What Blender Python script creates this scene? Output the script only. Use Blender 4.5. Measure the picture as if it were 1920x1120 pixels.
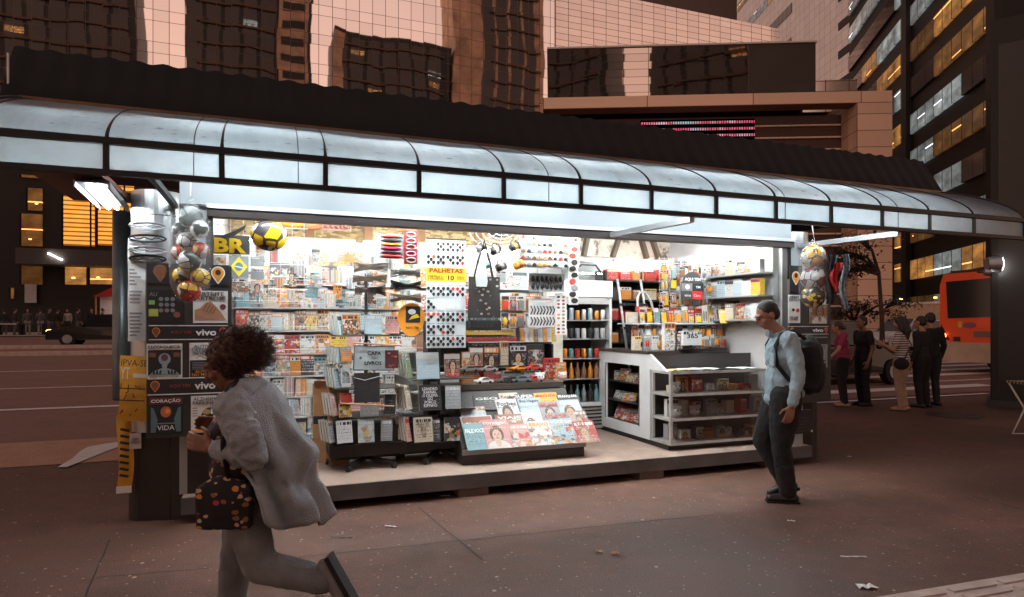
import bpy, bmesh, math, random
from mathutils import Vector, Matrix, Euler, noise as mnoise
for o in list(bpy.data.objects): bpy.data.objects.remove(o)
S = bpy.context.scene
COL = S.collection
RAD = math.radians
rng = random.Random(7)
# ------------------------------------------------------------------ camera, sky, sun, exposure
EYE = 1.55; YAW = RAD(20.5); FPX = 1205.0; HOR = 610.0
cam = bpy.data.cameras.new('camera')
cam.lens = FPX/1920*36; cam.sensor_width = 36; cam.shift_y = (HOR-560)/1920
cam.clip_start = .05; cam.clip_end = 2000
camo = bpy.data.objects.new('camera', cam); COL.objects.link(camo)
camo.location = (0, 0, EYE); camo.rotation_euler = (RAD(90), 0, -YAW)
S.camera = camo
W = bpy.data.worlds.new('World'); S.world = W; W.use_nodes = True
wt = W.node_tree; wt.nodes.clear()
wo = wt.nodes.new('ShaderNodeOutputWorld'); wb = wt.nodes.new('ShaderNodeBackground')
sky = wt.nodes.new('ShaderNodeTexSky'); sky.sky_type = 'NISHITA'; sky.sun_disc = False
SUN_EL = RAD(2.5); SUN_AZ = RAD(197)          # low afterglow behind the camera
sky.sun_elevation = SUN_EL; sky.sun_rotation = SUN_AZ
sky.air_density = 1.0; sky.dust_density = 2.0; sky.ozone_density = 3.0
sx_ = lambda kind, **kw: wt.nodes.new('ShaderNode'+kind)
tc_ = sx_('TexCoord'); sp0 = sx_('SeparateXYZ'); wt.links.new(tc_.outputs['Generated'], sp0.inputs[0])
rp = sx_('ValToRGB'); wt.links.new(sp0.outputs[2], rp.inputs[0]); cr_ = rp.color_ramp   # dusk glow by height above the horizon
for p_, c_ in ((.0, (1, .58, .4)), (.14, (1, .71, .64)), (.32, (1, .82, .81)), (.52, (.82, .66, .66)), (.68, (.3, .25, .27)), (1, (.13, .13, .17))):
    e_ = cr_.elements[0] if p_ == 0 else cr_.elements[1] if p_ == 1 else cr_.elements.new(p_)
    e_.position = p_; e_.color = (*c_, 1)
dt = sx_('VectorMath'); dt.operation = 'DOT_PRODUCT'; wt.links.new(tc_.outputs['Generated'], dt.inputs[0]); dt.inputs[1].default_value = (math.sin(SUN_AZ), math.cos(SUN_AZ), 0)
mr = sx_('MapRange'); wt.links.new(dt.outputs['Value'], mr.inputs[0])
for i_, v_ in enumerate((-1, .8, 4.2, 9.2)): mr.inputs[i_+1].default_value = v_
glow = sx_('VectorMath'); glow.operation = 'SCALE'; wt.links.new(rp.outputs[0], glow.inputs[0]); wt.links.new(mr.outputs[0], glow.inputs['Scale'])
add = sx_('Mix'); add.data_type = 'RGBA'; add.inputs[0].default_value = .95
wt.links.new(sky.outputs[0], add.inputs[6]); wt.links.new(glow.outputs[0], add.inputs[7]); wt.links.new(add.outputs[2], wb.inputs[0])
wb.inputs[1].default_value = 0.15
wt.links.new(wb.outputs[0], wo.inputs[0])
sl = bpy.data.lights.new('sun', 'SUN'); sl.energy = .6; sl.angle = RAD(8); sl.color = (1, .68, .5)
slo = bpy.data.objects.new('sun', sl); COL.objects.link(slo)
sd = Vector((math.sin(SUN_AZ)*math.cos(SUN_EL), math.cos(SUN_AZ)*math.cos(SUN_EL), math.sin(SUN_EL)))
slo.rotation_euler = sd.to_track_quat('Z', 'Y').to_euler()
S.view_settings.view_transform = 'Standard'; S.view_settings.look = 'None'
S.view_settings.exposure = 0; S.view_settings.gamma = 1
S.render.engine = 'CYCLES'
S.cycles.max_bounces = 6; S.cycles.diffuse_bounces = 3; S.cycles.glossy_bounces = 4
S.cycles.transmission_bounces = 6; S.cycles.transparent_max_bounces = 8
S.cycles.caustics_reflective = False; S.cycles.caustics_refractive = False
S.cycles.sample_clamp_indirect = 4

# ------------------------------------------------------------------ layout helpers (a sight line met with a real plane)
_R = Vector((math.cos(YAW), -math.sin(YAW), 0)); _F = Vector((math.sin(YAW), math.cos(YAW), 0))
EYEV = Vector((0, 0, EYE))
def _ray(u, v): return _F*FPX + _R*(u-960) + Vector((0, 0, HOR-v))
def atY(u, v, y): d = _ray(u, v); return EYEV + d*(y/d.y)
def atX(u, v, x): d = _ray(u, v); return EYEV + d*(x/d.x)
def atZ(u, v, z): d = _ray(u, v); return EYEV + d*((z-EYE)/d.z)
def atD(u, v, D): return EYEV + _ray(u, v)*(D/FPX)

# ------------------------------------------------------------------ node helper
class NT:
    def __init__(s, t): s.t = t
    def n(s, kind, ins=None, **kw):
        nd = s.t.nodes.new('ShaderNode'+kind)
        for k, v in kw.items(): setattr(nd, k, v)
        for k, v in (ins or {}).items():
            if isinstance(v, bpy.types.NodeSocket): s.t.links.new(v, nd.inputs[k])
            else: nd.inputs[k].default_value = v
        return nd
    def m(s, op, a, b=0.0, c=None):
        nd = s.n('Math', {0: a, 1: b}, operation=op)
        if c is not None:
            if isinstance(c, bpy.types.NodeSocket): s.t.links.new(c, nd.inputs[2])
            else: nd.inputs[2].default_value = c
        return nd.outputs[0]
    def mix(s, f, a, b, mode='MIX'):
        nd = s.t.nodes.new('ShaderNodeMix'); nd.data_type = 'RGBA'; nd.blend_type = mode
        for i, v in ((0, f), (6, a), (7, b)):
            if isinstance(v, bpy.types.NodeSocket): s.t.links.new(v, nd.inputs[i])
            else: nd.inputs[i].default_value = (*v, 1) if isinstance(v, tuple) and len(v) == 3 else v
        return nd.outputs[2]
    def comb(s, x, y, z=0.0): return s.n('CombineXYZ', {0: x, 1: y, 2: z}).outputs[0]
    def sep(s, v):
        o = s.n('SeparateXYZ', {0: v}).outputs; return o[0], o[1], o[2]
    def noise(s, vec, scale, detail=3, rough=.55): return s.n('TexNoise', {'Vector': vec, 'Scale': scale, 'Detail': detail, 'Roughness': rough}).outputs[0]
    def ramp(s, f, stops, interp='LINEAR'):
        r = s.n('ValToRGB', {0: f}); cr = r.color_ramp; cr.interpolation = interp
        while len(cr.elements) < len(stops): cr.elements.new(.5)
        for e, (p, c) in zip(cr.elements, stops): e.position = p; e.color = (*c, 1)
        return r.outputs[0]
    def band(s, x, lo, hi):                       # 1 where lo < x < hi
        return s.m('MULTIPLY', s.m('GREATER_THAN', x, lo), s.m('LESS_THAN', x, hi))
def newmat(name):
    m = bpy.data.materials.new(name); m.use_nodes = True
    t = m.node_tree; b = t.nodes['Principled BSDF']; return m, NT(t), b
MATS = {}
def mat(name, col, rough=.6, metal=0.0, var=.18, scale=6.0, bump=0.0, bscale=40.0, coat=0.0, emit=None, alpha=1.0):
    if name in MATS: return MATS[name]
    m, n, b = newmat(name)
    co = n.n('TexCoord').outputs['Object']
    f = n.noise(co, scale, 4)
    c2 = tuple(min(1, c*(1+var)) for c in col); c1 = tuple(c*(1-var) for c in col)
    b.inputs['Roughness'].default_value = rough; b.inputs['Metallic'].default_value = metal
    n.t.links.new(n.ramp(f, [(.3, c1), (.7, c2)]), b.inputs['Base Color'])
    if coat: b.inputs['Coat Weight'].default_value = coat
    if alpha < 1: b.inputs['Alpha'].default_value = alpha
    if bump:
        bp = n.n('Bump', {'Height': n.noise(co, bscale, 3), 'Strength': bump, 'Distance': .02})
        n.t.links.new(bp.outputs[0], b.inputs['Normal'])
    if emit:
        b.inputs['Emission Color'].default_value = (*emit[0], 1); b.inputs['Emission Strength'].default_value = emit[1]
    MATS[name] = m; return m

# ------------------------------------------------------------------ mesh helper
class MB:
    def __init__(s): s.v = []; s.f = []; s.mi = []; s.sm = []; s.uv = {}
    def add(s, vs, fs, mi=0, smooth=False, uvs=None):
        b = len(s.v); s.v += [tuple(p) for p in vs]
        for k, f in enumerate(fs):
            if uvs and uvs[k]: s.uv[len(s.f)] = uvs[k]
            s.f.append([b+i for i in f]); s.mi.append(mi); s.sm.append(smooth)
        return s
    def box(s, x0, y0, z0, x1, y1, z1, mi=0):
        v = [(x, y, z) for z in (z0, z1) for y in (y0, y1) for x in (x0, x1)]
        return s.add(v, [(0, 2, 3, 1), (4, 5, 7, 6), (0, 1, 5, 4), (2, 6, 7, 3), (0, 4, 6, 2), (1, 3, 7, 5)], mi)
    def obox(s, c, size, rot=(0, 0, 0), mi=0):
        M = Euler(rot).to_matrix(); c = Vector(c); hx, hy, hz = [a/2 for a in size]
        v = [c+M@Vector((x, y, z)) for z in (-hz, hz) for y in (-hy, hy) for x in (-hx, hx)]
        return s.add(v, [(0, 2, 3, 1), (4, 5, 7, 6), (0, 1, 5, 4), (2, 6, 7, 3), (0, 4, 6, 2), (1, 3, 7, 5)], mi)
    def bar(s, p0, p1, w, h, mi=0):               # rectangular bar between two points
        p0, p1 = Vector(p0), Vector(p1); d = (p1-p0)
        q = d.to_track_quat('Y', 'Z').to_matrix(); L = d.length; c = (p0+p1)/2
        v = [c+q@Vector((x, y, z)) for z in (-h/2, h/2) for y in (-L/2, L/2) for x in (-w/2, w/2)]
        return s.add(v, [(0, 2, 3, 1), (4, 5, 7, 6), (0, 1, 5, 4), (2, 6, 7, 3), (0, 4, 6, 2), (1, 3, 7, 5)], mi)
    def cyl(s, p0, p1, r0, r1=None, n=12, mi=0, caps=True, smooth=True):
        r1 = r0 if r1 is None else r1; p0, p1 = Vector(p0), Vector(p1)
        q = (p1-p0).to_track_quat('Z', 'Y').to_matrix()
        ring = [q@Vector((math.cos(2*math.pi*i/n), math.sin(2*math.pi*i/n), 0)) for i in range(n)]
        s.add([p0+a*r0 for a in ring]+[p1+a*r1 for a in ring], [(i, (i+1) % n, n+(i+1) % n, n+i) for i in range(n)], mi, smooth)
        if caps:
            s.add([p0+a*r0 for a in ring], [tuple(range(n-1, -1, -1))], mi); s.add([p1+a*r1 for a in ring], [tuple(range(n))], mi)
        return s
    def tube(s, pts, r, n=8, mi=0):
        pts = [Vector(p) for p in pts]; rs = r if isinstance(r, (list, tuple)) else [r]*len(pts)
        vs = []; N = len(pts); up = Vector((.13, .31, .94))
        for i, p in enumerate(pts):
            d = (pts[min(i+1, N-1)]-pts[max(i-1, 0)]).normalized()
            a = d.cross(up); a = a.normalized() if a.length > 1e-4 else Vector((1, 0, 0)); b = d.cross(a)
            vs += [p+(a*math.cos(2*math.pi*k/n)+b*math.sin(2*math.pi*k/n))*rs[i] for k in range(n)]
        fs = [(i*n+k, i*n+(k+1) % n, (i+1)*n+(k+1) % n, (i+1)*n+k) for i in range(N-1) for k in range(n)]
        fs += [tuple(range(n-1, -1, -1)), tuple((N-1)*n+k for k in range(n))]
        return s.add(vs, fs, mi, True)
    def sph(s, c, r, seg=12, rings=8, mi=0, rot=None, smooth=True):
        c = Vector(c); r = r if isinstance(r, (tuple, list)) else (r, r, r); M = Euler(rot).to_matrix() if rot else Matrix.Identity(3)
        vs = [c+M@Vector((0, 0, r[2]))]
        for i in range(1, rings):
            a = math.pi*i/rings
            vs += [c+M@Vector((r[0]*math.sin(a)*math.cos(2*math.pi*k/seg), r[1]*math.sin(a)*math.sin(2*math.pi*k/seg), r[2]*math.cos(a))) for k in range(seg)]
        vs.append(c+M@Vector((0, 0, -r[2]))); fs = [(0, 1+k, 1+(k+1) % seg) for k in range(seg)]
        for i in range(rings-2):
            fs += [(1+i*seg+k, 1+(i+1)*seg+k, 1+(i+1)*seg+(k+1) % seg, 1+i*seg+(k+1) % seg) for k in range(seg)]
        l = len(vs)-1; b = 1+(rings-2)*seg
        fs += [(b+k, l, b+(k+1) % seg) for k in range(seg)]
        return s.add(vs, fs, mi, smooth)
    def lathe(s, prof, c=(0, 0, 0), n=16, mi=0):
        c = Vector(c); vs = [c+Vector((r*math.cos(2*math.pi*k/n), r*math.sin(2*math.pi*k/n), z)) for r, z in prof for k in range(n)]
        m = len(prof)
        fs = [(i*n+k, i*n+(k+1) % n, (i+1)*n+(k+1) % n, (i+1)*n+k) for i in range(m-1) for k in range(n)]
        fs += [tuple(range(n-1, -1, -1)), tuple((m-1)*n+k for k in range(n))]
        return s.add(vs, fs, mi, True)
    def prism(s, poly, a, b, plane='xy', mi=0, smooth=False):   # polygon extruded from a to b along the third axis
        def p3(p, h): return {'xy': (p[0], p[1], h), 'xz': (p[0], h, p[1]), 'yz': (h, p[0], p[1])}[plane]
        n = len(poly); vs = [p3(p, a) for p in poly]+[p3(p, b) for p in poly]
        s.add(vs, [(i, (i+1) % n, n+(i+1) % n, n+i) for i in range(n)], mi, smooth)
        return s.add(vs, [tuple(range(n-1, -1, -1)), tuple(range(n, 2*n))], mi)
    def loft(s, secs, mi=0, smooth=True, closed=False):         # rows of equally many points
        n = len(secs[0]); vs = [p for r in secs for p in r]; k = n if closed else n-1
        return s.add(vs, [(i*n+j, i*n+(j+1) % n, (i+1)*n+(j+1) % n, (i+1)*n+j) for i in range(len(secs)-1) for j in range(k)], mi, smooth)
    def mesh(s, name, mats):
        me = bpy.data.meshes.new(name); me.from_pydata(s.v, [], s.f)
        for m in (mats if isinstance(mats, (list, tuple)) else [mats]): me.materials.append(m)
        me.polygons.foreach_set('material_index', s.mi); me.polygons.foreach_set('use_smooth', s.sm)
        if s.uv:
            ul = me.uv_layers.new(name='UVMap')
            for p in me.polygons:
                q = s.uv.get(p.index)
                if q:
                    for li, c in zip(p.loop_indices, q): ul.data[li].uv = c
        bm = bmesh.new(); bm.from_mesh(me)
        bmesh.ops.recalc_face_normals(bm, faces=bm.faces); bm.to_mesh(me); bm.free()
        me.update(); return me
    def build(s, name, mats, parent=None, loc=None, rotz=None, bevel=0.0):
        o = bpy.data.objects.new(name, s.mesh(name, mats)); COL.objects.link(o)
        if parent: o.parent = parent
        if loc is not None: o.location = loc
        if rotz is not None: o.rotation_euler.z = rotz
        if bevel:
            bv = o.modifiers.new('bevel', 'BEVEL'); bv.width = bevel; bv.segments = 2; bv.limit_method = 'ANGLE'
        return o
def tag(o, label=None, cat=None, group=None, kind=None):
    if label: o['label'] = label
    if cat: o['category'] = cat
    if group: o['group'] = group
    if kind: o['kind'] = kind
    return o
def thing(name, label, cat, loc=(0, 0, 0), rotz=0, group=None):
    o = bpy.data.objects.new(name, None); COL.objects.link(o); o.empty_display_size = .1
    o.location = loc; o.rotation_euler.z = rotz
    return tag(o, label, cat, group)
def dup(root, loc=None, rotz=None, label=None, group=None):
    r = root.copy(); COL.objects.link(r)
    for ch in root.children:
        c = ch.copy(); COL.objects.link(c); c.parent = r
        for g in ch.children:
            d = g.copy(); COL.objects.link(d); d.parent = c
    if loc is not None: r.location = loc
    if rotz is not None: r.rotation_euler.z = rotz
    if label: r['label'] = label
    if group: r['group'] = group
    return r
def text(s, w, h, m, parent, loc, rot=(RAD(90), 0, 0), name='lettering', depth=.0015, bold=.0):
    """raised lettering, centred at loc, fitted to width w and cap height h (parent space)"""
    cu = bpy.data.curves.new(name, 'FONT'); cu.body = s; cu.align_x = 'CENTER'; cu.align_y = 'CENTER'
    cu.extrude = .02; cu.resolution_u = 2; cu.offset = bold; cu.space_line = .8
    o = bpy.data.objects.new(name, cu); COL.objects.link(o)
    dg = bpy.context.evaluated_depsgraph_get(); dg.update()
    me = bpy.data.meshes.new_from_object(o.evaluated_get(dg)); bpy.data.objects.remove(o)
    xs = [v.co.x for v in me.vertices] or [0, 1]; ys = [v.co.y for v in me.vertices] or [0, 1]
    cx, cy = (min(xs)+max(xs))/2, (min(ys)+max(ys))/2
    sx = w/max(1e-3, max(xs)-min(xs)); sy = h/max(1e-3, max(ys)-min(ys))
    me.transform(Matrix.Diagonal((sx, sy, depth/.04, 1))@Matrix.Translation((-cx, -cy, 0)))
    me.name = name; me.materials.clear(); me.materials.append(m)
    t = bpy.data.objects.new(name, me); COL.objects.link(t); t.location = loc; t.rotation_euler = rot
    if parent: t.parent = parent
    return t
ORD = ['first', 'second', 'third', 'fourth', 'fifth', 'sixth', 'seventh', 'eighth', 'ninth', 'tenth', 'eleventh', 'twelfth', 'thirteenth', 'fourteenth', 'fifteenth', 'sixteenth', 'seventeenth', 'eighteenth', 'nineteenth', 'twentieth', 'twenty-first', 'twenty-second', 'twenty-third', 'twenty-fourth', 'twenty-fifth', 'twenty-sixth', 'twenty-seventh', 'twenty-eighth', 'twenty-ninth', 'thirtieth']
# ------------------------------------------------------------------ materials
black = mat('black_paint', (.012, .011, .011), .45)
blackrub = mat('black_rubber', (.011, .011, .011), .8)
darkgrey = mat('dark_grey_metal', (.035, .034, .034), .5, .2)
steel = mat('brushed_steel', (.5, .52, .53), .34, .85, .08)
alu = mat('aluminium', (.62, .64, .65), .4, .7, .06)
white = mat('white_enamel', (.75, .77, .77), .4, 0, .05)
offwhite = mat('offwhite_paint', (.66, .65, .62), .5, 0, .08)
paper = mat('paper', (.78, .78, .76), .7, 0, .06, 20)
cardboard = mat('cardboard', (.50, .27, .13), .8, 0, .12, 12)
orange_p = mat('orange_print', (.85, .33, .03), .5, 0, .06)
yellow_p = mat('yellow_print', (.86, .58, .03), .5, 0, .08)
red_p = mat('red_print', (.62, .05, .03), .45, 0, .1)
magenta_p = mat('magenta_print', (.5, .02, .12), .5)
white_p = mat('white_print', (.8, .81, .81), .5, 0, .04)
grey_p = mat('grey_print', (.22, .23, .24), .5)
brown_p = mat('brown_print', (.22, .09, .04), .5)
black_p = mat('black_print', (.02, .02, .022), .45)
teal_p = mat('teal_print', (.22, .38, .42), .5)
skinlight = mat('skin_light', (.45, .24, .15), .5, 0, .1, 15)
skinmid = mat('skin_tan', (.26, .12, .07), .5, 0, .1, 15)
wood = mat('dark_wood', (.1, .05, .03), .6)
wire = mat('chrome_wire', (.6, .6, .6), .3, .9)
def emission(name, col, st):
    m = bpy.data.materials.new(name); m.use_nodes = True; t = m.node_tree; t.nodes.clear()
    e = t.nodes.new('ShaderNodeEmission'); e.inputs[0].default_value = (*col, 1); e.inputs[1].default_value = st
    o = t.nodes.new('ShaderNodeOutputMaterial'); t.links.new(e.outputs[0], o.inputs[0]); return m
tube_in = emission('tube_light_shop', (.95, .98, 1.0), 52)
tube_can = emission('tube_light_canopy', (.86, .95, 1.0), 68)
tube_front = emission('tube_light_front', (.98, .97, .93), 205)
lamp_w = emission('lamp_white', (1, .95, .88), 20)
lamp_o = emission('lamp_amber', (1, .5, .14), 9)
tail_r = emission('tail_lamp', (1, .2, .06), 12)
def glassmat(name, tintc=(.95, .97, .97), a=.03):
    m = bpy.data.materials.new(name); m.use_nodes = True; t = m.node_tree; t.nodes.clear(); n = NT(t)
    tr = n.n('BsdfTransparent', {0: (*tintc, 1)}); gl = n.n('BsdfGlossy', {'Color': (1, 1, 1, 1), 'Roughness': .03})
    fr = n.n('Fresnel', {0: 1.45}); f = n.m('ADD', n.m('MULTIPLY', fr.outputs[0], .8), a*.3)
    mx = n.n('MixShader', {0: f, 1: tr.outputs[0], 2: gl.outputs[0]}); o = n.n('OutputMaterial', {0: mx.outputs[0]}); return m
glass = glassmat('clear_glass')
netmat = None
def net():
    m = bpy.data.materials.new('net_bag'); m.use_nodes = True; t = m.node_tree; t.nodes.clear(); n = NT(t)
    x, y, z = n.sep(n.n('TexCoord').outputs['Object'])
    a = n.m('FRACT', n.m('MULTIPLY', n.m('ADD', x, z), 55)); b = n.m('FRACT', n.m('MULTIPLY', n.m('SUBTRACT', x, z), 55))
    k = n.m('MAXIMUM', n.m('LESS_THAN', a, .22), n.m('LESS_THAN', b, .22))
    tr = n.n('BsdfTransparent'); d = n.n('BsdfDiffuse', {0: (.75, .78, .75, 1)})
    mx = n.n('MixShader', {0: n.m('MULTIPLY', k, .3), 1: tr.outputs[0], 2: d.outputs[0]}); n.n('OutputMaterial', {0: mx.outputs[0]}); return m
netmat = net()
def canopy_poly():
    """milky polycarbonate sheet: lets light through, dusty, with a little grime of its own"""
    m = bpy.data.materials.new('milky_polycarbonate'); m.use_nodes = True; t = m.node_tree; t.nodes.clear(); n = NT(t)
    co = n.n('TexCoord').outputs['Object']
    f = n.noise(co, 1.6, 4, .6); sp = n.noise(n.n('Mapping', {0: co, 3: (1, 2.4, 2.4)}).outputs[0], 9, 3, .5)
    c = n.ramp(f, [(.3, (.42, .5, .53)), (.7, (.62, .67, .69))])
    c = n.mix(n.ramp(sp, [(.64, (0, 0, 0)), (.72, (.75, .75, .75))]), c, (.16, .2, .22))
    dx, dy, dz = n.sep(co); st = n.noise(n.n('Mapping', {0: co, 3: (7, .8, .8)}).outputs[0], 1.0, 4, .6)
    c = n.mix(n.ramp(st, [(.45, (0, 0, 0)), (.72, (.6, .6, .6))]), c, (.34, .4, .42))
    tl = n.n('BsdfTranslucent', {0: c}); d = n.n('BsdfDiffuse', {0: n.mix(.6, c, (.1, .12, .13))}); g = n.n('BsdfGlossy', {0: (.8, .8, .8, 1), 1: .25})
    a = n.n('MixShader', {0: .3, 1: tl.outputs[0], 2: d.outputs[0]}); b = n.n('MixShader', {0: .06, 1: a.outputs[0], 2: g.outputs[0]})
    n.n('OutputMaterial', {0: b.outputs[0]}); return m
polyc = canopy_poly()
def strip_poly():
    m = bpy.data.materials.new('clear_polycarbonate'); m.use_nodes = True; t = m.node_tree; t.nodes.clear(); n = NT(t)
    co = n.n('TexCoord').outputs['Object']; f = n.noise(co, 2.2, 4, .6)
    tl = n.n('BsdfTranslucent', {0: n.ramp(f, [(.3, (.72, .8, .83)), (.7, (.9, .93, .94))])}); tr = n.n('BsdfTransparent', {0: (.88, .92, .93, 1)}); g = n.n('BsdfGlossy', {0: (1, 1, 1, 1), 1: .12})
    a = n.n('MixShader', {0: n.ramp(f, [(.3, (.35, .35, .35)), (.7, (.62, .62, .62))]), 1: tl.outputs[0], 2: tr.outputs[0]}); b = n.n('MixShader', {0: .05, 1: a.outputs[0], 2: g.outputs[0]}); n.n('OutputMaterial', {0: b.outputs[0]}); return m
stripc = strip_poly()
# printed covers: colour from the object, layout from its random value
def cover(name, kind, head=True):
    m, n, b = newmat(name)
    uv = n.n('UVMap').outputs[0]; u, v, _ = n.sep(uv)
    oi = n.n('ObjectInfo'); rnd = oi.outputs['Random']; col = oi.outputs['Color']
    r2 = n.m('FRACT', n.m('MULTIPLY', rnd, 17.31)); r3 = n.m('FRACT', n.m('MULTIPLY', rnd, 53.77)); r4 = n.m('FRACT', n.m('MULTIPLY', rnd, 191.3))
    PAL = [(0, (.78, .8, .8)), (.22, (.05, .05, .055)), (.36, (.72, .26, .05)), (.5, (.8, .78, .72)), (.64, (.28, .4, .44)), (.76, (.42, .22, .13)), (.86, (.85, .55, .1)), (.94, (.55, .05, .05))]
    c2 = n.ramp(r2, PAL, 'CONSTANT'); c3 = n.ramp(r3, PAL, 'CONSTANT')
    c = col
    if kind == 'collage':
        vo = n.n('TexVoronoi', {'Vector': n.comb(n.m('MULTIPLY_ADD', u, 1.0, n.m('MULTIPLY', rnd, 40)), n.m('MULTIPLY_ADD', v, 1.3, n.m('MULTIPLY', r2, 30))), 'Scale': n.m('MULTIPLY_ADD', r4, 5.5, 3.0)}, feature='F1', distance='CHEBYCHEV')
        vr, vg, vb = n.sep(vo.outputs['Color'])
        pc = n.ramp(vr, PAL, 'CONSTANT'); pic = n.mix(n.m('MULTIPLY', n.m('GREATER_THAN', vg, .45), .85), col, pc)
        nz = n.noise(n.comb(u, v, n.m('MULTIPLY', rnd, 20)), 16, 4, .75)
        pic = n.mix(n.m('MULTIPLY', n.m('GREATER_THAN', nz, .56), .55), pic, c3)
        c = n.mix(n.m('LESS_THAN', v, .76), c, pic)
    if kind == 'portrait':
        nz = n.noise(n.comb(u, v, n.m('MULTIPLY', rnd, 20)), 7, 4, .7)
        c = n.mix(n.m('MULTIPLY', n.m('GREATER_THAN', nz, .58), .5), c, c2)
        cx = n.m('MULTIPLY_ADD', r4, .16, .42)
        def ell(ox, oy, rx, ry):
            a = n.m('DIVIDE', n.m('SUBTRACT', u, n.m('ADD', cx, ox)), rx); bb = n.m('DIVIDE', n.m('SUBTRACT', v, oy), ry)
            return n.m('LESS_THAN', n.m('ADD', n.m('MULTIPLY', a, a), n.m('MULTIPLY', bb, bb)), 1.0)
        hair = n.ramp(r3, [(0, (.04, .02, .015)), (.4, (.12, .05, .02)), (.7, (.3, .16, .06)), (.85, (.02, .02, .02))], 'CONSTANT')
        skin = n.ramp(r4, [(0, (.62, .4, .28)), (.4, (.72, .5, .38)), (.75, (.35, .18, .1))], 'CONSTANT')
        c = n.mix(ell(0, .48, .25, .29), c, hair); c = n.mix(ell(0, .02, .42, .26), c, c3)
        c = n.mix(ell(0, .2, .1, .14), c, skin); f = ell(0, .44, .165, .2); c = n.mix(f, c, skin)
        for ox, oy, rx, ry, cc in ((-.07, .48, .035, .016, (.05, .03, .02)), (.07, .48, .035, .016, (.05, .03, .02)), (0, .345, .06, .018, (.4, .08, .06)), (.0, .41, .015, .04, (.4, .22, .14))):
            c = n.mix(ell(ox, oy, rx, ry), c, cc)
    if kind == 'stripes':
        xs = n.m('MULTIPLY', u, n.m('MULTIPLY_ADD', r4, 6, 6)); w = n.n('TexWhiteNoise', {'W': n.m('ADD', n.m('FLOOR', xs), n.m('MULTIPLY', rnd, 77))}, noise_dimensions='1D').outputs['Value']
        c = n.mix(.45, col, n.ramp(w, PAL, 'CONSTANT')); c = n.mix(n.m('LESS_THAN', n.m('FRACT', xs), .16), c, (.06, .06, .06))
        k = n.m('GREATER_THAN', n.noise(n.comb(n.m('FLOOR', xs), n.m('MULTIPLY', v, 26), rnd), 1.0, 1), .56); c = n.mix(n.m('MULTIPLY', k, n.band(n.m('FRACT', xs), .4, .8)), c, (.1, .09, .09))
        n.t.links.new(c, b.inputs['Base Color']); b.inputs['Roughness'].default_value = .35; return m
    # headline and text rows
    ink = n.mix(n.m('GREATER_THAN', r3, .5), (.04, .035, .035), (.82, .82, .8))
    def row(lo, hi, freq, thr, seed, colr, cin):
        k = n.noise(n.comb(n.m('MULTIPLY', u, freq), n.m('ADD', n.m('MULTIPLY', rnd, 90), seed), 0), 1.0, 1, .4)
        return n.mix(n.m('MULTIPLY', n.m('MULTIPLY', n.band(v, lo, hi), n.band(u, .07, .93)), n.m('GREATER_THAN', k, thr)), cin, colr)
    band = n.mix(n.m('GREATER_THAN', r4, .45), c, c2)
    if head:
        c = n.mix(n.band(v, .76, .97), c, band)
        c = row(.8, .93, 16, .45, 3.3, ink, c)
    for k, z in enumerate((.68, .62, .28, .22, .12, .06) if kind != 'text' else (.7, .64, .58, .5, .44, .38, .3, .24, .18, .1)):
        c = row(z, z+.032, 34, .52+.05*(k % 2), 11.1*k+7, n.mix(.5 if k % 2 else 0.0, ink, c2), c)
    c = n.mix(.28, c, (0, 0, 0)); n.t.links.new(c, b.inputs['Base Color']); b.inputs['Roughness'].default_value = .32; b.inputs['Specular IOR Level'].default_value = .35
    return m
COV = {k: cover('printed_cover_'+k, k) for k in ('collage', 'portrait', 'text', 'stripes')}
for k in ('collage', 'portrait', 'text'): COV[k+'_titled'] = cover('printed_cover_titled_'+k, k, False)
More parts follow.
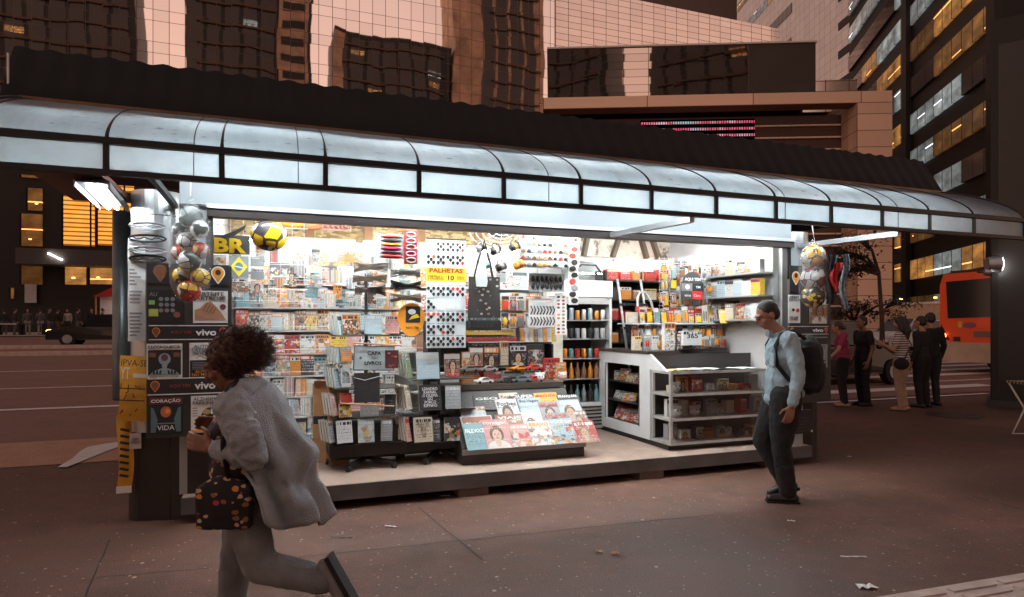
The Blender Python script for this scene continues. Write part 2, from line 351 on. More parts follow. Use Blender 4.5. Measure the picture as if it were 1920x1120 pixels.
# ------------------------------------------------------------------ ground, road, markings
def gz(x, y): return 0.0 if y < 10.2 else .025*(y-10.2) if y < 46 else .895
def asphalt(name, c1, c2, spots=.0, crack=True, bumpy=.25):
    m, n, b = newmat(name); co = n.n('TexCoord').outputs['Object']
    f = n.noise(co, .42, 7, .68); g = n.noise(co, 95, 3, .75); l = n.noise(n.n('Mapping', {0: co, 3: (.25, 1.1, 1)}).outputs[0], 1.3, 4)
    c = n.ramp(f, [(.36, c1), (.64, c2)])
    mo = n.noise(co, 3.1, 6, .75); st = n.noise(co, 1.15, 5, .7)
    c = n.mix(n.ramp(mo, [(.4, (.55, .55, .55)), (.6, (0, 0, 0))]), c, tuple(a*.7 for a in c1)); c = n.mix(n.ramp(st, [(.56, (0, 0, 0)), (.64, (.6, .6, .6))]), c, tuple(a*.5 for a in c1))
    c = n.mix(n.m('MULTIPLY', l, .5), c, tuple(a*.55 for a in c1)); c = n.mix(.35, c, n.ramp(g, [(.35, tuple(a*.5 for a in c1)), (.65, tuple(a*1.5 for a in c2))]))
    if spots:
        vo = n.n('TexVoronoi', {'Vector': co, 'Scale': 9.0, 'Randomness': 1.0}); r, gg, _ = n.sep(vo.outputs['Color'])
        k = n.m('MULTIPLY', n.m('LESS_THAN', vo.outputs['Distance'], n.m('MULTIPLY_ADD', r, .12, .015)), n.m('GREATER_THAN', gg, .62))
        c = n.mix(n.m('MULTIPLY', k, spots), c, (.34, .29, .25))
        vo2 = n.n('TexVoronoi', {'Vector': co, 'Scale': 26.0, 'Randomness': 1.0}); r2, g2, _ = n.sep(vo2.outputs['Color'])
        k2 = n.m('MULTIPLY', n.m('LESS_THAN', vo2.outputs['Distance'], n.m('MULTIPLY_ADD', r2, .2, .03)), n.m('GREATER_THAN', g2, .7))
        c = n.mix(n.m('MULTIPLY', k2, spots*.7), c, (.4, .33, .28))
    n.t.links.new(c, b.inputs['Base Color'])
    n.t.links.new(n.ramp(f, [(.3, (.5, .5, .5)), (.7, (.8, .8, .8))]), b.inputs['Roughness'])
    h = n.m('ADD', g, n.m('MULTIPLY', n.noise(co, 7, 3), 1.5))
    n.t.links.new(n.n('Bump', {'Height': h, 'Strength': bumpy, 'Distance': .01}).outputs[0], b.inputs['Normal']); return m
pave_m = asphalt('sidewalk_asphalt', (.017, .0076, .005), (.215, .095, .061), 1.0)
road_m = asphalt('road_asphalt', (.14, .072, .054), (.33, .178, .138), 0)
gut_m = asphalt('gutter_concrete', (.42, .22, .14), (.58, .33, .22), .4)
mark_m = mat('road_paint', (.72, .66, .62), .6, 0, .12, 9)
red_m = asphalt('cycle_path_red', (.24, .1, .07), (.32, .15, .1), 0)
conc = mat('concrete', (.36, .29, .25), .8, 0, .2, 3)
def sheet(name, x0, x1, ys, m, dz, label=None):
    xs = [x0, x1]; rows = [[(x, y, gz(x, y)+dz) for x in xs] for y in ys]
    o = MB().loft(rows, smooth=False).build(name, m); return tag(o, label, None, None, 'structure')
sheet('ground', -700, 900, [-400, 10.2, 46, 900], pave_m, 0)
sheet('road', -400, 500, [10.2, 28, 45], road_m, .006)
g = MB().loft([[(-300, 8.45, .006), (3.5, 8.45, .006)], [(-300, 10.2, .006), (3.5, 10.2, .006)]], smooth=False).build('gutter', gut_m); tag(g, kind='structure')
for i, (y, w) in enumerate(((13.4, .2), (16.8, .13), (21.2, .15))): sheet('lane_line', -200, 3.5 if i else 8, [y-w/2, y+w/2], mark_m, .014)
sheet('cycle_path', -300, 8, [28.3, 32.2], red_m, .012)
sheet('lane_line', -200, 8, [33.1, 33.35], mark_m, .014)
for y in (27.9, 32.4):
    o = MB().box(-300, y-.2, gz(0, y)-.1, 6, y+.2, gz(0, y)+.15).build('kerb', mat('kerb_stone', (.62, .5, .44), .7)); tag(o, kind='structure')
for k in range(7):
    y = 9.75+k*1.12; x0 = 9.6+.35*k; sheet('crosswalk_bar', x0, x0+5.5+1.6*k, [y, y+(.14 if k in (0, 2) else .45)], mark_m, .014)
sheet('far_sidewalk', -400, 500, [45, 46.0, 72], conc, .05)
# a curved white paint mark running out over the gutter strip
pm = [atZ(u, v, .016) for u, v in ((108, 876), (125, 876), (160, 862), (190, 850), (222, 838), (222, 829), (196, 832), (165, 838), (150, 846), (138, 858))]
MB().add([(p.x, p.y, .016) for p in pm], [tuple(range(len(pm)))]).build('paint_mark', mark_m)['kind'] = 'structure'
# cracks / seams in the sidewalk: thin recessed-looking joints laid as dark strips
seam = mat('tar_seam', (.03, .022, .02), .8)
def seamline(pts, w=.012):
    ps = [atZ(u, v, .005) for u, v in pts]; mb = MB(); L = []
    for i, p in enumerate(ps):
        d = (ps[min(i+1, len(ps)-1)]-ps[max(i-1, 0)]).normalized(); q = Vector((-d.y, d.x, 0))*w*(.6+.5*rng.random())/2; L.append([tuple(p+q), tuple(p-q)])
    mb.loft(L, smooth=False); tag(mb.build('pavement_seam', seam), kind='structure')
def jit(a, b, n=9, j=1.2): return [(a[0]+(b[0]-a[0])*i/n+rng.uniform(-j, j), a[1]+(b[1]-a[1])*i/n+rng.uniform(-j, j)*.5) for i in range(n+1)]
seamline(jit((560, 1045), (1340, 965), 14)); seamline(jit((785, 952), (905, 1050), 7)); seamline(jit((205, 1012), (160, 1119), 7)); seamline(jit((180, 1083), (390, 1066), 6)); seamline(jit((1545, 818), (1640, 815), 4)); seamline(jit((1820, 930), (1915, 955), 4))
# manhole
p = atZ(1790, 779, .004); tag(MB().cyl((p.x, p.y, .0), (p.x, p.y, .012), .42, n=28).build('manhole_cover', darkgrey), 'dark round manhole cover in the pavement near the crossing', 'manhole cover')
# ridged tactile tiles, bottom right
p0 = atZ(1655, 1121, 0); d1 = (atZ(1915, 1078, 0)-p0).normalized(); d2 = Vector((d1.y, -d1.x, 0)); mb = MB(); a1 = math.atan2(d1.y, d1.x)
tile_m = mat('tactile_concrete', (.46, .36, .31), .75, 0, .2, 5, .3)
mb.obox(p0+d1*1.6+d2*.62+Vector((0, 0, .004)), (4.6, 1.24, .012), (0, 0, a1))
for i in range(-3, 11):
    for j in range(3):
        for k in range(4): mb.obox(p0+d1*(i*.4+.2)+d2*(j*.4+.07+k*.09)+Vector((0, 0, .014)), (.34, .045, .012), (0, 0, a1))
tag(mb.build('tactile_paving', tile_m), kind='structure')
# litter
for i, (u, v, w, h, lb, m_) in enumerate(((1625, 1103, .11, .05, 'crumpled white paper scrap on the dark pavement by the tactile tiles', paper), (1600, 1046, .17, .012, 'thin white straw lying alone on the dark pavement', paper), (1483, 979, .06, .02, 'white cigarette end lying to the right of the walking man', paper), (733, 989, .1, .014, 'white paper strip lying on the pavement in front of the book racks', paper), (640, 1010, .16, .012, 'dark twig lying on the pavement beside the running woman', seam), (327, 973, .07, .03, 'small yellow leaflet at the foot of the poster pillar', yellow_p), (349, 970, .06, .02, 'small white slip at the foot of the poster pillar', paper), (1592, 858, .05, .03, 'white wrapper on the pavement beside the right pillar', paper), (1124, 1037, .05, .03, 'pale flattened leaf on the pavement, left of a pair', cardboard), (1153, 1040, .05, .035, 'pale flattened leaf on the pavement, right of a pair', cardboard), (835, 932, .08, .025, 'white paper slip lying just under the platform edge', paper), (1180, 900, .07, .02, 'pale cardboard bit under the platform edge', cardboard))):
    p = atZ(u, v, .0); a = rng.uniform(-.4, .4)-YAW; mb = MB(); n = 5
    mb.loft([[(x*w/n-w/2, (-h/2, h/2)[s]+.2*h*math.sin(x*2.1+i), .004+.012*abs(math.sin(x*1.7+s+i))*min(1, h/.03)) for s in (0, 1)] for x in range(n+1)], smooth=False)
    mb.loft([[(x*w/n-w/2, (-h/2, h/2)[s]+.2*h*math.sin(x*2.1+i), .002+.012*abs(math.sin(x*1.7+s+i))*min(1, h/.03)) for s in (0, 1)] for x in range(n+1)], smooth=False)
    o = mb.build('litter_scrap' if i not in (1, 2, 4) else ('drinking_straw', 'cigarette_end', '', 'twig')[i-1], m_, None, (p.x, p.y, .003), a); tag(o, lb, 'litter')
# ------------------------------------------------------------------ mirror-glass towers
def curtain(name, px, rows, col, tilt=.006, rough=.02, lw=.05, metal=1.0, wav=.5, line=(.14, .07, .05), lit=0):
    """glass or panel cladding: vertical joints every px metres, horizontal joints from rows [(period, offset)]; each pane sits at its own slight tilt"""
    m, n, b = newmat(name); tc = n.n('TexCoord').outputs['Object']; x, y, z = n.sep(tc)
    xu = n.m('DIVIDE', x, px); ln = n.m('LESS_THAN', n.m('FRACT', xu), lw/px); cell = None
    for per, off in rows:
        zu = n.m('DIVIDE', n.m('ADD', z, off), per); ln = n.m('MAXIMUM', ln, n.m('LESS_THAN', n.m('FRACT', zu), lw*.8/per))
        cell = n.m('FLOOR', zu) if cell is None else n.m('ADD', cell, n.m('MULTIPLY', n.m('FLOOR', zu), 7.3))
    wn = n.n('TexWhiteNoise', {'Vector': n.comb(n.m('FLOOR', xu), cell)}, noise_dimensions='2D')
    nn = n.n('TexNoise', {'Vector': n.n('Mapping', {0: tc, 3: (.16, .16, .09)}).outputs[0], 'Scale': 1.0, 'Detail': 2.0})
    v1 = n.n('VectorMath', {0: wn.outputs['Color'], 1: (.5, .5, .5)}, operation='SUBTRACT').outputs[0]
    v2 = n.n('VectorMath', {0: nn.outputs['Color'], 1: (.5, .5, .5)}, operation='SUBTRACT').outputs[0]
    v1 = n.n('VectorMath', {0: v1, 1: (tilt*2,)*3}, operation='MULTIPLY').outputs[0]; v2 = n.n('VectorMath', {0: v2, 1: (tilt*2*wav*4,)*3}, operation='MULTIPLY').outputs[0]
    ge = n.n('NewGeometry').outputs['Normal']
    nv = n.n('VectorMath', {0: n.n('VectorMath', {0: ge, 1: v1}, operation='ADD').outputs[0], 1: v2}, operation='ADD').outputs[0]
    nv = n.n('VectorMath', {0: nv}, operation='NORMALIZE').outputs[0]
    n.t.links.new(nv, b.inputs['Normal'])
    c2 = tuple(min(1, q*1.06) for q in col); c1 = tuple(q*.92 for q in col)
    base = n.ramp(wn.outputs['Value'], [(0, c1), (1, c2)])
    n.t.links.new(n.mix(ln, base, line), b.inputs['Base Color'])
    n.t.links.new(n.m('MULTIPLY', n.m('SUBTRACT', 1, ln), metal), b.inputs['Metallic'])
    n.t.links.new(n.m('MULTIPLY_ADD', ln, .6, rough), b.inputs['Roughness']); return m
def office(name, px, fl, glassc, lit=.35, warm=.5, st=1.6, blinds=0):
    """ribbon glazing seen at dusk: some rooms lit, ceiling lamps and furniture inside show as small shapes"""
    m, n, b = newmat(name); tc = n.n('TexCoord').outputs['Object']; x, y, z = n.sep(tc)
    xu = n.m('DIVIDE', x, px); zu = n.m('DIVIDE', z, fl); ln = n.m('LESS_THAN', n.m('FRACT', xu), .07)
    ob = n.n('ObjectInfo').outputs['Random']
    room = n.n('TexWhiteNoise', {'Vector': n.comb(n.m('FLOOR', n.m('DIVIDE', xu, 3.0)), n.m('ADD', n.m('FLOOR', zu), n.m('MULTIPLY', ob, 97)))}, noise_dimensions='2D')
    r, g, bb = n.sep(room.outputs['Color'])
    on = n.m('LESS_THAN', r, lit)
    nz = n.noise(n.n('Mapping', {0: tc, 3: (.5, .5, .9)}).outputs[0], 1.0, 3, .6); fz = n.m('FRACT', zu)
    pane = n.n('TexWhiteNoise', {'Vector': n.comb(n.m('FLOOR', xu), n.m('ADD', n.m('FLOOR', zu), n.m('MULTIPLY', ob, 57)))}, noise_dimensions='2D').outputs['Value']
    vo = n.n('TexVoronoi', {'Vector': n.n('Mapping', {0: tc, 3: (.8, .8, 1.5)}).outputs[0], 'Scale': 1.0}); dot = n.m('MULTIPLY', n.m('LESS_THAN', vo.outputs['Distance'], n.m('MULTIPLY_ADD', pane, .12, .05)), n.m('GREATER_THAN', n.sep(vo.outputs['Color'])[0], .45))
    bar = n.m('MULTIPLY', n.band(n.m('FRACT', n.m('MULTIPLY_ADD', z, .62, n.m('MULTIPLY', ob, 5))), .47, .53), n.m('GREATER_THAN', pane, .6))
    inten = n.m('ADD', n.m('MULTIPLY', n.m('POWER', nz, 2.0), n.m('MULTIPLY_ADD', bb, .75, .12)), n.m('ADD', n.m('MULTIPLY', dot, 2.6), n.m('MULTIPLY', bar, 1.3)))
    if blinds:
        inten = n.m('MULTIPLY', n.m('MULTIPLY_ADD', n.m('GREATER_THAN', n.m('FRACT', n.m('MULTIPLY', z, blinds)), .35), .8, .2), n.m('MULTIPLY_ADD', nz, .9, .35))
    warmc = n.mix(n.m('LESS_THAN', g, warm), (.8, .9, .88), (1, .34, .05) if blinds else (1, .43, .11))
    e = n.m('MULTIPLY', n.m('MULTIPLY', on, inten), n.m('MULTIPLY', n.m('SUBTRACT', 1, ln), st))
    n.t.links.new(warmc, b.inputs['Emission Color']); n.t.links.new(e, b.inputs['Emission Strength'])
    n.t.links.new(n.mix(ln, glassc, (.02, .018, .018)), b.inputs['Base Color']); b.inputs['Roughness'].default_value = .06
    b.inputs['Specular IOR Level'].default_value = .8; return m
mirA = curtain('mirror_glass_wide', 1.55, [(3.45, 0.0), (3.45, 1.2)], (.93, .88, .88), .0008, .015, .06, 1, 2.0)
mirB = curtain('pale_cladding', 1.9, [(.86, 0)], (.88, .78, .74), .003, .12, .07, .85)
mirM = curtain('dark_mirror_glass', 2.0, [(.62, 0)], (.62, .55, .52), .0015, .02, .04, 1, 1.6, (.03, .025, .02))
mirC = curtain('pale_panel', 1.7, [(1.55, 0)], (.97, .92, .92), .006, .2, .05, .5)  # pale base colour stands in for reflected sky
stone = curtain('beige_stone', 8.0, [(1.25, 0)], (.86, .6, .45), 0, .55, .06, 0, 0, (.2, .11, .07))
browncl = mat('brown_cladding', (.08, .045, .035), .5)
darkfac = mat('dark_facade', (.014, .012, .012), .5, 0, .2, .3)
def local_thing(name, label, cat, x, y, ang, group=None): return thing(name, label, cat, (x, y, 0), ang, group)
def slab(name, mats, root, x0, y0, z0, x1, y1, z1, lab=None):
    o = MB().box(0, 0, 0, x1-x0, y1-y0, z1-z0).build(name, mats, root, (x0, y0, z0))
    if lab: o['label'] = lab
    return o
# A: wide mirror tower across the avenue
tA = local_thing('office_tower', 'wide mirror glass tower reflecting pink sky and dark buildings, above the kiosk roof', 'tower', -60, 78, 0)
slab('facade', mirA, tA, 0, 0, .9, 95.2, 40, 120)
xm = atY(1030, 60, 78).x+60
tB = local_thing('office_block', 'pale pink block of small panels behind the dark glazed box', 'building', 35.3, 78, 0)
slab('wall', mirB, tB, 0, 0, .9, atY(1462, 53, 78).x-35.3, 30, 47.0)
slab('roof_storey', browncl, tB, 12, 4, 47.002, 33, 28, 54.5)
# C, D: one facade's bright and dark reflections as two towers, lit ribbon windows
cang = math.atan2(56.5-30.4, 63-47.1)
def wall_pt(u, D): p = atD(u, 610, D); return p.x, p.y
cx, cy = wall_pt(1640, 92); c2x, c2y = wall_pt(1360, 150)
tC = local_thing('panelled_tower', 'tall white panelled tower with lit upper windows, behind the dark tower', 'tower', cx, cy, math.atan2(cy-c2y, cx-c2x)+math.pi)
LC = math.hypot(cx-c2x, cy-c2y)+40
o = MB().box(0, -45, 0, LC, 0, 140).build('wall', mirC, tC, (0, 0, .9))
offC = office('panel_window_glass', 1.7, 3.1, (.3, .27, .27), .6, .85, 1.1)
for k in range(11): slab('window', offC, tC, 26-k*.3, .02, 40+k*6.2, LC-4, .1, 41.7+k*6.2)
for k in range(6): slab('vent_opening', darkfac, tC, 5, .02, 34.5+k*4.5, 9.5, .09, 35.7+k*4.5)
dx, dy = wall_pt(1862, 44); d2x, d2y = wall_pt(1588, 78); dang = math.atan2(dy-d2y, dx-d2x)
tD = local_thing('glazed_tower', 'dark tower with ribbons of lit office windows at the right', 'tower', d2x, d2y, dang)
LD = math.hypot(dx-d2x, dy-d2y)
MB().box(0, .25, 0, LD, 30, 44).build('wall', darkfac, tD, (0, 0, 0))
offD = office('ribbon_glass', 1.7, 3.3, (.1, .09, .088), .6, .35, 1.3)
offD2 = office('ribbon_glass_bright', 1.7, 3.3, (.1, .08, .07), .9, .85, 1.7)
for k in range(12):
    z = 1.2+k*3.3; a = .56*LD
    slab('window', offD2 if k in (2, 5, 7) else offD, tD, .6, .0, z+1.2, a-1.2, .2, z+2.9); slab('window', offD2 if k in (1, 2, 4, 7) else offD, tD, a+.4, .0, z+1.2, LD-.4, .2, z+2.9)
slab('pier', darkfac, tD, .56*LD-1.0, -.25, 0, .56*LD+.2, .24, 44.2); slab('pier', darkfac, tD, LD-.35, -.3, 0, LD+.8, .24, 44.2)
# M: dark glazed hall framed in beige stone
mx, my = wall_pt(1028, 52); m2x, m2y = wall_pt(1531, 52); mang = math.atan2(m2y-my, m2x-mx); LM = math.hypot(m2x-mx, m2y-my)*.97; mang -= .06
tM = local_thing('glazed_hall', 'low hall with a dark mirror box over a beige stone frame', 'building', mx, my, mang)
slab('glass_box', mirM, tM, 0, 0, 19.6, LM, 16, 23.85)
slab('matte_panels', mat('matte_dark_glass', (.04, .03, .027), .35, 0, .3, .2), tM, LM-5.2, -.03, 19.61, LM+.01, -.004, 23.84)  # dark sheet added over the glass end to cover a bright reflected gap
slab('roof_edge', offwhite, tM, -.1, -.15, 23.852, LM+.1, 15, 23.98)
EX = 25.9; px_ = LM+.0
slab('stone_beam', stone, tM, -.4, -2.0, 18.35, EX, -.6, 19.25); slab('stone_pier', stone, tM, EX-2.6, -2.0, 0, EX, -.598, 18.348); slab('stone_side_wall', stone, tM, EX-2.6, -.596, 0, EX, 14, 19.2)
slab('back_wall', mat('louvre_shadow', (.1, .055, .045), .7), tM, -.4, .6, 0, EX-2.6, 12, 18.3)  # plain dark brown wall behind the louvres
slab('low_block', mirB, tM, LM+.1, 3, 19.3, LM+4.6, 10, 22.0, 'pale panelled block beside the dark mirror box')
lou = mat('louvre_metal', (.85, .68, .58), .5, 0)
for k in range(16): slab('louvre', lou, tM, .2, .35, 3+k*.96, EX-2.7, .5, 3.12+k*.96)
def led_mat():
    m = bpy.data.materials.new('led_screen'); m.use_nodes = True; t = m.node_tree; t.nodes.clear(); n = NT(t)
    x, y, z = n.sep(n.n('TexCoord').outputs['Object'])
    dots = n.m('MULTIPLY', n.m('GREATER_THAN', n.m('FRACT', n.m('MULTIPLY', x, 5.2)), .4), n.m('GREATER_THAN', n.m('FRACT', n.m('MULTIPLY', z, 1.92)), .62))
    f = n.noise(n.comb(x, z, 0), .33, 2); c = n.ramp(f, [(.35, (.35, .75, .8)), (.5, (.8, .06, .14)), (.62, (.85, .9, .95))])
    e = n.n('Emission', {0: c, 1: n.m('MULTIPLY', dots, .95)}); n.n('OutputMaterial', {0: e.outputs[0]}); return m
slab('led_screen', led_mat(), tM, 7.4, .1, 14.2, 16.4, .3, 18.0)
# podium with amber windows at the left, behind the avenue
amber = office('amber_blind_glass', 2.1, 3.0, (.12, .05, .02), 1.0, 1.0, 1.7, 2.6)
amber2 = office('amber_lobby_glass', 2.1, 3.0, (.12, .05, .02), .9, 1.0, 1.8)
tP = local_thing('bank_podium', 'dark building with amber lit windows across the avenue at left', 'building', -60, 66, 0)
slab('wall', darkfac, tP, 0, .3, .9, 62, 11.4, 20)
def pwin(u0, v0, u1, v1, m_):
    a = atY(u0, v0, 66); b_ = atY(u1, v1, 66); slab('window', m_, tP, a.x+60, .05, b_.z, b_.x+60, .28, a.z)
for r in ((115, 332, 176, 361), (115, 366, 176, 462), (180, 366, 250, 462), (180, 332, 250, 361)): pwin(*r, amber)
for r in ((36, 400, 78, 462), (48, 352, 78, 395), (36, 327, 80, 334), (36, 490, 78, 534), (118, 493, 160, 534), (165, 493, 245, 534), (16, 540, 24, 560)): pwin(*r, amber2)
a = atY(33, 486, 64); slab('entrance_canopy', mat('canopy_slab', (.07, .06, .055), .6), tP, a.x+60, -2.5, a.z-.4, a.x+78, .04, a.z+.9)
for k in range(6):
    a = atY(92+k*4.6, 476+k*2.2, 63.4); MB().cyl((0, 0, -.03), (0, 0, .04), .09).build('downlight', lamp_w, tP, (a.x+60, -2.62, a.z))
a = atY(47, 545, 66); s_ = slab('poster_panel', mat('notice_panel', (.5, .5, .48), .5), tP, a.x+60, -.1, atY(47, 568, 66).z, atY(69, 545, 66).x+60, .0, atY(47, 533, 66).z)
# dark towers on the near side of the avenue: seen only as reflections in the glass
TF = 376/190; TY = -220
tw = [(x0*TF, x1*TF, k, H*TF) for x0, x1, k, H in ((-66, -33, 1, 115), (-21.5, 10.5, 1, 118), (16.5, 51, 1, 86), (52, 82, 1, 113))]
towm = office('old_tower_glass', 2.4, 3.2, (.035, .026, .024), .035, .8, 1.2)
towd = mat('old_tower_balcony', (.13, .08, .058), .8); towb = mat('old_tower_render', (.5, .32, .22), .8, 0, .35, .15)
for i, (x0, x1, k, H) in enumerate(tw):
    t = local_thing('apartment_tower', ['dark tower mirrored at the far left of the glass facade', 'dark tower mirrored right of the pale gap in the glass facade', 'low dark tower mirrored in the middle of the glass facade', 'tall beige and dark tower mirrored right of centre in the glass'][i], 'tower', x0, TY, 0)
    Wd_ = x1-x0; slab('wall', towb if i == 3 else darkfac, t, 0, -30, 0, Wd_, 0, H)
    for q in range(int(Wd_/9)):
        if i == 3 and q < 2: continue
        slab('window', towm, t, q*9+.9, .02, 3, q*9+8.0, .3, H-3)
    if i == 1:
        slab('wing', towb, t, Wd_*.72, .31, 0, Wd_*.97, 3.2, H-9)
        for q in range(int(H/9)-2): slab('window', darkfac, t, Wd_*.75, 3.21, 3+q*9, Wd_*.94, 3.3, 7+q*9)
    if i == 2: slab('wing', towb, t, 0, .31, 0, Wd_*.08, 2.0, H-3)
    for q in range(int(H/11)): slab('balcony', towd, t, 5 if i != 3 else Wd_*.4, .31, 8+q*11, Wd_*(.7 if i == 1 else .95), 1.4, 9+q*11)
for i, (x0, x1, y, H) in enumerate(((210, 300, -230, 120), (-280, -150, -230, 120), (-47, -30, 30, 0))):  # right block is added, unseen, to darken the hall's mirror glass
    if H: slab('wall', darkfac, local_thing('apartment_tower', ['broad dark block behind the viewer at right', 'broad dark block behind the viewer at left'][i], 'tower', x0, y, 0), 0, -14, 0, x1-x0, 0, H)
# ------------------------------------------------------------------ the newsstand
K = thing('newsstand', 'long lit newsstand with a glowing curved canopy and open shopfront', 'kiosk', (2.4, 6.8, 0))
def KP(mb, name, mats, label=None, bevel=0, parent=None):
    mb.v = [(x-2.4, y-6.8, z) for x, y, z in mb.v]
    o = mb.build(name, mats, parent or K, bevel=bevel)
    if label: o['label'] = label
    return o
X0, X1, YF, YB, FL = -.46, 5.42, 5.6, 8.0, .2
terr = asphalt('terrazzo_floor', (.34, .24, .19), (.5, .38, .31), .8)
KP(MB().box(X0-.2, YF, .085, X1+.25, YB+.1, FL), 'platform', terr)
KP(MB().box(X0-.2, YF-.03, .075, X1+.25, YF-.002, FL+.004), 'platform_edge', steel if False else mat('edge_steel', (.12, .115, .115), .5, .4, .3, 3))
for x in (-.2, 1.72, 3.6, 5.2): KP(MB().box(x-.14, YF-.01, -.01, x+.14, YF+.6, .08), 'platform_foot', mat('foot_concrete', (.14, .11, .095), .85))
skirt = mat('skirt_dark', (.02, .02, .02), .7); KP(MB().box(X0-.1, YF+.35, -.01, X1+.2, YB+.05, .084), 'underframe', skirt)
shopwall = mat('shop_wall', (.72, .73, .72), .5, 0, .05)
KP(MB().box(X0-.2, YB, FL+.002, X1+.25, YB+.08, 2.98), 'back_wall', shopwall)
KP(MB().box(X0-.16, YF+.3, FL+.002, X0, YB-.002, 2.98), 'side_wall', shopwall)
KP(MB().box(X1, YF+.3, FL+.002, X1+.16, YB-.002, 2.98), 'side_wall', shopwall)
KP(MB().box(X0-.2, YF+.1, 2.982, X1+.25, YB+.1, 3.04), 'ceiling', offwhite)
# straw-board insulation on the upper back wall, with ribs
def osb():
    m, n, b = newmat('strawboard'); co = n.n('TexCoord').outputs['Object']
    vo = n.n('TexVoronoi', {'Vector': n.n('Mapping', {0: co, 2: (0, .5, .3), 3: (16, 16, 42)}).outputs[0], 'Scale': 1.0}); r, g, _ = n.sep(vo.outputs['Color'])
    n.t.links.new(n.ramp(r, [(0, (.16, .1, .04)), (.4, (.42, .3, .13)), (.8, (.6, .46, .24)), (1, (.3, .2, .09))]), b.inputs['Base Color']); b.inputs['Roughness'].default_value = .7; return m
osbm = osb()
def marb():
    m, n, b = newmat('insulation_board'); co = n.n('TexCoord').outputs['Object']
    f = n.noise(co, 5, 6, .7); n.t.links.new(n.ramp(f, [(.38, (.12, .1, .08)), (.46, (.62, .56, .47)), (.7, (.75, .7, .6))]), b.inputs['Base Color']); return m
marbm = marb()
KP(MB().box(X0, YB-.06, 2.56, 3.45, YB-.003, 2.975), 'insulation_panel', osbm)
KP(MB().box(3.46, YB-.06, 2.5, X1-.004, YB-.003, 2.975), 'insulation_panel', marbm, 'pale mottled insulation panel')
for i, x in enumerate((.42, 1.1, 1.75, 2.5)): KP(MB().box(x-.05, YB-.085, 2.5, x+.05, YB-.062, 2.97), 'rib', mat('rib_wood', (.3, .16, .07), .6))
for i, (xa, xb) in enumerate(((4.45, 4.62), (5.0, 4.85), (5.2, 5.02), (4.0, 4.1))): KP(MB().bar((xa, YB-.1, 2.5), (xb, YB-.1, 2.96), .09, .05), 'rib', mat('rib_dark', (.1, .075, .05), .5))
# header, fascia wall, window frame
fasc = mat('fascia_enamel', (.35, .385, .405), .38, 0, .03, 1.2)
KP(MB().box(-.68, YF+.06, 2.512, 5.46, YF+.1, 3.1), 'fascia', fasc)
KP(MB().box(X0-.02, YF+.0, 2.415, X1+.03, YF+.13, 2.475), 'header_beam', mat('header_dark', (.03, .02, .018), .4))
KP(MB().box(X0-.02, YF-.02, 2.477, X1+.03, YF+.12, 2.51), 'header_rail', alu)
KP(MB().box(X0-.03, YF+.04, FL, X0+.02, YF+.12, 2.413), 'window_jamb', black); KP(MB().box(X1-.03, YF+.04, FL, X1+.02, YF+.12, 2.413), 'window_jamb', black)
KP(MB().box(X1+.022, YF+.05, FL, X1+.2, YF+.14, 2.51), 'jamb_panel', fasc); KP(MB().box(-.69, YF+.13, FL, X0-.032, YF+.2, 2.51), 'jamb_panel', fasc)
# pillars: rounded in plan, steel above a dark plinth
def arc(cx, cy, r, a0, a1, n=10): return [(cx+r*math.cos(RAD(a0+(a1-a0)*i/n)), cy+r*math.sin(RAD(a0+(a1-a0)*i/n))) for i in range(n+1)]
pl = arc(-.87, 5.92, .19, 180, 360, 18); pl = [(-1.06, 6.3)]+pl+[(-.68, 6.3)]
KP(MB().prism(pl, .705, 2.62, 'xy', 0), 'pillar', steel)
for z in (1.2, 2.42): KP(MB().prism([(x*1.0+(x+.87)*.012, y-.002) for x, y in pl], z, z+.006, 'xy'), 'pillar_seam', darkgrey)
pb = [(-1.075, 6.2), (-1.075, 5.98)]+arc(-.95, 5.92, .125, 190, 262, 6)+[(-.76, 5.74), (-.752, 5.745), (-.744, 5.74), (-.3, 5.7), (-.3, 6.0)]
dkp = mat('plinth_paint', (.03, .027, .026), .42, .2, .2, 2)
KP(MB().prism(pb, -.01, .703, 'xy'), 'pillar_plinth', dkp)
pr = [(5.46, 6.3)]+arc(5.7, 5.93, .2, 180, 360, 18)+[(5.9, 6.3)]
KP(MB().prism(pr, .705, 2.62, 'xy'), 'pillar', steel)
KP(MB().prism([(5.44, 6.2), (5.44, 5.76), (5.86, 5.75)]+arc(5.9, 5.87, .11, 270, 355, 6)+[(6.01, 6.2)], -.01, .703, 'xy'), 'pillar_plinth', dkp)
board = mat('board_grey', (.04, .039, .039), .4, .1)
KP(MB().box(-.9, 5.6, .68, -.3, 5.635, 2.02), 'poster_board', board); KP(MB().box(5.38, 5.6, .68, 5.98, 5.635, 2.06), 'poster_board', board)
# hanging side panel at the left
p = atD(229, 500, 5.95); KP(MB().lathe([(.075, .86), (.08, .88), (.08, 2.6)], (p.x, p.y, 0), 16), 'side_panel', mat('side_panel_teal', (.1, .12, .125), .35, .5))
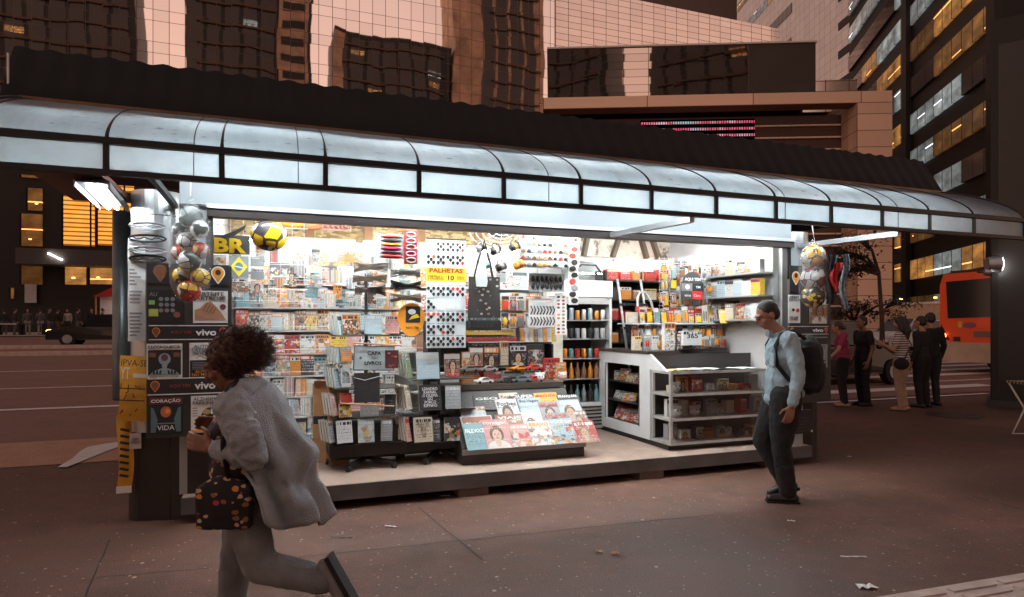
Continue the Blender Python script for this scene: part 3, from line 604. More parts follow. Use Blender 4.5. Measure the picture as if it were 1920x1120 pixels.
# canopy: curved milky sheets and the strip below them, in a dark frame
frame_m = mat('canopy_frame', (.011, .012, .013), .45)
XL, XR = -1.64, 7.5; YT, YO, ZT, ZS, ZB = 5.4, 4.5, 3.13, 2.67, 2.475
def prof(t): return YT-(YT-YO)*math.sin(t), ZS+(ZT-ZS)*(.46*math.cos(t)+.54*(1-math.sin(t)))
mull = [-.935+.637*k for k in range(-1, 13)]
edges = [XL]+mull+[XR]
NSEG = 10
sag = random.Random(5)
for a, b in zip(edges[:-1], edges[1:]):
    rows = []; sg = sag.uniform(-.002, .012); dz_ = sag.uniform(-.004, .004)
    for i in range(NSEG+1):
        y, z = prof(math.pi/2*i/NSEG); k = math.sin(math.pi*i/NSEG)
        rows.append([(a+.004+(b-a-.008)*j/6, y+dz_*k, z+dz_*k-sg*k*math.sin(math.pi*j/6)) for j in range(7)])
    KP(MB().loft(rows), 'canopy_sheet', polyc)
    KP(MB().box(a+.012, YO-.004, ZB+.016, b-.012, YO+.004, ZS-.03), 'strip_sheet', stripc)
for i_, x in enumerate(mull):
    ps = [(x, prof(math.pi/2*i/NSEG)[0], prof(math.pi/2*i/NSEG)[1]+.005) for i in range(NSEG+1)]
    KP(MB().tube(ps, [.004+.01*(i/NSEG)**3 for i in range(NSEG+1)], 6), 'canopy_rib', frame_m)
    KP(MB().box(x-.0165, YO-.02, ZB+.014, x+.0165, YO+.02, ZS-.026), 'mullion', frame_m)
for x in (-.46, .165, 1.98, 4.27, 5.65):                          # lapped sheet joints
    KP(MB().tube([(x, prof(math.pi/2*i/NSEG)[0], prof(math.pi/2*i/NSEG)[1]+.003) for i in range(NSEG+1)], .0035, 5), 'sheet_joint', darkgrey); KP(MB().box(x-.003, YO-.008, ZB+.016, x+.003, YO-.0045, ZS-.03), 'sheet_joint', darkgrey)
for x in (XL, XR):
    KP(MB().tube([(x, prof(math.pi/2*i/12)[0], prof(math.pi/2*i/12)[1]+.004) for i in range(13)], .014, 8), 'end_bar', frame_m)
    KP(MB().box(x-.018, YO-.02, ZB+.014, x+.018, YO+.02, ZS-.026), 'mullion', frame_m)
    KP(MB().bar((x, YO+.03, ZS-.01), (x, YT+.0, ZS-.01), .03, .04), 'end_tie', frame_m)
KP(MB().box(XL-.02, YO-.025, ZS-.026, XR+.02, YO+.025, ZS+.014), 'strip_beam', frame_m); KP(MB().box(XL-.02, YO-.025, ZB-.02, XR+.02, YO+.025, ZB+.014), 'strip_beam', frame_m)
KP(MB().box(XL-.02, YT, ZT-.02, XR+.02, YT+.05, ZT+.025), 'gutter_rail', mat('rail_bronze', (.2, .12, .08), .35, .6))
# corrugated roof rising behind the canopy
rows = []; nx = 260
for (y, z) in ((YT+.06, ZT-.01), (5.75, 3.615)):
    rows.append([(XL-.15+(XR-XL+.3)*i/nx, y, z+.010*math.sin(i*math.pi*2/5.2)) for i in range(nx+1)])
rows += [[(x, y+.02, z-.03) for x, y, z in rows[1]], [(x, y+.03, z-.03) for x, y, z in rows[0]]]
KP(MB().loft(rows), 'roof', mat('roof_sheet', (.009, .0087, .0087), 1.0))
for x in (XL-.15, XR+.15): KP(MB().prism([(YT+.1, ZT-.05), (5.75, 3.58), (8.1, 3.1), (8.1, 2.99), (YT+.1, 2.99)], x-.01, x+.01, 'yz'), 'gable', black)
KP(MB().loft([[(XL-.15, 5.77, 3.59), (XR+.15, 5.77, 3.59)], [(XL-.15, 8.2, 3.1), (XR+.15, 8.2, 3.1)]], smooth=False), 'roof_back', black)
KP(MB().cyl((XL-.12, YT+.15, ZT-.02), (XL-.12, YT+.15, ZT+.36), .008, n=6), 'antenna_pole', steel)
# support arms, soffit at the left with its lamp
for (x0, x1) in ((3.15, 3.75), (5.55, 6.4)): KP(MB().bar((x0, YF+.02, 2.44), (x0+.16, YO+.03, 2.44), .055, .05), 'support_arm', alu)
KP(MB().bar((-.72, YF+.14, 2.5), (-.72, YO+.03, 2.5), .04, .04), 'support_arm', darkgrey)
KP(MB().box(-1.5, 5.0, 2.56, -1.08, 6.1, 2.6), 'soffit', mat('soffit_brown', (.2, .1, .075), .6))
q0 = atZ(172, 340, 2.53); q1 = atZ(214, 386, 2.53); dd = (q1-q0).normalized(); sp_ = Vector((dd.y, -dd.x, 0))
f = KP(MB().bar(q0, q1, .2, .02), 'lamp_fixture', darkgrey)
for s in (-.03, .03): KP(MB().cyl(q0+sp_*s+dd*.06+Vector((0, 0, -.03)), q1+sp_*s-dd*.06+Vector((0, 0, -.03)), .014, n=8), 'lamp_tube', tube_can)
for s in (-.1, .1): KP(MB().bar(q0+sp_*s+Vector((0, 0, -.02)), q1+sp_*s+Vector((0, 0, -.02)), .012, .05), 'lamp_side', alu)
# fluorescent fittings under the canopy and in the shop
def fitting(x0, x1, y, z, m_, n=2, dirx=True, r=.014):
    fx = KP(MB().box(x0, y-.05, z+.02, x1, y+.05, z+.055) if dirx else MB().box(y-.05, x0, z+.02, y+.05, x1, z+.055), 'lamp_fixture', white)
    for s in ((-.025, .025) if n == 2 else (0,)):
        a, b = ((x0+.03, y+s, z), (x1-.03, y+s, z)) if dirx else ((y+s, x0+.03, z), (y+s, x1-.03, z))
        KP(MB().cyl(a, b, r, n=8), 'lamp_tube', m_)
for x in (-.75, .55, 1.85, 3.15, 4.45): fitting(x, x+1.15, 5.08, 2.805, tube_can)
fitting(-1.5, -1.0, 5.08, 2.805, tube_can, 1); fitting(5.75, 6.4, 5.08, 2.805, tube_can, 1)
for x in (-.3, .98, 2.26): fitting(x, x+1.2, 7.55, 2.47, tube_in, 1)
fitting(4.35, 5.3, 7.7, 2.4, tube_in, 1)
fitting(5.95, 7.4, 5.27, 2.42, tube_in, 1, False)
for x in (-.2, 1.2, 2.6, 4.0): fitting(x, x+1.2, 6.7, 2.9, tube_in, 2); fitting(x, x+1.2, 5.83, 2.6, tube_front, 1)
# ------------------------------------------------------------------ printed goods: shared meshes, colour per object
pages_m = mat('page_edges', (.72, .7, .64), .8, 0, .05, 30)
def mag_mesh(kind, t, curl=0.0):
    mb = MB(); n = 5; F = []; B = []
    for i in range(n+1):
        x = -.5+i/n; yy = -curl*math.sin(math.pi*i/n)
        F.append([(x, yy-t/2, 0), (x, yy-t/2, 1)]); B.append([(x, yy+t/2, 0), (x, yy+t/2, 1)])
    for i in range(n):
        u0, u1 = i/n, (i+1)/n
        mb.add([F[i][0], F[i+1][0], F[i+1][1], F[i][1]], [(0, 1, 2, 3)], 0, False, [[(u0, 0), (u1, 0), (u1, 1), (u0, 1)]])
    mb.loft(B, 1, False); mb.loft([[F[i][1], B[i][1]] for i in range(n+1)], 1, False); mb.loft([[F[i][0], B[i][0]] for i in range(n+1)], 1, False)
    for e in (0, n): mb.add([F[e][0], F[e][1], B[e][1], B[e][0]], [(0, 1, 2, 3)], 1)
    return mb.mesh('magazine', [COV[kind], pages_m])
MAGM = {(k, t): mag_mesh(k, t, .004) for k in COV for t in (.006, .022)}
HUES = {'white': (.78, .8, .8), 'orange': (.8, .3, .05), 'black': (.04, .04, .045), 'teal': (.2, .38, .42), 'red': (.55, .05, .04), 'yellow': (.82, .55, .08), 'grey': (.36, .4, .42), 'cream': (.75, .66, .52), 'pale blue': (.5, .66, .74), 'brown': (.32, .16, .09), 'pink': (.72, .38, .36), 'green': (.25, .38, .18)}
MOTIF = {'collage': 'picture', 'portrait': 'face', 'text': 'lettered', 'stripes': 'striped spine', 'collage_titled': 'picture', 'portrait_titled': 'face', 'text_titled': 'lettered'}
def mag(name, label, cat, p, w, h, tilt=0, yaw=0, hue='white', kind='collage', thick=.006, group=None, parent=None):
    o = bpy.data.objects.new(name, MAGM[(kind, thick)]); COL.objects.link(o); o.location = p
    o.rotation_euler = (-tilt, 0, yaw); o.scale = (w, 1, h); c = HUES[hue]; j = rng.uniform(.85, 1.12)
    o.color = (min(1, c[0]*j), min(1, c[1]*j), min(1, c[2]*j), 1)
    if parent: o.parent = parent
    if label: tag(o, label, cat, group)
    return o
HW = ['white', 'white', 'pale blue', 'orange', 'cream', 'white', 'yellow', 'black', 'teal', 'red', 'grey', 'pink', 'pale blue', 'white', 'brown', 'cream']
# back wall rack, with shelves of magazines
rack = thing('magazine_rack', 'tall white back wall rack crowded with magazines and small books', 'rack', (1.2, 7.85, FL))
def part(mb, name, mats, root, bevel=0, label=None, off=None):
    off = off if off is not None else root.location
    mb.v = [(x-off[0], y-off[1], z-off[2]) for x, y, z in mb.v]; o = mb.build(name, mats, root, bevel=bevel)
    if label: o['label'] = label
    return o
RX0, RX1 = -.42, 3.35
ROWS = [(2.02, .25, .2, 7.80, 20), (1.75, .245, .155, 7.74, 27), (1.49, .245, .13, 7.70, 30), (1.235, .24, .175, 7.62, 22), (.99, .235, .14, 7.54, 27), (.77, .21, .105, 7.46, 30), (.56, .2, .12, 7.38, 28), (.34, .21, .16, 7.30, 20)]
for i, (z, h, w, y, n) in enumerate(ROWS):
    part(MB().box(RX0, y-.055, z-.014, RX1, min(7.92, y+.2), z-.002), 'shelf', white, rack)
    part(MB().cyl((RX0, y-.06, z+.045), (RX1, y-.06, z+.045), .004, n=6), 'lip_wire', wire, rack)
for x in (RX0+.01, .85, 2.1, RX1-.01): part(MB().box(x-.012, 7.9, FL+.002, x+.012, 7.925, 2.4), 'upright', alu, rack)
part(MB().box(RX0, 7.58, 1.212, 1.3, 7.6, 1.234), 'price_strip', orange_p, rack, 0, 'orange price strip')
part(MB().box(RX0, 7.34, .3, RX1, 7.92, .325), 'shelf', white, rack)
rown = ['top', 'second', 'third', 'fourth', 'fifth', 'sixth', 'seventh', 'lowest']
NMAG = 0
for i, (z, h, w, y, n) in enumerate(ROWS):
    st = (RX1-RX0-.1)/n
    for k in range(n):
        x = RX0+.05+st*(k+.5)
        if i >= 4 and 1.35 < x: continue                      # hidden behind the front display
        hue = rng.choice(HW if i > 3 else HW+['orange', 'white', 'red']); kd = rng.choice(['collage', 'text', 'stripes', 'collage', 'text', 'text'] if i in (1, 2) else ['stripes', 'stripes', 'collage', 'text'] if i in (5, 6) else ['collage', 'collage', 'collage', 'text', 'collage', 'text', 'portrait'])
        mag('magazine' if w > .15 else 'pocket_book', f'{hue} {MOTIF[kd]} cover, {ORD[k]} from left, {rown[i]} shelf of back rack', 'magazine' if w > .15 else 'book', (x+rng.uniform(-.006, .006), y, z), w*rng.uniform(.92, 1.12), h*rng.uniform(.8, 1.02), RAD(12), rng.uniform(-.16, .16), hue, kd, .006 if w > .15 else .022, 'magazines on the back wall rack'); NMAG += 1
# spine-on stacks and wider sets leaned behind, second layer on top shelf
for k in range(9):
    hue = rng.choice(['cream', 'pink', 'white', 'orange', 'pale blue']); x = .3+k*.24
    mag('magazine', f'{hue} magazine hung above the top shelf, {ORD[k]} from the left in the upper row', 'magazine', (x, 7.88, 2.25), .2, .17, RAD(3), 0, hue, 'collage', .006, 'magazines hung above the rack')
# loose wrapped packs hung in front of the upper shelves
for k in range(26):
    x = .25+(k % 13)*.225+rng.uniform(-.05, .05); z = (2.06, 1.8)[k//13]+rng.uniform(-.05, .05)
    if x > 1.45 and x < 1.75: continue
    hue = rng.choice(['white', 'pale blue', 'grey', 'cream', 'orange', 'teal']); w_ = rng.uniform(.08, .15)
    mag('card_pack', f'{hue} wrapped card pack, {ORD[k % 13]} from left in the {["upper", "lower"][k//13]} hung row', 'card pack', (x, 7.62-.03*(k % 3), z), w_, rng.uniform(.1, .17), 0, rng.uniform(-.2, .2), hue, rng.choice(['collage', 'text', 'stripes']), .006, 'packs hung before the rack')
# ---------------------------------------------------------------- small carded goods for hooks and counters
blister = {}
def pack_mesh(v):
    """header card with a printed front and a bulging clear bubble holding the article"""
    mb = MB(); mb.add([(-.5, 0, 0), (.5, 0, 0), (.5, 0, 1), (-.5, 0, 1)], [(0, 1, 2, 3)], 0, False, [[(0, 0), (1, 0), (1, 1), (0, 1)]])
    mb.box(-.5, .0005, 0, .5, .004, 1, 1)
    if v == 0: mb.sph((0, -.004, .42), (.3, .014, .3), 10, 6, 2)
    elif v == 1:
        for q in (-.22, .22): mb.sph((q, -.004, .4), (.16, .012, .33), 8, 6, 2)
    elif v == 2: mb.box(-.36, -.018, .1, .36, -.0004, .66, 2)
    else:
        for q in range(4): mb.box(-.4+q*.22, -.012, .08, -.26+q*.22, -.0004, .7, 2)
    return mb
PACKIN = [black_p, orange_p, grey_p, red_p, teal_p, white_p, yellow_p, brown_p]
PACKM = [[pack_mesh(v).mesh('blister_pack', [COV[('collage', 'text')[v % 2]], paper, m_]) for m_ in PACKIN] for v in range(4)]
PNAME = ['black', 'orange', 'grey', 'red', 'teal', 'white', 'yellow', 'brown']
def pack(p, w, h, yaw, label_tail, group, tilt=0):
    v = rng.randrange(4); q = rng.randrange(8); hue = rng.choice(['white', 'orange', 'black', 'grey', 'pale blue', 'red', 'white', 'teal', 'cream'])
    o = bpy.data.objects.new('blister_pack', PACKM[v][q]); COL.objects.link(o); o.location = p; o.rotation_euler = (-tilt, rng.uniform(-.05, .05), yaw); o.scale = (w, 1, h)
    o.color = (*HUES[hue], 1)
    art = ['round', 'twin', 'boxed', 'fourfold'][v]
    return tag(o, f'{hue} card with {art} {PNAME[q]} article, {label_tail}', 'blister pack', group)
# chip-bag / pouch
def pouch_mesh(m_):
    rows = []
    for i in range(9):
        z = i/8; d = math.sin(math.pi*z)**.6; rows.append([(x, -.5*d*math.sqrt(max(0, 1-(x/.5)**2))*.28, z) for x in (-.5, -.4, -.2, 0, .2, .4, .5)])
    mb = MB()
    for i in range(8):
        for j in range(6):
            q = [rows[i][j], rows[i][j+1], rows[i+1][j+1], rows[i+1][j]]
            mb.add(q, [(0, 1, 2, 3)], 0, True, [[(a[0]+.5, a[2]) for a in q]])
    mb.loft([[(x, -y, z) for x, y, z in r] for r in rows], 1); return mb.mesh('snack_bag', m_)
POUCH = pouch_mesh([COV['collage'], steel])
def pouch(p, w, h, yaw, hue, label, group, lie=0):
    o = bpy.data.objects.new('snack_bag', POUCH); COL.objects.link(o); o.location = p; o.rotation_euler = (RAD(-8)-lie, rng.uniform(-.1, .1), yaw); o.scale = (w, w, h); o.color = (*HUES[hue], 1)
    return tag(o, label, 'snack bag', group)
# box carton with printed front
def carton(p, w, d, h, yaw, hue, label, cat='box', name='product_box', group=None, kind='text'):
    mb = MB(); mb.add([(-.5, -.5, 0), (.5, -.5, 0), (.5, -.5, 1), (-.5, -.5, 1)], [(0, 1, 2, 3)], 0, False, [[(0, 0), (1, 0), (1, 1), (0, 1)]])
    mb.add([(-.5, -.5, 0), (-.5, .5, 0), (.5, .5, 0), (.5, -.5, 0), (-.5, -.5, 1), (-.5, .5, 1), (.5, .5, 1), (.5, -.5, 1)], [(0, 1, 2, 3), (4, 7, 6, 5), (0, 4, 5, 1), (3, 2, 6, 7), (1, 5, 6, 2)], 1)
    key = 'carton_'+hue; m2 = mat(key, HUES[hue], .5)
    k = (kind, hue)
    if k not in CART: CART[k] = mb.mesh('product_box', [COV[kind], m2])
    o = bpy.data.objects.new(name, CART[k]); COL.objects.link(o); o.location = p; o.rotation_euler.z = yaw; o.scale = (w, d, h); o.color = (*HUES[hue], 1)
    return tag(o, label, cat, group)
CART = {}
CANM = {}
def can(p, hue, label, group, r=.033, h=.12, bottle=False):
    k = (hue, bottle, r)
    if k not in CANM:
        c = tuple(HUES[hue]); m_ = mat('can_'+hue, c, .3, .4)
        mb = MB().lathe([(r*.85, 0), (r, .008), (r, h-.012), (r*.8, h)], n=12) if not bottle else MB().lathe([(r*.9, 0), (r, .01), (r, h*.55), (r*.4, h*.8), (r*.38, h*.93), (r*.45, h*.94), (r*.45, h)], n=12)
        CANM[k] = mb.mesh('drink', [m_])
    o = bpy.data.objects.new('drink_bottle' if bottle else 'drink_can', CANM[k]); COL.objects.link(o); o.location = p
    return tag(o, label, 'bottle' if bottle else 'can', group)
# ------------------------------------------------------------------ poster pillar, left
def poster(name, label, x0, z0, x1, z1, y, base, cat='poster'):
    t = thing(name, label, cat, ((x0+x1)/2, y, z0)); w, h = x1-x0, z1-z0
    MB().box(-w/2, -.003, 0, w/2, .003, h).build('sheet', base, t); return t, w, h
def vrect(u0, v0, u1, v1, y): a = atY(u0, v0, y); b = atY(u1, v1, y); return a.x, b.z, b.x, a.z
YP = 5.592
def disc(t, x, z, rx, rz, m_, name='printed_motif', d=.004, n=20): return MB().prism([(x+rx*math.cos(2*math.pi*i/n), z+rz*math.sin(2*math.pi*i/n)) for i in range(n)], -d-.003, -.0032, 'xz').build(name, m_, t)
def shape(t, pts, m_, name='printed_motif', d=.0035): return MB().prism(pts, -d-.003, -.0031, 'xz').build(name, m_, t)
def rect(t, x0, z0, x1, z1, m_, name='printed_panel', d=.002): return MB().box(x0, -d-.003, z0, x1, -.0031, z1).build(name, m_, t)
def pin(t, x, z, r, m_, inner):                    # guitar-pick / map-pin shaped emblem
    pts = [(x+r*math.cos(a), z+r*math.sin(a)) for a in [RAD(-35+250*i/14) for i in range(15)]]+[(x-.1*r, z-1.7*r), (x+.1*r, z-1.7*r)]
    shape(t, pts, m_, 'emblem', .003); pts2 = [(x+(p[0]-x)*.84, z+(p[1]-z)*.84) for p in pts]; shape(t, pts2, inner, 'emblem', .004)
bone = mat('xray_blue', (.3, .42, .48), .5); dkblue = mat('poster_black', (.012, .016, .02), .4)
def txt(t, s, x, z, w, h, m_, bold=.0, d=-.0085): return text(s, w, h, m_, t, (x, d, z), depth=.002, bold=bold)
t, w, h = poster('magazine', 'magazine cover headed ENXAQUECA with a blue skull scan on the pillar board', *vrect(275, 645, 342, 709, YP), YP, paper, 'magazine')
rect(t, -w*.46, h*.1, w*.46, h*.82, dkblue); txt(t, 'ENXAQUECA', 0, h*.9, w*.9, h*.095, black_p, .01); txt(t, 'DIGA ADEUS A DOR!', 0, h*.055, w*.8, h*.05, black_p)
disc(t, 0, h*.56, w*.17, h*.17, bone); disc(t, 0, h*.6, w*.1, h*.1, mat('xray_red', (.2, .05, .06), .5), d=.005); shape(t, [(-w*.09, h*.46), (w*.09, h*.46), (w*.06, h*.3), (w*.3, h*.22), (w*.42, h*.11), (-w*.42, h*.11), (-w*.3, h*.22), (-w*.06, h*.3)], bone)
for s in (-1, 1): rect(t, s*w*.34-w*.09, h*.62, s*w*.34+w*.09, h*.74, brown_p, 'printed_panel', .003)
for s in (-1, 1):
    for k in range(3): shape(t, [(s*w*(.08+.1*k), h*.24), (s*w*(.12+.1*k), h*.24), (s*w*(.16+.08*k), h*.13), (s*w*(.1+.08*k), h*.13)][::s], dkblue, 'printed_motif', .005)
t, w, h = poster('magazine', 'magazine headed AUTISMO half hidden by the running woman on the pillar board', *vrect(355, 643, 422, 707, YP), YP, paper, 'magazine')
rect(t, -w*.48, h*.02, w*.48, h*.5, dkblue); txt(t, 'AUTI\nDEFICI\nINTEL', -w*.2, h*.8, w*.45, h*.28, mat('text_blue', (.12, .2, .26), .5), .01); txt(t, 'AUTISMO\nNO MUNDO', -w*.05, h*.13, w*.75, h*.17, orange_p, .01)
for k in range(5): rect(t, -w*.42, h*(.42-.045*k), w*(.1-.03*k), h*(.44-.045*k), grey_p, 'printed_panel', .003)
t, w, h = poster('magazine', 'dark magazine headed CORACAO with a red heart between two x-ray figures', *vrect(279, 746, 343, 812, YP), YP, dkblue, 'magazine')
rect(t, -w*.49, h*.8, w*.49, h*.99, mat('dark_red', (.14, .03, .03), .5)); txt(t, 'CORAÇÃO', 0, h*.9, w*.86, h*.13, white_p, .02); txt(t, 'VIDA', 0, h*.17, w*.5, h*.13, white_p)
disc(t, 0, h*.6, w*.16, h*.15, mat('heart_orange', (.45, .14, .06), .5)); disc(t, w*.05, h*.62, w*.07, h*.07, orange_p, d=.005); rect(t, -w*.3, h*.27, w*.3, h*.3, grey_p)
for s in (-1, 1): shape(t, [(s*w*.3, h*.05), (s*w*.44, h*.05), (s*w*.44, h*.74), (s*w*.36, h*.7), (s*w*.24, h*.4)][::s], mat('xray_dim', (.1, .17, .2), .5))
t, w, h = poster('magazine', 'pale magazine headed ALZHEIMER PARKINSON with a black head and puzzle piece', *vrect(358, 743, 420, 809, YP), YP, paper, 'magazine')
txt(t, 'ALZHEIMER\nPARKINSON', 0, h*.86, w*.88, h*.2, black_p, .0); disc(t, w*.08, h*.46, w*.26, h*.22, black_p); shape(t, [(-w*.22, h*.46), (-w*.1, h*.2), (w*.26, h*.2), (w*.2, h*.34), (-w*.1, h*.5)], black_p); shape(t, [(-w*.18, h*.5), (-w*.3, h*.38), (-w*.18, h*.36)], black_p)
disc(t, -w*.03, h*.56, w*.12, h*.07, mat('gears_gold', (.5, .33, .12), .5), d=.006)
for a, b in ((.1, .5), (.18, .42)): rect(t, w*(a), h*(b), w*(a+.14), h*(b+.14), white_p, 'printed_panel', .006)
rect(t, -w*.48, h*.02, w*.48, h*.09, orange_p)
for k in range(4): rect(t, -w*.45, h*(.66-.07*k), -w*.3, h*(.68-.07*k), grey_p)
t, w, h = poster('magazine', 'pale magazine on arthritis with clasped hands, under the ball bag', *vrect(362, 545, 427, 606, YP), YP, paper, 'magazine')
txt(t, 'ARTRITE\nARTROSE', .0, h*.83, w*.86, h*.26, black_p, .015); disc(t, w*.36, h*.5, w*.09, h*.09, mat('seal_dark', (.14, .04, .05), .5))
shape(t, [(-w*.45, h*.1), (w*.45, h*.1), (w*.3, h*.34), (w*.12, h*.56), (0, h*.68), (-w*.14, h*.62), (-w*.3, h*.45), (-w*.45, h*.4)], skinlight)
for k in range(4): shape(t, [(-w*.1+k*w*.08, h*.62-k*h*.05), (-w*.06+k*w*.08, h*.63-k*h*.05), (-w*.2+k*w*.09, h*.36-k*h*.03), (-w*.24+k*w*.09, h*.37-k*h*.03)], skinmid, 'printed_motif', .006)
t, w, h = poster('magazine', 'dark magazine with green and yellow corner tabs, beside the ball bag', *vrect(277, 543, 342, 606, YP), YP, dkblue, 'magazine')
for k in range(9): disc(t, w*(-.12+.17*(k % 3)), h*(.72-.17*(k//3)), w*.065, h*.06, grey_p)
rect(t, -w*.47, h*.55, -w*.3, h*.68, mat('tab_green', (.2, .5, .12), .5)); rect(t, -w*.47, h*.2, -w*.2, h*.42, mat('tab_yellow', (.5, .55, .1), .5)); disc(t, w*.34, h*.25, w*.1, h*.09, skinmid); txt(t, 'AU', -w*.34, h*.86, w*.22, h*.12, grey_p)
def strip_sign(u0, v0, u1, v1, label, y=YP-.002, words=True, base=black_p):
    x0, z0, x1, z1 = vrect(u0, v0, u1, v1, y); t, w, h = poster('phone_card_sign', label, x0, z0, x1, z1, y, base, 'sign')
    rect(t, -w/2, 0, w/2, h*.06, white_p); rect(t, -w/2, h*.94, w/2, h, white_p)
    if words: txt(t, 'AQUI TEM', -w*.1, h*.5, w*.26, h*.24, mat('dim_red', (.3, .06, .05), .5), .01)
    txt(t, 'vivo', w*.22, h*.5, w*.27, h*.44, white_p, .03); pin(t, -w*.41, h*.6, h*.24, orange_p, brown_p); pin(t, w*.44, h*.6, h*.24, orange_p, magenta_p); return t
strip_sign(279, 610, 427, 637, 'black phone card strip above the skull scan magazine on the left pillar'); strip_sign(277, 710, 425, 737, 'black phone card strip above the heart magazine on the left pillar')
x0, z0, x1, z1 = vrect(275, 493, 430, 535, YP); t, w, h = poster('pick_sign', 'black strip with two orange pick emblems behind the bag of balls', x0, z0, x1, z1, YP, black_p, 'sign')
pin(t, -w*.34, h*.62, h*.3, skinmid, brown_p); pin(t, w*.36, h*.6, h*.32, white_p, orange_p); disc(t, w*.36, h*.62, h*.13, h*.14, black_p, d=.0055)
# white handwritten roll on the pillar, yellow notices at its left edge
p = atY(259, 545, 5.75); a = atY(259, 447, 5.75); b = atY(259, 640, 5.75); t = thing('paper_roll', 'long narrow white paper of handwritten lines on the steel pillar', 'notice', (p.x-.005, p.y-.03, b.z)); H = a.z-b.z
mb = MB().loft([[(-.06, .028*math.sin(i*1.1)*.3, i/12*H), (0, -.012+.02*math.sin(i*1.1)*.3, i/12*H), (.06, .02*math.sin(i*.9)*.3, i/12*H)] for i in range(13)]); mb.build('sheet', paper, t)
for i in range(27):
    if i in (6, 7, 13, 18, 19): continue
    MB().box(-.045, -.022, H*(.96-.035*i), rng.uniform(-.01, .048), -.0205, H*(.96-.035*i)+.014).build('ink_line', mat('faded_ink', (.3, .29, .29), .7), t)
def notice(lb, u0, v0, u1, v1, D, yaw, lean):
    p = atD((u0+u1)/2, v1, D); q = atD((u0+u1)/2, v0, D); w = (u1-u0)/FPX*D; h = q.z-p.z
    t = thing('cardboard_notice', lb, 'notice', p, yaw); MB().loft([[(-w/2+.015*math.sin(i*.8), -.003-.02*math.sin(i*.7), h*i/6), (0, -.012-.02*math.sin(i*.7), h*i/6), (w/2+.015*math.sin(i*.8), -.003-.02*math.sin(i*.7+.4), h*i/6)] for i in range(7)]).build('sheet', mat('aged_yellow', (.72, .36, .04), .6, 0, .15, 8), t)
    t.rotation_euler.y = lean; return t, w, h
t, w, h = notice('yellow hand-painted notice hung slightly tilted on the left pillar edge', 222, 668, 273, 790, 5.0, -YAW+.25, RAD(4))
text('IPVA-SE', w*.86, h*.1, black_p, t, (0, -.05, h*.9)); text('YT', w*.3, h*.18, white_p, t, (-w*.28, -.05, h*.74)); MB().box(-w*.02, -.045, h*.68, w*.45, -.043, h*.74).build('ink_line', white_p, t)
for k in range(14):
    x, z = rng.uniform(-.4, .35)*w, rng.uniform(.08, .58)*h; MB().bar((x, -.046, z), (x+rng.uniform(-.1, .1)*w, -.046, z+rng.uniform(-.02, .12)*h), .004, .006).build('ink_line', black_p, t)
for z in (.32, .5): MB().box(-w*.45, -.047, h*z, w*.42, -.045, h*z+.008).build('ink_line', black_p, t)
t, w, h = notice('lower yellow notice with slanted black letters and a white foot, by the pillar base', 221, 780, 245, 915, 5.04, -YAW+.45, RAD(1))
for k in range(8): MB().bar((-w*.3, -.05, h*(.2+.09*k)), (w*.32, -.05, h*(.17+.09*k)), .004, h*.035).build('ink_line', black_p, t)
MB().box(-w*.52, -.03, -.035, w*.52, -.026, .02).build('foot_strip', paper, t)
t, w, h = poster('paper_slip', 'small white slip with two short lines low on the left pillar', *vrect(244, 812, 266, 840, 5.8), 5.775, paper, 'notice'); txt(t, 'LEIBEM\nTEMAQUI', 0, h*.5, w*.75, h*.4, grey_p)
for i, v in enumerate((425, 448, 470, 486)):
    p = atY(278, v, 5.71); mb = MB()
    for k in range(3): mb.tube([(p.x+.13*math.cos(a_*math.pi/8), p.y-.015-.004*k, p.z+.022*math.sin(a_*math.pi/8)*(1+.2*k)) for a_ in range(17)], .004, 5)
    mb.tube([(p.x-.13+.026*k, p.y-.02, p.z+.01*math.sin(k*1.9)) for k in range(11)], .005, 5)
    tag(mb.build('coiled_cable', [steel, blackrub][i % 2]), f'{ORD[i]} coiled cable from the top hanging on the steel pillar', 'cable', 'cables on the pillar')
# ---------------------------------------------------------------- balls in nets
def ballmat(name, c1, c2, sc=4, thr=.5):
    m, n, b = newmat(name); co = n.n('TexCoord').outputs['Object']; f = n.noise(co, sc*3, 1, .3)
    vo = n.n('TexVoronoi', {'Vector': co, 'Scale': sc*3.2}); r, g, bb = n.sep(vo.outputs['Color']); ed = n.n('TexVoronoi', {'Vector': co, 'Scale': sc*3.2}, feature='DISTANCE_TO_EDGE').outputs['Distance']
    cc = n.mix(n.m('GREATER_THAN', r, thr), c1, c2); cc = n.mix(n.m('LESS_THAN', ed, .05), cc, (.05, .045, .04)); cc = n.mix(n.m('MULTIPLY', n.m('GREATER_THAN', f, .6), .8), cc, (.7, .68, .62))
    n.t.links.new(cc, b.inputs['Base Color']); b.inputs['Roughness'].default_value = .22; return m
BM = {'grey': ballmat('ball_grey', (.3, .34, .34), (.08, .09, .09)), 'white': ballmat('ball_white', (.75, .75, .72), (.3, .06, .06), 4, .62), 'bw': ballmat('ball_black_white', (.7, .7, .68), (.04, .04, .04), 4, .53), 'red': ballmat('ball_red', (.6, .04, .02), (.7, .4, .06), 5, .85), 'yellow': ballmat('ball_yellow', (.8, .5, .03), (.06, .05, .04), 4, .78), 'orange': ballmat('ball_orange', (.82, .4, .04), (.8, .72, .5), 3, .66), 'silver': ballmat('ball_silver', (.55, .55, .54), (.25, .03, .06), 4, .62), 'gold': ballmat('ball_gold_black', (.8, .52, .03), (.05, .04, .03), 6, .5)}
def ball(u, v, D, r, k, label, group):
    p = atD(u, v, D); o = MB().sph((0, 0, 0), r, 20, 14).build('toy_ball', BM[k], None, p); o.rotation_euler = (rng.random()*6, rng.random()*6, 0); return tag(o, label, 'ball', group)
GB = 'balls in the left net bag'
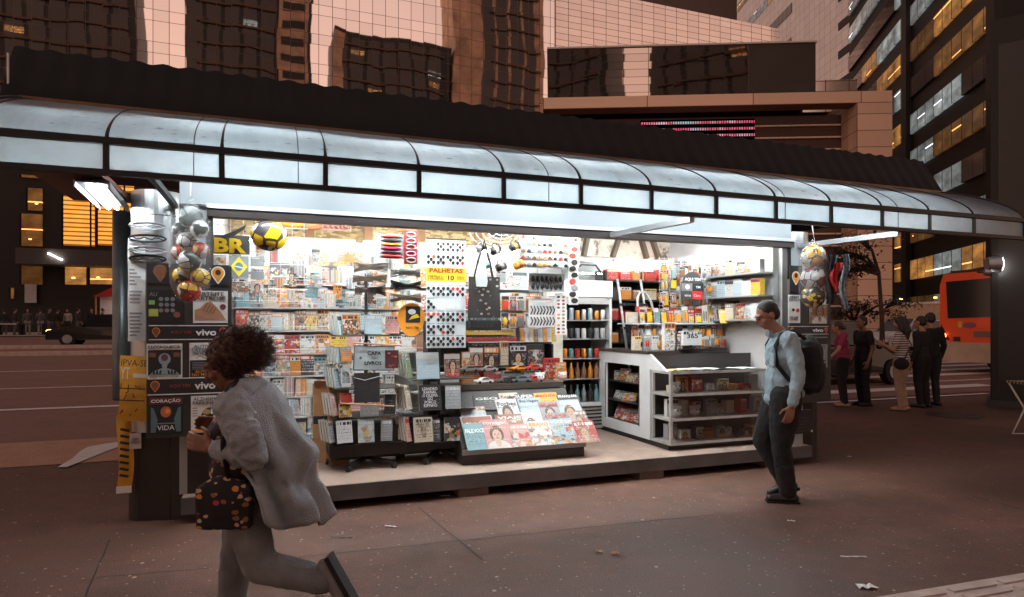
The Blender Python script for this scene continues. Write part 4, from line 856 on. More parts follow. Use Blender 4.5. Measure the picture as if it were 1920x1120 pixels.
for u, v, r, k, lb in ((357, 408, .1, 'grey', 'grey patterned toy ball, topmost in the left net'), (338, 432, .075, 'grey', 'grey toy ball at the upper left of the left net'), (376, 430, .078, 'bw', 'black and white toy ball at the upper right of the left net'), (352, 452, .085, 'white', 'white and red toy ball under the knot of the left net'), (336, 474, .075, 'red', 'red toy ball at the left edge of the left net'), (378, 470, .075, 'red', 'red toy ball at the right edge of the left net'), (356, 490, .1, 'bw', 'large black and white ball in the middle of the left net'), (339, 517, .075, 'yellow', 'yellow toy ball at the lower left of the left net'), (377, 520, .085, 'yellow', 'yellow and black toy ball at the lower right of the left net'), (355, 545, .1, 'red', 'big red toy ball at the bottom of the left net')):
    ball(357+(u-357)*.92, v, 4.85+rng.uniform(-.04, .04), r*.85, k, lb, GB)
def netbag(u, v0, v1, v2, D, r, label):
    p = atD(u, v1, D); top = atD(u, v0, D).z-p.z; bot = atD(u, v2, D).z-p.z
    mb = MB().lathe([(.004, top), (r*.22, top*.7), (r*.55, top*.25), (r*.92, -.03), (r, -.1), (r*1.02, bot*.5), (r*.95, bot*.8), (r*.6, bot)], n=20)
    t = thing('net_bag', label, 'net bag', p); mb.build('net', netmat, t); MB().tube([(0, 0, top), (.0, .02, top+.12), (0, .05, top+.25)], .004, 6).build('hang_cord', white_p, t)
netbag(357, 368, 402, 566, 4.84, .145, 'white net bag stuffed with colourful balls hanging at the left pillar')
GR = 'balls in the right net bag'
for v, r, k, lb in ((481, .125, 'orange', 'orange and cream ball, top of the right net'), (522, .128, 'silver', 'silver ball with maroon stripes, middle of the right net'), (556, .12, 'gold', 'yellow ball with black swirls, bottom of the right net')): ball(1525, v, 6.75, r, k, lb, GR)
netbag(1526, 446, 476, 572, 6.74, .15, 'white net bag holding three balls hanging at the right pillar')
# scarves and flags on the right pillar
for i, (u, m_, w, v0, v1) in enumerate(((1558, mat('scarf_black', (.03, .03, .035), .8), .1, 478, 570), (1565, mat('scarf_red', (.5, .02, .02), .7), .075, 494, 548), (1578, mat('scarf_dotted', (.2, .26, .3), .8, 0, .7, 60), .06, 478, 580))):
    p = atD(u, v1, 6.65+.05*i*0); H = atD(u, v0, 6.65).z-p.z; mb = MB()
    for s in (0, 1): mb.loft([[(x*w/6+.02*math.sin(i+z*.9), -.03*i+.012*s+.02*math.sin(x*2.2+z*.6), H*z/8) for x in range(-3, 4)] for z in range(9)])
    tag(mb.build('scarf', m_, None, p, -YAW), ['black scarf hanging beside the right net bag', 'short red scarf between two darker scarves at the right pillar', 'speckled grey scarf at the outer right of the pillar'][i], 'scarf')
YR = 5.592
strip_sign(1478, 612, 1553, 627, 'grey phone card strip across the right poster board', YR, False, darkgrey)
t, w, h = poster('magazine', 'slim white magazine headed NERVO CIATICO on the right poster board', *vrect(1478, 553, 1500, 606, YR), YR, paper, 'magazine')
txt(t, 'NERVO\nCIATICO', 0, h*.88, w*.9, h*.18, black_p, .01); disc(t, -w*.1, h*.47, w*.12, h*.05, black_p); disc(t, w*.28, h*.45, w*.14, h*.07, red_p); txt(t, 'FIM DAS\nDORES', -w*.05, h*.16, w*.7, h*.14, black_p)
t, w, h = poster('pick_sign', 'black sign with a single orange pick emblem at the right jamb', *vrect(1479, 498, 1502, 549, YR), YR-.01, black_p, 'sign'); pin(t, 0, h*.6, w*.32, white_p, orange_p); disc(t, 0, h*.63, w*.13, h*.09, black_p, d=.0055)
for i, (u0, v0, u1, v1, hue, kd, lb) in enumerate(((1518, 560, 1551, 607, 'brown', 'portrait', 'dim magazine with a face under the gold ball on the right board'), (1518, 632, 1551, 690, 'grey', 'portrait', 'dim grey magazine under the right phone card strip'), (1480, 632, 1512, 690, 'black', 'text', 'dark magazine under the right phone card strip, left one'), (1488, 770, 1520, 812, 'black', 'text', 'dark low magazine lettered over the right plinth'))):
    x0, z0, x1, z1 = vrect(u0, v0, u1, v1, YR); mag('magazine', lb, 'magazine', ((x0+x1)/2, YR, z0), x1-x0, z1-z0, 0, 0, hue, kd)
t, w, h = poster('plinth_poster', 'black poster lettered AULA DE CIENCIAS low on the right plinth', *vrect(1490, 765, 1522, 805, 5.745), 5.735, black_p, 'poster'); txt(t, 'AULA\nDE\nCIÊNCIAS\nDE\nTROPEÇOS', 0, h*.55, w*.8, h*.75, grey_p)
rect(t, -w*.5, -.03, w*.5, -.005, paper)
# ---------------------------------------------------------------- hanging things at the shopfront
def hang(name, label, cat, u0, v0, u1, v1, y, base, thick=.006):
    x0, z0, x1, z1 = vrect(u0, v0, u1, v1, y); return poster(name, label, x0, z0, x1, z1, y, base, cat)
# wire grid at the left of the opening
t = thing('wire_grid', 'white wire display grid inside the left edge of the shopfront', 'wire grid', (-.1, 6.02, 1.75)); mb = MB()
for k in range(8): mb.cyl((-.33+k*.1, 0, 0), (-.33+k*.1, 0, .78), .003, n=5)
for k in range(8): mb.cyl((-.35, 0, .01+k*.108), (.4, 0, .01+k*.108), .003, n=5)
mb.build('grid_wires', wire, t)
t, w, h = hang('letter_banner', 'black banner with big yellow letters BR hanging at the left of the shopfront', 'banner', 398, 440, 468, 478, 5.98, mat('banner_dark', (.05, .06, .06), .6)); txt(t, 'BR', -w*.02, h*.45, w*.86, h*.78, yellow_p, .04)
shape(t, [(-w*.5, h*.75), (w*.1, h*1.25), (w*.42, h*1.62), (w*.36, h*1.35), (w*.1, h*1.0), (-w*.5, h*.55)], black_p, 'sash')
p = atY(505, 470, 6.0); t = thing('ball_cushion', 'black and yellow ball-shaped cushion in clear wrap hanging near the top left', 'cushion', p)
MB().sph((0, 0, .13), (.155, .07, .135), 20, 14).build('cushion', ballmat('cushion_print', (.85, .55, .02), (.03, .03, .035), 2.2, .5), t)

t, w, h = hang('flag_tile', 'grey card with a yellow diamond and round emblem at the left of the shopfront', 'flag', 430, 480, 466, 521, 5.98, mat('flag_grey', (.24, .27, .28), .6)); shape(t, [(-w*.44, h*.5), (0, h*.03), (w*.44, h*.5), (0, h*.97)], mat('flag_yellow', (.82, .68, .05), .5)); disc(t, 0, h*.5, w*.22, h*.2, mat('flag_blue', (.16, .22, .28), .5), d=.005); shape(t, [(-w*.2, h*.5), (w*.2, h*.42), (w*.2, h*.47), (-w*.2, h*.55)], white_p, 'printed_motif', .006)
for i, (u0, v0, u1, v1, hue, kd) in enumerate(((432, 522, 466, 549, 'brown', 'collage'), (470, 482, 495, 500, 'grey', 'text'), (470, 504, 495, 524, 'grey', 'text'), (400, 478, 424, 500, 'cream', 'collage'), (470, 527, 494, 550, 'white', 'portrait'))):
    x0, z0, x1, z1 = vrect(u0, v0, u1, v1, 5.985); mag('card_pack', f'{hue} {MOTIF[kd]} card pack on the left wire grid, {["under the flag tile","beside the flag tile, upper","beside the flag tile, lower","below the letter banner","at its bottom right corner"][i]}', 'card pack', ((x0+x1)/2, 5.985, z0), x1-x0, z1-z0, 0, 0, hue, kd)
# guitar-pick poster
pick_m = mat('poster_blue_white', (.68, .75, .78), .45, 0, .03)
t, w, h = hang('pick_poster', 'tall pale poster of guitar picks with a yellow price band', 'poster', 799, 447, 873, 652, 6.1, pick_m)
rect(t, -w/2, h*.61, w/2, h*.735, yellow_p, 'price_band', .003); txt(t, 'PALHETAS', 0, h*.71, w*.84, h*.042, mat('dark_red_print', (.42, .05, .02), .5), .03); txt(t, 'CARTELA C/\n5 PALHETAS', -w*.26, h*.645, w*.4, h*.04, black_p); txt(t, '10', w*.12, h*.645, w*.16, h*.045, black_p, .03); txt(t, 'PEÇA\nAQUI', w*.36, h*.645, w*.18, h*.035, brown_p)
rect(t, -w/2, h*.992, w/2, h*1.006, black_p, 'top_rail', .006)
rows_ = [(.93, (1, 2, 3)), (.81, (0, 1, 2, 3)), (.52, (0, 1, 2, 3)), (.40, (0,)), (.285, (0, 1, 2, 3)), (.17, (0, 1, 2)), (.06, (0, 1, 2, 3))]
pcs = MB(); reds = MB(); lin = MB()
for zc, cols in rows_:
    for c in cols:
        x = -w*.37+c*w*.245; z = h*zc
        for dx, dz in ((-.075, .028), (.055, .028), (-.01, .0), (-.075, -.03), (.055, -.03)):
            r = w*.038; tgt = reds if rng.random() < .12 else pcs
            if rng.random() < .06: continue
            cx_, cz_ = x+dx*w, z+dz*h*.9
            tgt.prism([(cx_+r*math.cos(RAD(a)), cz_+r*1.1*math.sin(RAD(a))) for a in (-20, 20, 60, 90, 120, 160, 200)]+[(cx_-r*.15, cz_-r*1.35), (cx_+r*.15, cz_-r*1.35)], -.009, -.0032, 'xz')
        lin.box(x-w*.1, -.0045, z+.05*h, x+w*.07, -.0032, z+.054*h)
full = MB().box(-w/2, -.003, 0, w/2, .003, h)
for part_, mi_ in ((pcs, 1), (reds, 2), (lin, 3)): full.add(part_.v, part_.f, mi_)
[c for c in t.children if c.name.startswith('sheet')][0].data = full.mesh('sheet', [pick_m, black_p, red_p, grey_p])
for c in range(1, 4): rect(t, -w/2+c*w*.25-.0012, h*.01, -w/2+c*w*.25+.0012, h*.6, mat('pocket_line', (.45, .52, .55), .5), 'pocket_seam', .0015); rect(t, -w/2+c*w*.25-.0012, h*.74, -w/2+c*w*.25+.0012, h*.98, mat('pocket_line', (.45, .52, .55), .5), 'pocket_seam', .0015)
for z in (.115, .225, .345, .46, .58, .87): rect(t, -w/2, h*z-.001, w/2, h*z+.001, mat('pocket_line', (.45, .52, .55), .5), 'pocket_seam', .0015)
# orange pick-shaped sign
x0, z0, x1, z1 = vrect(745, 568, 797, 632, 6.2); t = thing('pick_sign', 'large orange pick-shaped sign lettered AQUI TEM left of the pick poster', 'sign', ((x0+x1)/2, 6.2, z0)); w = x1-x0; h = z1-z0
MB().prism([(w/2*math.cos(a)*(1 if math.sin(a) > -.2 else .93), h*.55+h*.45*math.sin(a)*(1 if math.sin(a) > 0 else 1.2)) for a in [2*math.pi*i/28 for i in range(28)]], -.003, .003, 'xz').build('board', orange_p, t)
rect(t, -w*.2, h*.42, w*.32, h*.9, black_p); disc(t, w*.02, h*.74, w*.14, h*.08, white_p, d=.005); shape(t, [(-w*.1, h*.5), (w*.3, h*.58), (w*.2, h*.68), (w*.02, h*.62)], yellow_p, 'printed_motif', .006); txt(t, 'AQUI TEM', w*.02, h*.28, w*.46, h*.06, black_p, .01)
# tote bag
p = atY(908, 596, 6.0); t = thing('tote_bag', 'black tote bag with pale leaf print hanging by its handles', 'bag', p, RAD(-6)); wb, hb = .33, .40
def leafm():
    m, n, b = newmat('leaf_print_cloth'); co = n.n('TexCoord').outputs['Object']
    vo = n.n('TexVoronoi', {'Vector': n.n('Mapping', {0: co, 2: (0, .7, 0), 3: (17, 17, 24)}).outputs[0], 'Scale': 1.0, 'Randomness': .55}); k = n.m('LESS_THAN', vo.outputs['Distance'], .27)
    n.t.links.new(n.mix(k, (.025, .022, .02), n.ramp(n.noise(co, 14, 2), [(.4, (.42, .36, .3)), (.6, (.16, .1, .07))])), b.inputs['Base Color']); b.inputs['Roughness'].default_value = .85; return m
leaf = leafm(); mb = MB()
for s in (-1, 1): mb.loft([[((x/8-.5)*wb*(1.0-.06*z/8), s*.03*math.sin(math.pi*x/8)+.006*math.sin(x*2+z), hb*z/8) for x in range(9)] for z in range(9)])
mb.build('body', leaf, t)
for s in (-.012, .012): MB().tube([(-.1, s, hb-.02), (-.06, s, hb+.16), (.0, s, hb+.36), (.05, s, hb+.16), (.09, s, hb-.02)], .011, 6).build('handle', leaf, t)
p = atY(901, 538, 5.95); tag(MB().prism([(-.05, 0), (.05, 0), (.06, .05), (.04, .2), (-.03, .22), (-.06, .1)], -.02, .0, 'xz').build('plastic_sleeve', mat('sleeve_clear', (.6, .66, .68), .3), None, (p.x, 5.93, p.z)), 'clear plastic sleeve hooked over the tote bag', 'sleeve')
# mugs
def mug(u, v, y, m_, lb, tilt, band=None):
    p = atY(u, v, y); t = thing('mug', lb, 'mug', p, 0, 'mugs hung under the ceiling'); t.rotation_euler = (0, RAD(tilt), .2)
    MB().lathe([(.038, 0), (.04, .005), (.04, .095), (.036, .095), (.036, .012)], (0, 0, 0), 18).build('cup', m_, t)
    MB().tube([(-.038, 0, .08), (-.065, 0, .075), (-.072, 0, .05), (-.062, 0, .025), (-.038, 0, .02)], .006, 6).build('handle', m_, t)
    if band: MB().lathe([(.0405, .03), (.0408, .032), (.0408, .065), (.0405, .067)], n=18).build('printed_band', band, t)
mug(895, 468, 6.05, grey_p, 'grey mug hanging left above the tote bag', 62, black_p); mug(922, 472, 6.1, black_p, 'black mug with a pale check hanging second from left', 70, white_p); mug(958, 466, 6.05, black_p, 'black mug with a gold band hanging near the toy card panel', 66, mat('gold_band', (.5, .25, .06), .4)); mug(903, 498, 6.0, white_p, 'white mug hanging in front of the tote handles', 80, teal_p); mug(932, 503, 6.05, black_p, 'black and silver mug in the lower row of mugs', 72, grey_p); mug(966, 500, 6.05, orange_p, 'orange mug in the lower row of mugs', 66, brown_p)
# grid of tiny toy cards
t, w, h = hang('toy_card_panel', 'pale panel of many tiny carded toys hanging right of the mugs', 'display panel', 974, 438, 1086, 506, 6.1, mat('panel_blue', (.42, .5, .53), .5))
cols = [black_p, white_p, red_p, grey_p, orange_p, cardboard, teal_p, brown_p]
for i in range(11):
    for j in range(5):
        x, z = -w*.44+i*w*.088, h*.1+j*h*.2; mb = MB(); k = rng.randrange(3)
        if k == 0: mb.sph((x, -.008, z), (w*.03, .006, h*.05), 8, 6)
        elif k == 1: mb.prism([(x-w*.035, z-h*.04), (x+w*.03, z-h*.05), (x+w*.035, z+h*.02), (x, z+h*.06), (x-w*.02, z+h*.03)], -.012, -.0035, 'xz')
        else: mb.box(x-w*.035, -.012, z-h*.035, x+w*.035, -.0035, z+h*.02); mb.sph((x, -.01, z+h*.03), (w*.02, .006, h*.04), 8, 6)
        mb.build('carded_toy', rng.choice(cols), t)
t, w, h = hang('button_strip', 'narrow strip of round red and black badges beside the white partition', 'badge strip', 1066, 462, 1084, 572, 6.08, paper)
for k in range(9): disc(t, (-1)**k*w*.1, h*(.95-.11*k), w*.34, h*.045, rng.choice([black_p, magenta_p, red_p, grey_p]), 'badge', .008)
# sunglasses card, key-ring board
t, w, h = hang('sunglasses_display', 'row of dark sunglasses hanging under the toy card panel', 'display', 992, 512, 1058, 548, 6.2, mat('panel_grey', (.3, .33, .34), .5))
for k in range(7):
    mb = MB()
    for s in (-1, 1): mb.sph((-w*.4+k*w*.13+s*w*.0, -.012, h*.5+s*h*.2), (w*.05, .01, h*.17), 10, 6)
    mb.tube([(-w*.4+k*w*.13, -.015, h*.1), (-w*.36+k*w*.13, -.03, h*.5), (-w*.4+k*w*.13, -.015, h*.9)], .004, 5); mb.build('sunglasses', black_p, t)
t, w, h = hang('keyring_board', 'white board of hanging black hair clips with a small price, beside the partition', 'display board', 991, 560, 1040, 614, 6.3, white_p); txt(t, '11,00', w*.28, h*.9, w*.25, h*.05, red_p)
for j in range(2):
    for i in range(8): MB().tube([(-w*.42+i*w*.12, -.008, h*(.4-.38*j+.35)), (-w*.36+i*w*.12, -.014, h*(.4-.38*j+.2)), (-w*.43+i*w*.12, -.008, h*(.4-.38*j+.05))], .006, 6).build('hair_clip', black_p, t)
t, w, h = hang('sticker_sheet', 'white sheet with two columns of small stickers on the partition', 'sticker sheet', 1041, 550, 1062, 628, 6.3, white_p)
for j in range(11):
    for i in range(2): disc(t, (-.22+.44*i)*w, h*(.06+.085*j), w*.13, h*.027, rng.choice(cols), 'sticker', .003)
# clear bags of dark cables
for i, (u0, v0, u1, v1, c) in enumerate(((662, 490, 728, 512, 'pale'), (660, 512, 726, 532, 'brown'), (664, 533, 724, 556, 'black'), (731, 502, 789, 522, 'pale'), (731, 525, 790, 545, 'black'), (731, 549, 790, 568, 'brown'))):
    x0, z0, x1, z1 = vrect(u0, v0, u1, v1, 6.15); t = thing('cable_bag', f'clear bag of {c} cables, {["top","middle","lowest"][i % 3]} in the {["left","right"][i//3]} column of bags', 'cable bag', ((x0+x1)/2, 6.15, z0)); w, h = x1-x0, z1-z0
    mm = {'pale': mat('cable_pale', (.5, .47, .42), .5), 'brown': mat('cable_brown', (.3, .2, .13), .5), 'black': black_p}[c]; mb = MB()
    for q in range(14): mb.tube([(-w*.48, rng.uniform(-.01, .01), rng.uniform(0, h)), (rng.uniform(-.2, .2)*w, -.012, rng.uniform(.3, .7)*h), (w*.48, rng.uniform(-.01, .01), rng.uniform(0, h))], .006, 5)
    mb.build('cables', mm, t); MB().box(-w/2, -.02, 0, w/2, -.019, h).build('bag_film', glass, t)
# pocket-knife cards
t, w, h = hang('knife_card', 'hanging card of red and black pocket knives under the ceiling', 'display card', 703, 438, 757, 486, 6.1, mat('card_steel', (.4, .46, .5), .4))
for k in range(6): MB().sph((w*.05, -.012, h*(.1+.16*k)), (w*.38, .012, h*.05), 12, 6).build('pocket_knife', [red_p, black_p, magenta_p, orange_p, black_p, red_p][k], t)
t, w, h = hang('lighter_strip', 'narrow hanging strip of red and silver rings beside the knife card', 'display strip', 757, 432, 783, 496, 6.08, mat('strip_red', (.35, .03, .04), .5))
for k in range(5): MB().tube([(w*.34*math.cos(a*math.pi/6), -.012, h*(.12+.19*k)+h*.07*math.sin(a*math.pi/6)) for a in range(13)], .006, 6).build('ring', steel, t)
# caps and egg tray above, under the ceiling
for i, (u, v, w_, m_, nm, lb) in enumerate(((550, 420, .3, orange_p, 'hanging_pouch', 'orange pouch hanging under the ceiling near the egg tray'), (582, 424, .25, mat('rust', (.4, .15, .06), .6), 'hanging_pouch', 'rust pouch hanging under the ceiling, right of the orange one'))):
    p = atY(u, v, 7.3); tag(MB().sph((0, 0, 0), (w_/2, .05, .05), 12, 8).build(nm, m_, None, p), lb, 'pouch')
p = atY(603, 424, 7.3); mb = MB()
for i in range(6):
    for j in range(3): mb.sph((i*.055, 0, j*.05), (.025, .02, .024), 8, 6)
mb.box(-.04, .005, -.04, .32, .012, .14); tag(mb.build('bead_card', mat('bead_brown', (.32, .14, .1), .35), None, p), 'brown bubble card hanging under the ceiling at left', 'display card')
# fan guard
p = atY(935, 436, 7.2); t = thing('fan', 'white wire fan guard up under the ceiling behind the mugs', 'fan', p); mb = MB()
for k in range(5): mb.tube([((.09+.07*k)*math.cos(a*math.pi/12), -.1+.02*k, (.09+.07*k)*.55*math.sin(a*math.pi/12)) for a in range(25)], .006, 5)
for a in range(8): mb.tube([(.03*math.cos(a*.785), -.12, .02*math.sin(a*.785)), (.38*math.cos(a*.785), -.02, .21*math.sin(a*.785))], .004, 5)
mb.build('guard', white, t); MB().cyl((0, -.05, 0), (0, .12, 0), .07).build('motor', black, t)
# ------------------------------------------------------------------ book spinners near the front
def spinner(x, y, name, label, tiers, zt, bz=.42):
    t = thing(name, label, 'book rack', (x, y, FL))
    for k in range(5):
        a = RAD(72*k+20+hash(name) % 1*0); e = (.36*math.cos(a), .36*math.sin(a))
        MB().bar((0, 0, .075), (e[0], e[1], .05), .045, .03).build('leg', black, t); c = MB().cyl((-.018, 0, 0), (.018, 0, 0), .028, n=14).build('caster', blackrub, t, (e[0], e[1], .03), a)
    MB().cyl((0, 0, .05), (0, 0, zt), .016).build('pole', black, t)
    MB().box(-.36, -.2, bz-.3, .36, .24, bz-.02).build('drum', mat('drum_black', (.01, .009, .009), .6), t)
    for z, r in tiers:
        MB().tube([(r*math.cos(i*math.pi/12), r*math.sin(i*math.pi/12)*.8, z) for i in range(25)], .005, 5).build('tier_ring', black, t)
        MB().box(-.32, -.24, z-.006, .32, .22, z).build('tier_tray', black, t)
    return t
spinner(.86, 6.35, 'book_rack', 'black wheeled book rack with a CAPA LIVROS sign, left of the pair', [(atY(650, v, 6.2).z-FL-.004, .33) for v in (831, 783, 728, 629)], 1.78)
spinner(1.6, 6.42, 'book_rack', 'black wheeled book rack with a stacked lower basket, right of the pair', [(atY(800, v, 6.2).z-FL-.004, .3) for v in (830, 769, 711)], 1.3)
GS = 'books on the wheeled racks'
def bookrow(y, spec, where, lean=12):
    for i, (u0, v0, u1, v1, hue, kd, yaw, extra) in enumerate(spec):
        x0, z0, x1, z1 = vrect(u0, v0, u1, v1, y); w = x1-x0
        if yaw == 's':                                    # several copies fanned behind each other
            for k in range(4): mag('book', f'{hue} fanned copy, {ORD[k]} from front, {extra}, {where}', 'book', ((x0+x1)/2-.022*k, y+.01+.022*k, z0+.006*k), w*.55, z1-z0, RAD(lean), RAD(38), hue, 'text', .022, GS)
        else: mag('book', f'{hue} {MOTIF[kd]} book, {extra}, {where}', 'book', ((x0+x1)/2, y, z0), w, z1-z0, RAD(lean), RAD(yaw), hue, kd, .022, GS)
bookrow(6.22, [(642, 590, 673, 628, 'black', 'collage', 6, 'with brown picture, left'), (684, 590, 716, 627, 'pale blue', 'text', -4, 'with yellow badge, middle'), (722, 592, 748, 626, 'pink', 'text', -20, 'right of the pale one'), (630, 592, 650, 630, 'pale blue', 's', 's', 'at the left end')], 'left rack top tier')
bookrow(6.16, [(640, 650, 660, 678, 'orange', 'text', 14, 'left of the white sign'), (640, 690, 658, 726, 'white', 'text', 12, 'under the orange one'), (625, 652, 645, 680, 'pale blue', 's', 's', 'upper left end'), (622, 690, 645, 728, 'pale blue', 's', 's', 'lower left end')], 'left rack second tier')
bookrow(6.12, [(638, 738, 660, 756, 'red', 'text', 10, 'above the yellow one'), (636, 758, 660, 782, 'yellow', 'collage', 10, 'with a dark figure, left'), (676, 757, 710, 780, 'grey', 'text', 0, 'below the tote pouch'), (618, 740, 640, 780, 'pink', 's', 's', 'left end'), (720, 740, 742, 776, 'black', 'text', -25, 'turned at the right end')], 'left rack third tier')
bookrow(6.06, [(632, 790, 662, 830, 'white', 'text', 12, 'with seal, left'), (672, 788, 702, 829, 'pale blue', 'collage', 0, 'with green bird, middle'), (714, 788, 735, 826, 'grey', 'text', -14, 'with dark foot, right'), (612, 792, 634, 830, 'grey', 's', 's', 'left end')], 'left rack bottom tier')
bookrow(6.2, [(782, 661, 824, 710, 'pale blue', 'text', 0, 'with orange head, middle'), (834, 663, 862, 707, 'brown', 'portrait', -10, 'with a face, right'), (758, 664, 780, 708, 'green', 's', 's', 'left end')], 'right rack top tier')
bookrow(6.14, [(786, 722, 828, 768, 'black', 'text', 0, 'lettered white on black, middle'), (836, 724, 864, 766, 'grey', 'text', -8, 'pale lettered, right'), (756, 724, 780, 768, 'cream', 's', 's', 'left end')], 'right rack middle tier')
bookrow(6.08, [(777, 784, 812, 828, 'cream', 'text', 3, 'with bold block letters, middle'), (813, 786, 826, 828, 'black', 'text', -4, 'with pale letters, behind the cream one'), (834, 784, 862, 826, 'black', 'collage', -8, 'dark patterned, right'), (758, 784, 778, 828, 'pink', 's', 's', 'left end')], 'right rack bottom tier')
for s, u, v, y, w, h in (('LEANDRO\nKARNAL', 806, 731, 6.11, .15, .05), ('O DILEMA\nDO\nPORCO\nESPINHO', 806, 752, 6.11, .15, .11), ('PRAÇA DOS\nIMOR\nTAIS', 795, 803, 6.045, .12, .1), ('MAGRA\nDE ASSIS', 649, 702, 6.125, .07, .06), ('NOVO', 655, 584, 7.6, .12, .06)):
    p = atY(u, v, y); tt = thing('cover_lettering', f'raised title lettering reading {s.split(chr(10))[0].title()} on a book cover', 'lettering', p) if False else None
# lettering belongs to its book: attach to the nearest book object
def letter_on(frag, s, w, h, m_, zc=.5, bold=.02, scale_fix=True):
    for o in COL.objects:
        if frag in (o.get('label') or ''):
            t = text(s, w, h, m_, o, (0, -.0165, zc)); t.scale = (1/o.scale.x, 1/o.scale.z, 1); return
letter_on('lettered white on black, middle', 'LEANDRO\nKARNAL\nO DILEMA\nDO\nPORCO\nESPINHO', .15, .19, white_p)
letter_on('with bold block letters, middle', 'PRAÇA DOS\nIMOR\nTAIS', .12, .14, black_p)
letter_on('under the orange one', 'MACHA\nDE ASSIS', .07, .11, black_p)
# sign with dark book cover and pouch
t, w, h = hang('cover_sign', 'pale framed sign lettered CAPA LIVROS on the left book rack', 'sign', 662, 649, 738, 694, 6.02, mat('sign_pale', (.5, .6, .64), .45)); t.rotation_euler.y = RAD(2)
for a in ((-w/2, 0, w/2, h*.03), (-w/2, h*.97, w/2, h), (-w/2, 0, -w/2+h*.03, h), (w/2-h*.03, 0, w/2, h)): rect(t, *a, darkgrey, 'frame', .004)
txt(t, 'CAPA', w*.0, h*.7, w*.34, h*.16, black_p, .03); txt(t, 'PARA', w*.0, h*.5, w*.12, h*.05, black_p); txt(t, 'LIVROS', w*-.02, h*.3, w*.42, h*.15, black_p, .03); disc(t, -w*.33, h*.5, w*.03, h*.06, brown_p)
t, w, h = hang('pouch', 'small maroon patterned pouch clipped at the right of the white sign', 'pouch', 722, 657, 747, 690, 5.98, mat('pouch_maroon', (.09, .02, .025), .8)); 
for k in range(7): disc(t, rng.uniform(-.35, .35)*w, rng.uniform(.1, .9)*h, w*.12, h*.05, rng.choice([skinlight, red_p, cardboard]), 'printed_motif', .003)
t, w, h = hang('book_cover', 'large black cloth book cover hanging below the white sign', 'book cover', 664, 700, 712, 754, 6.0, mat('cover_black', (.03, .028, .028), .7), .02); MB().tube([(-w*.5, -.01, h*.85), (-w*.1, -.02, h*.76), (w*.6, -.01, h*.9)], .003, 5).build('cord', white_p, t)
for v, u0, u1 in ((643, 662, 753), (757, 640, 739)): 
    a = atY(u0, v, 5.97); b = atY(u1, v+5, 5.97); tag(MB().cyl(a, b, .008, n=8).build('wooden_rod', mat('rod_wood', (.42, .26, .17), .5)), ['pale wooden rod lying across the left book rack above the sign', 'pale wooden rod lying across the left book rack below the black cover'][v > 700], 'rod')
# tall cartons at the left
for i, (u0, v0, u1, v1, y, dp) in enumerate(((588, 722, 622, 858, 6.55, .16), (616, 728, 655, 872, 6.42, .14))):
    x0, z0, x1, z1 = vrect(u0, v0, u1, v1, y); t = thing('cardboard_carton', ['tall open cardboard carton with a black tape band, left of the book racks', 'narrow cardboard carton standing in front of the taped one'][i], 'carton', ((x0+x1)/2, y, FL)); w = x1-x0; h = z1-FL; mb = MB()
    for a in ((-w/2, 0, w/2, .005), (-w/2, dp-.005, w/2, dp), (-w/2, .0055, -w/2+.005, dp-.0055), (w/2-.005, .0055, w/2, dp-.0055)): mb.box(a[0], a[1], .0, a[2], a[3], h)
    mb.build('carton', cardboard, t); MB().obox((0, -.03, h+.02), (w, .08, .004), (RAD(-35), 0, 0)).build('flap', cardboard, t)
    if i == 0: MB().box(-w/2-.002, -.003, h*.5, w/2+.002, dp+.002, h*.6).build('tape_band', black_p, t)
V3 = Vector
# ------------------------------------------------------------------ sloped magazine display
mx0, mx1, my0, my1 = 1.72, 3.02, 5.93, 6.42
t = thing('magazine_display', 'dark low display with a sloped front full of large magazines', 'display stand', ((mx0+mx1)/2, 6.1, FL))
dkw = mat('display_dark', (.022, .018, .016), .5)
part(MB().box(mx0, my0+.02, FL, mx1, my1+.12, .33), 'base', dkw, t); part(MB().prism([(my0+.03, .3305), (my1, .86), (my1+.1, .86), (my1+.1, .3305)], mx0, mx1, 'yz'), 'sloped_panel', dkw, t)
part(MB().box(mx0-.01, my0-.0, .3, mx1+.01, my0+.026, .352), 'front_lip', steel, t)
for z in (.5, .67): part(MB().box(mx0, my0+.03+(z-.33)*.925-.03, z, mx1, my0+.03+(z-.33)*.925-.018, z+.03), 'ledge', glass, t)
part(MB().box(mx0-.1, my1+.0, .872, mx1-.02, my1+.5, .93), 'top_shelf', mat('shelf_dark', (.07, .06, .05), .4), t)
for x in (mx0, mx1-.03): part(MB().box(x, my1+.12, FL, x+.03, my1+.45, .871), 'side', dkw, t)
def slope_y(z): return my0+.03+(z-.33)*.925-.028
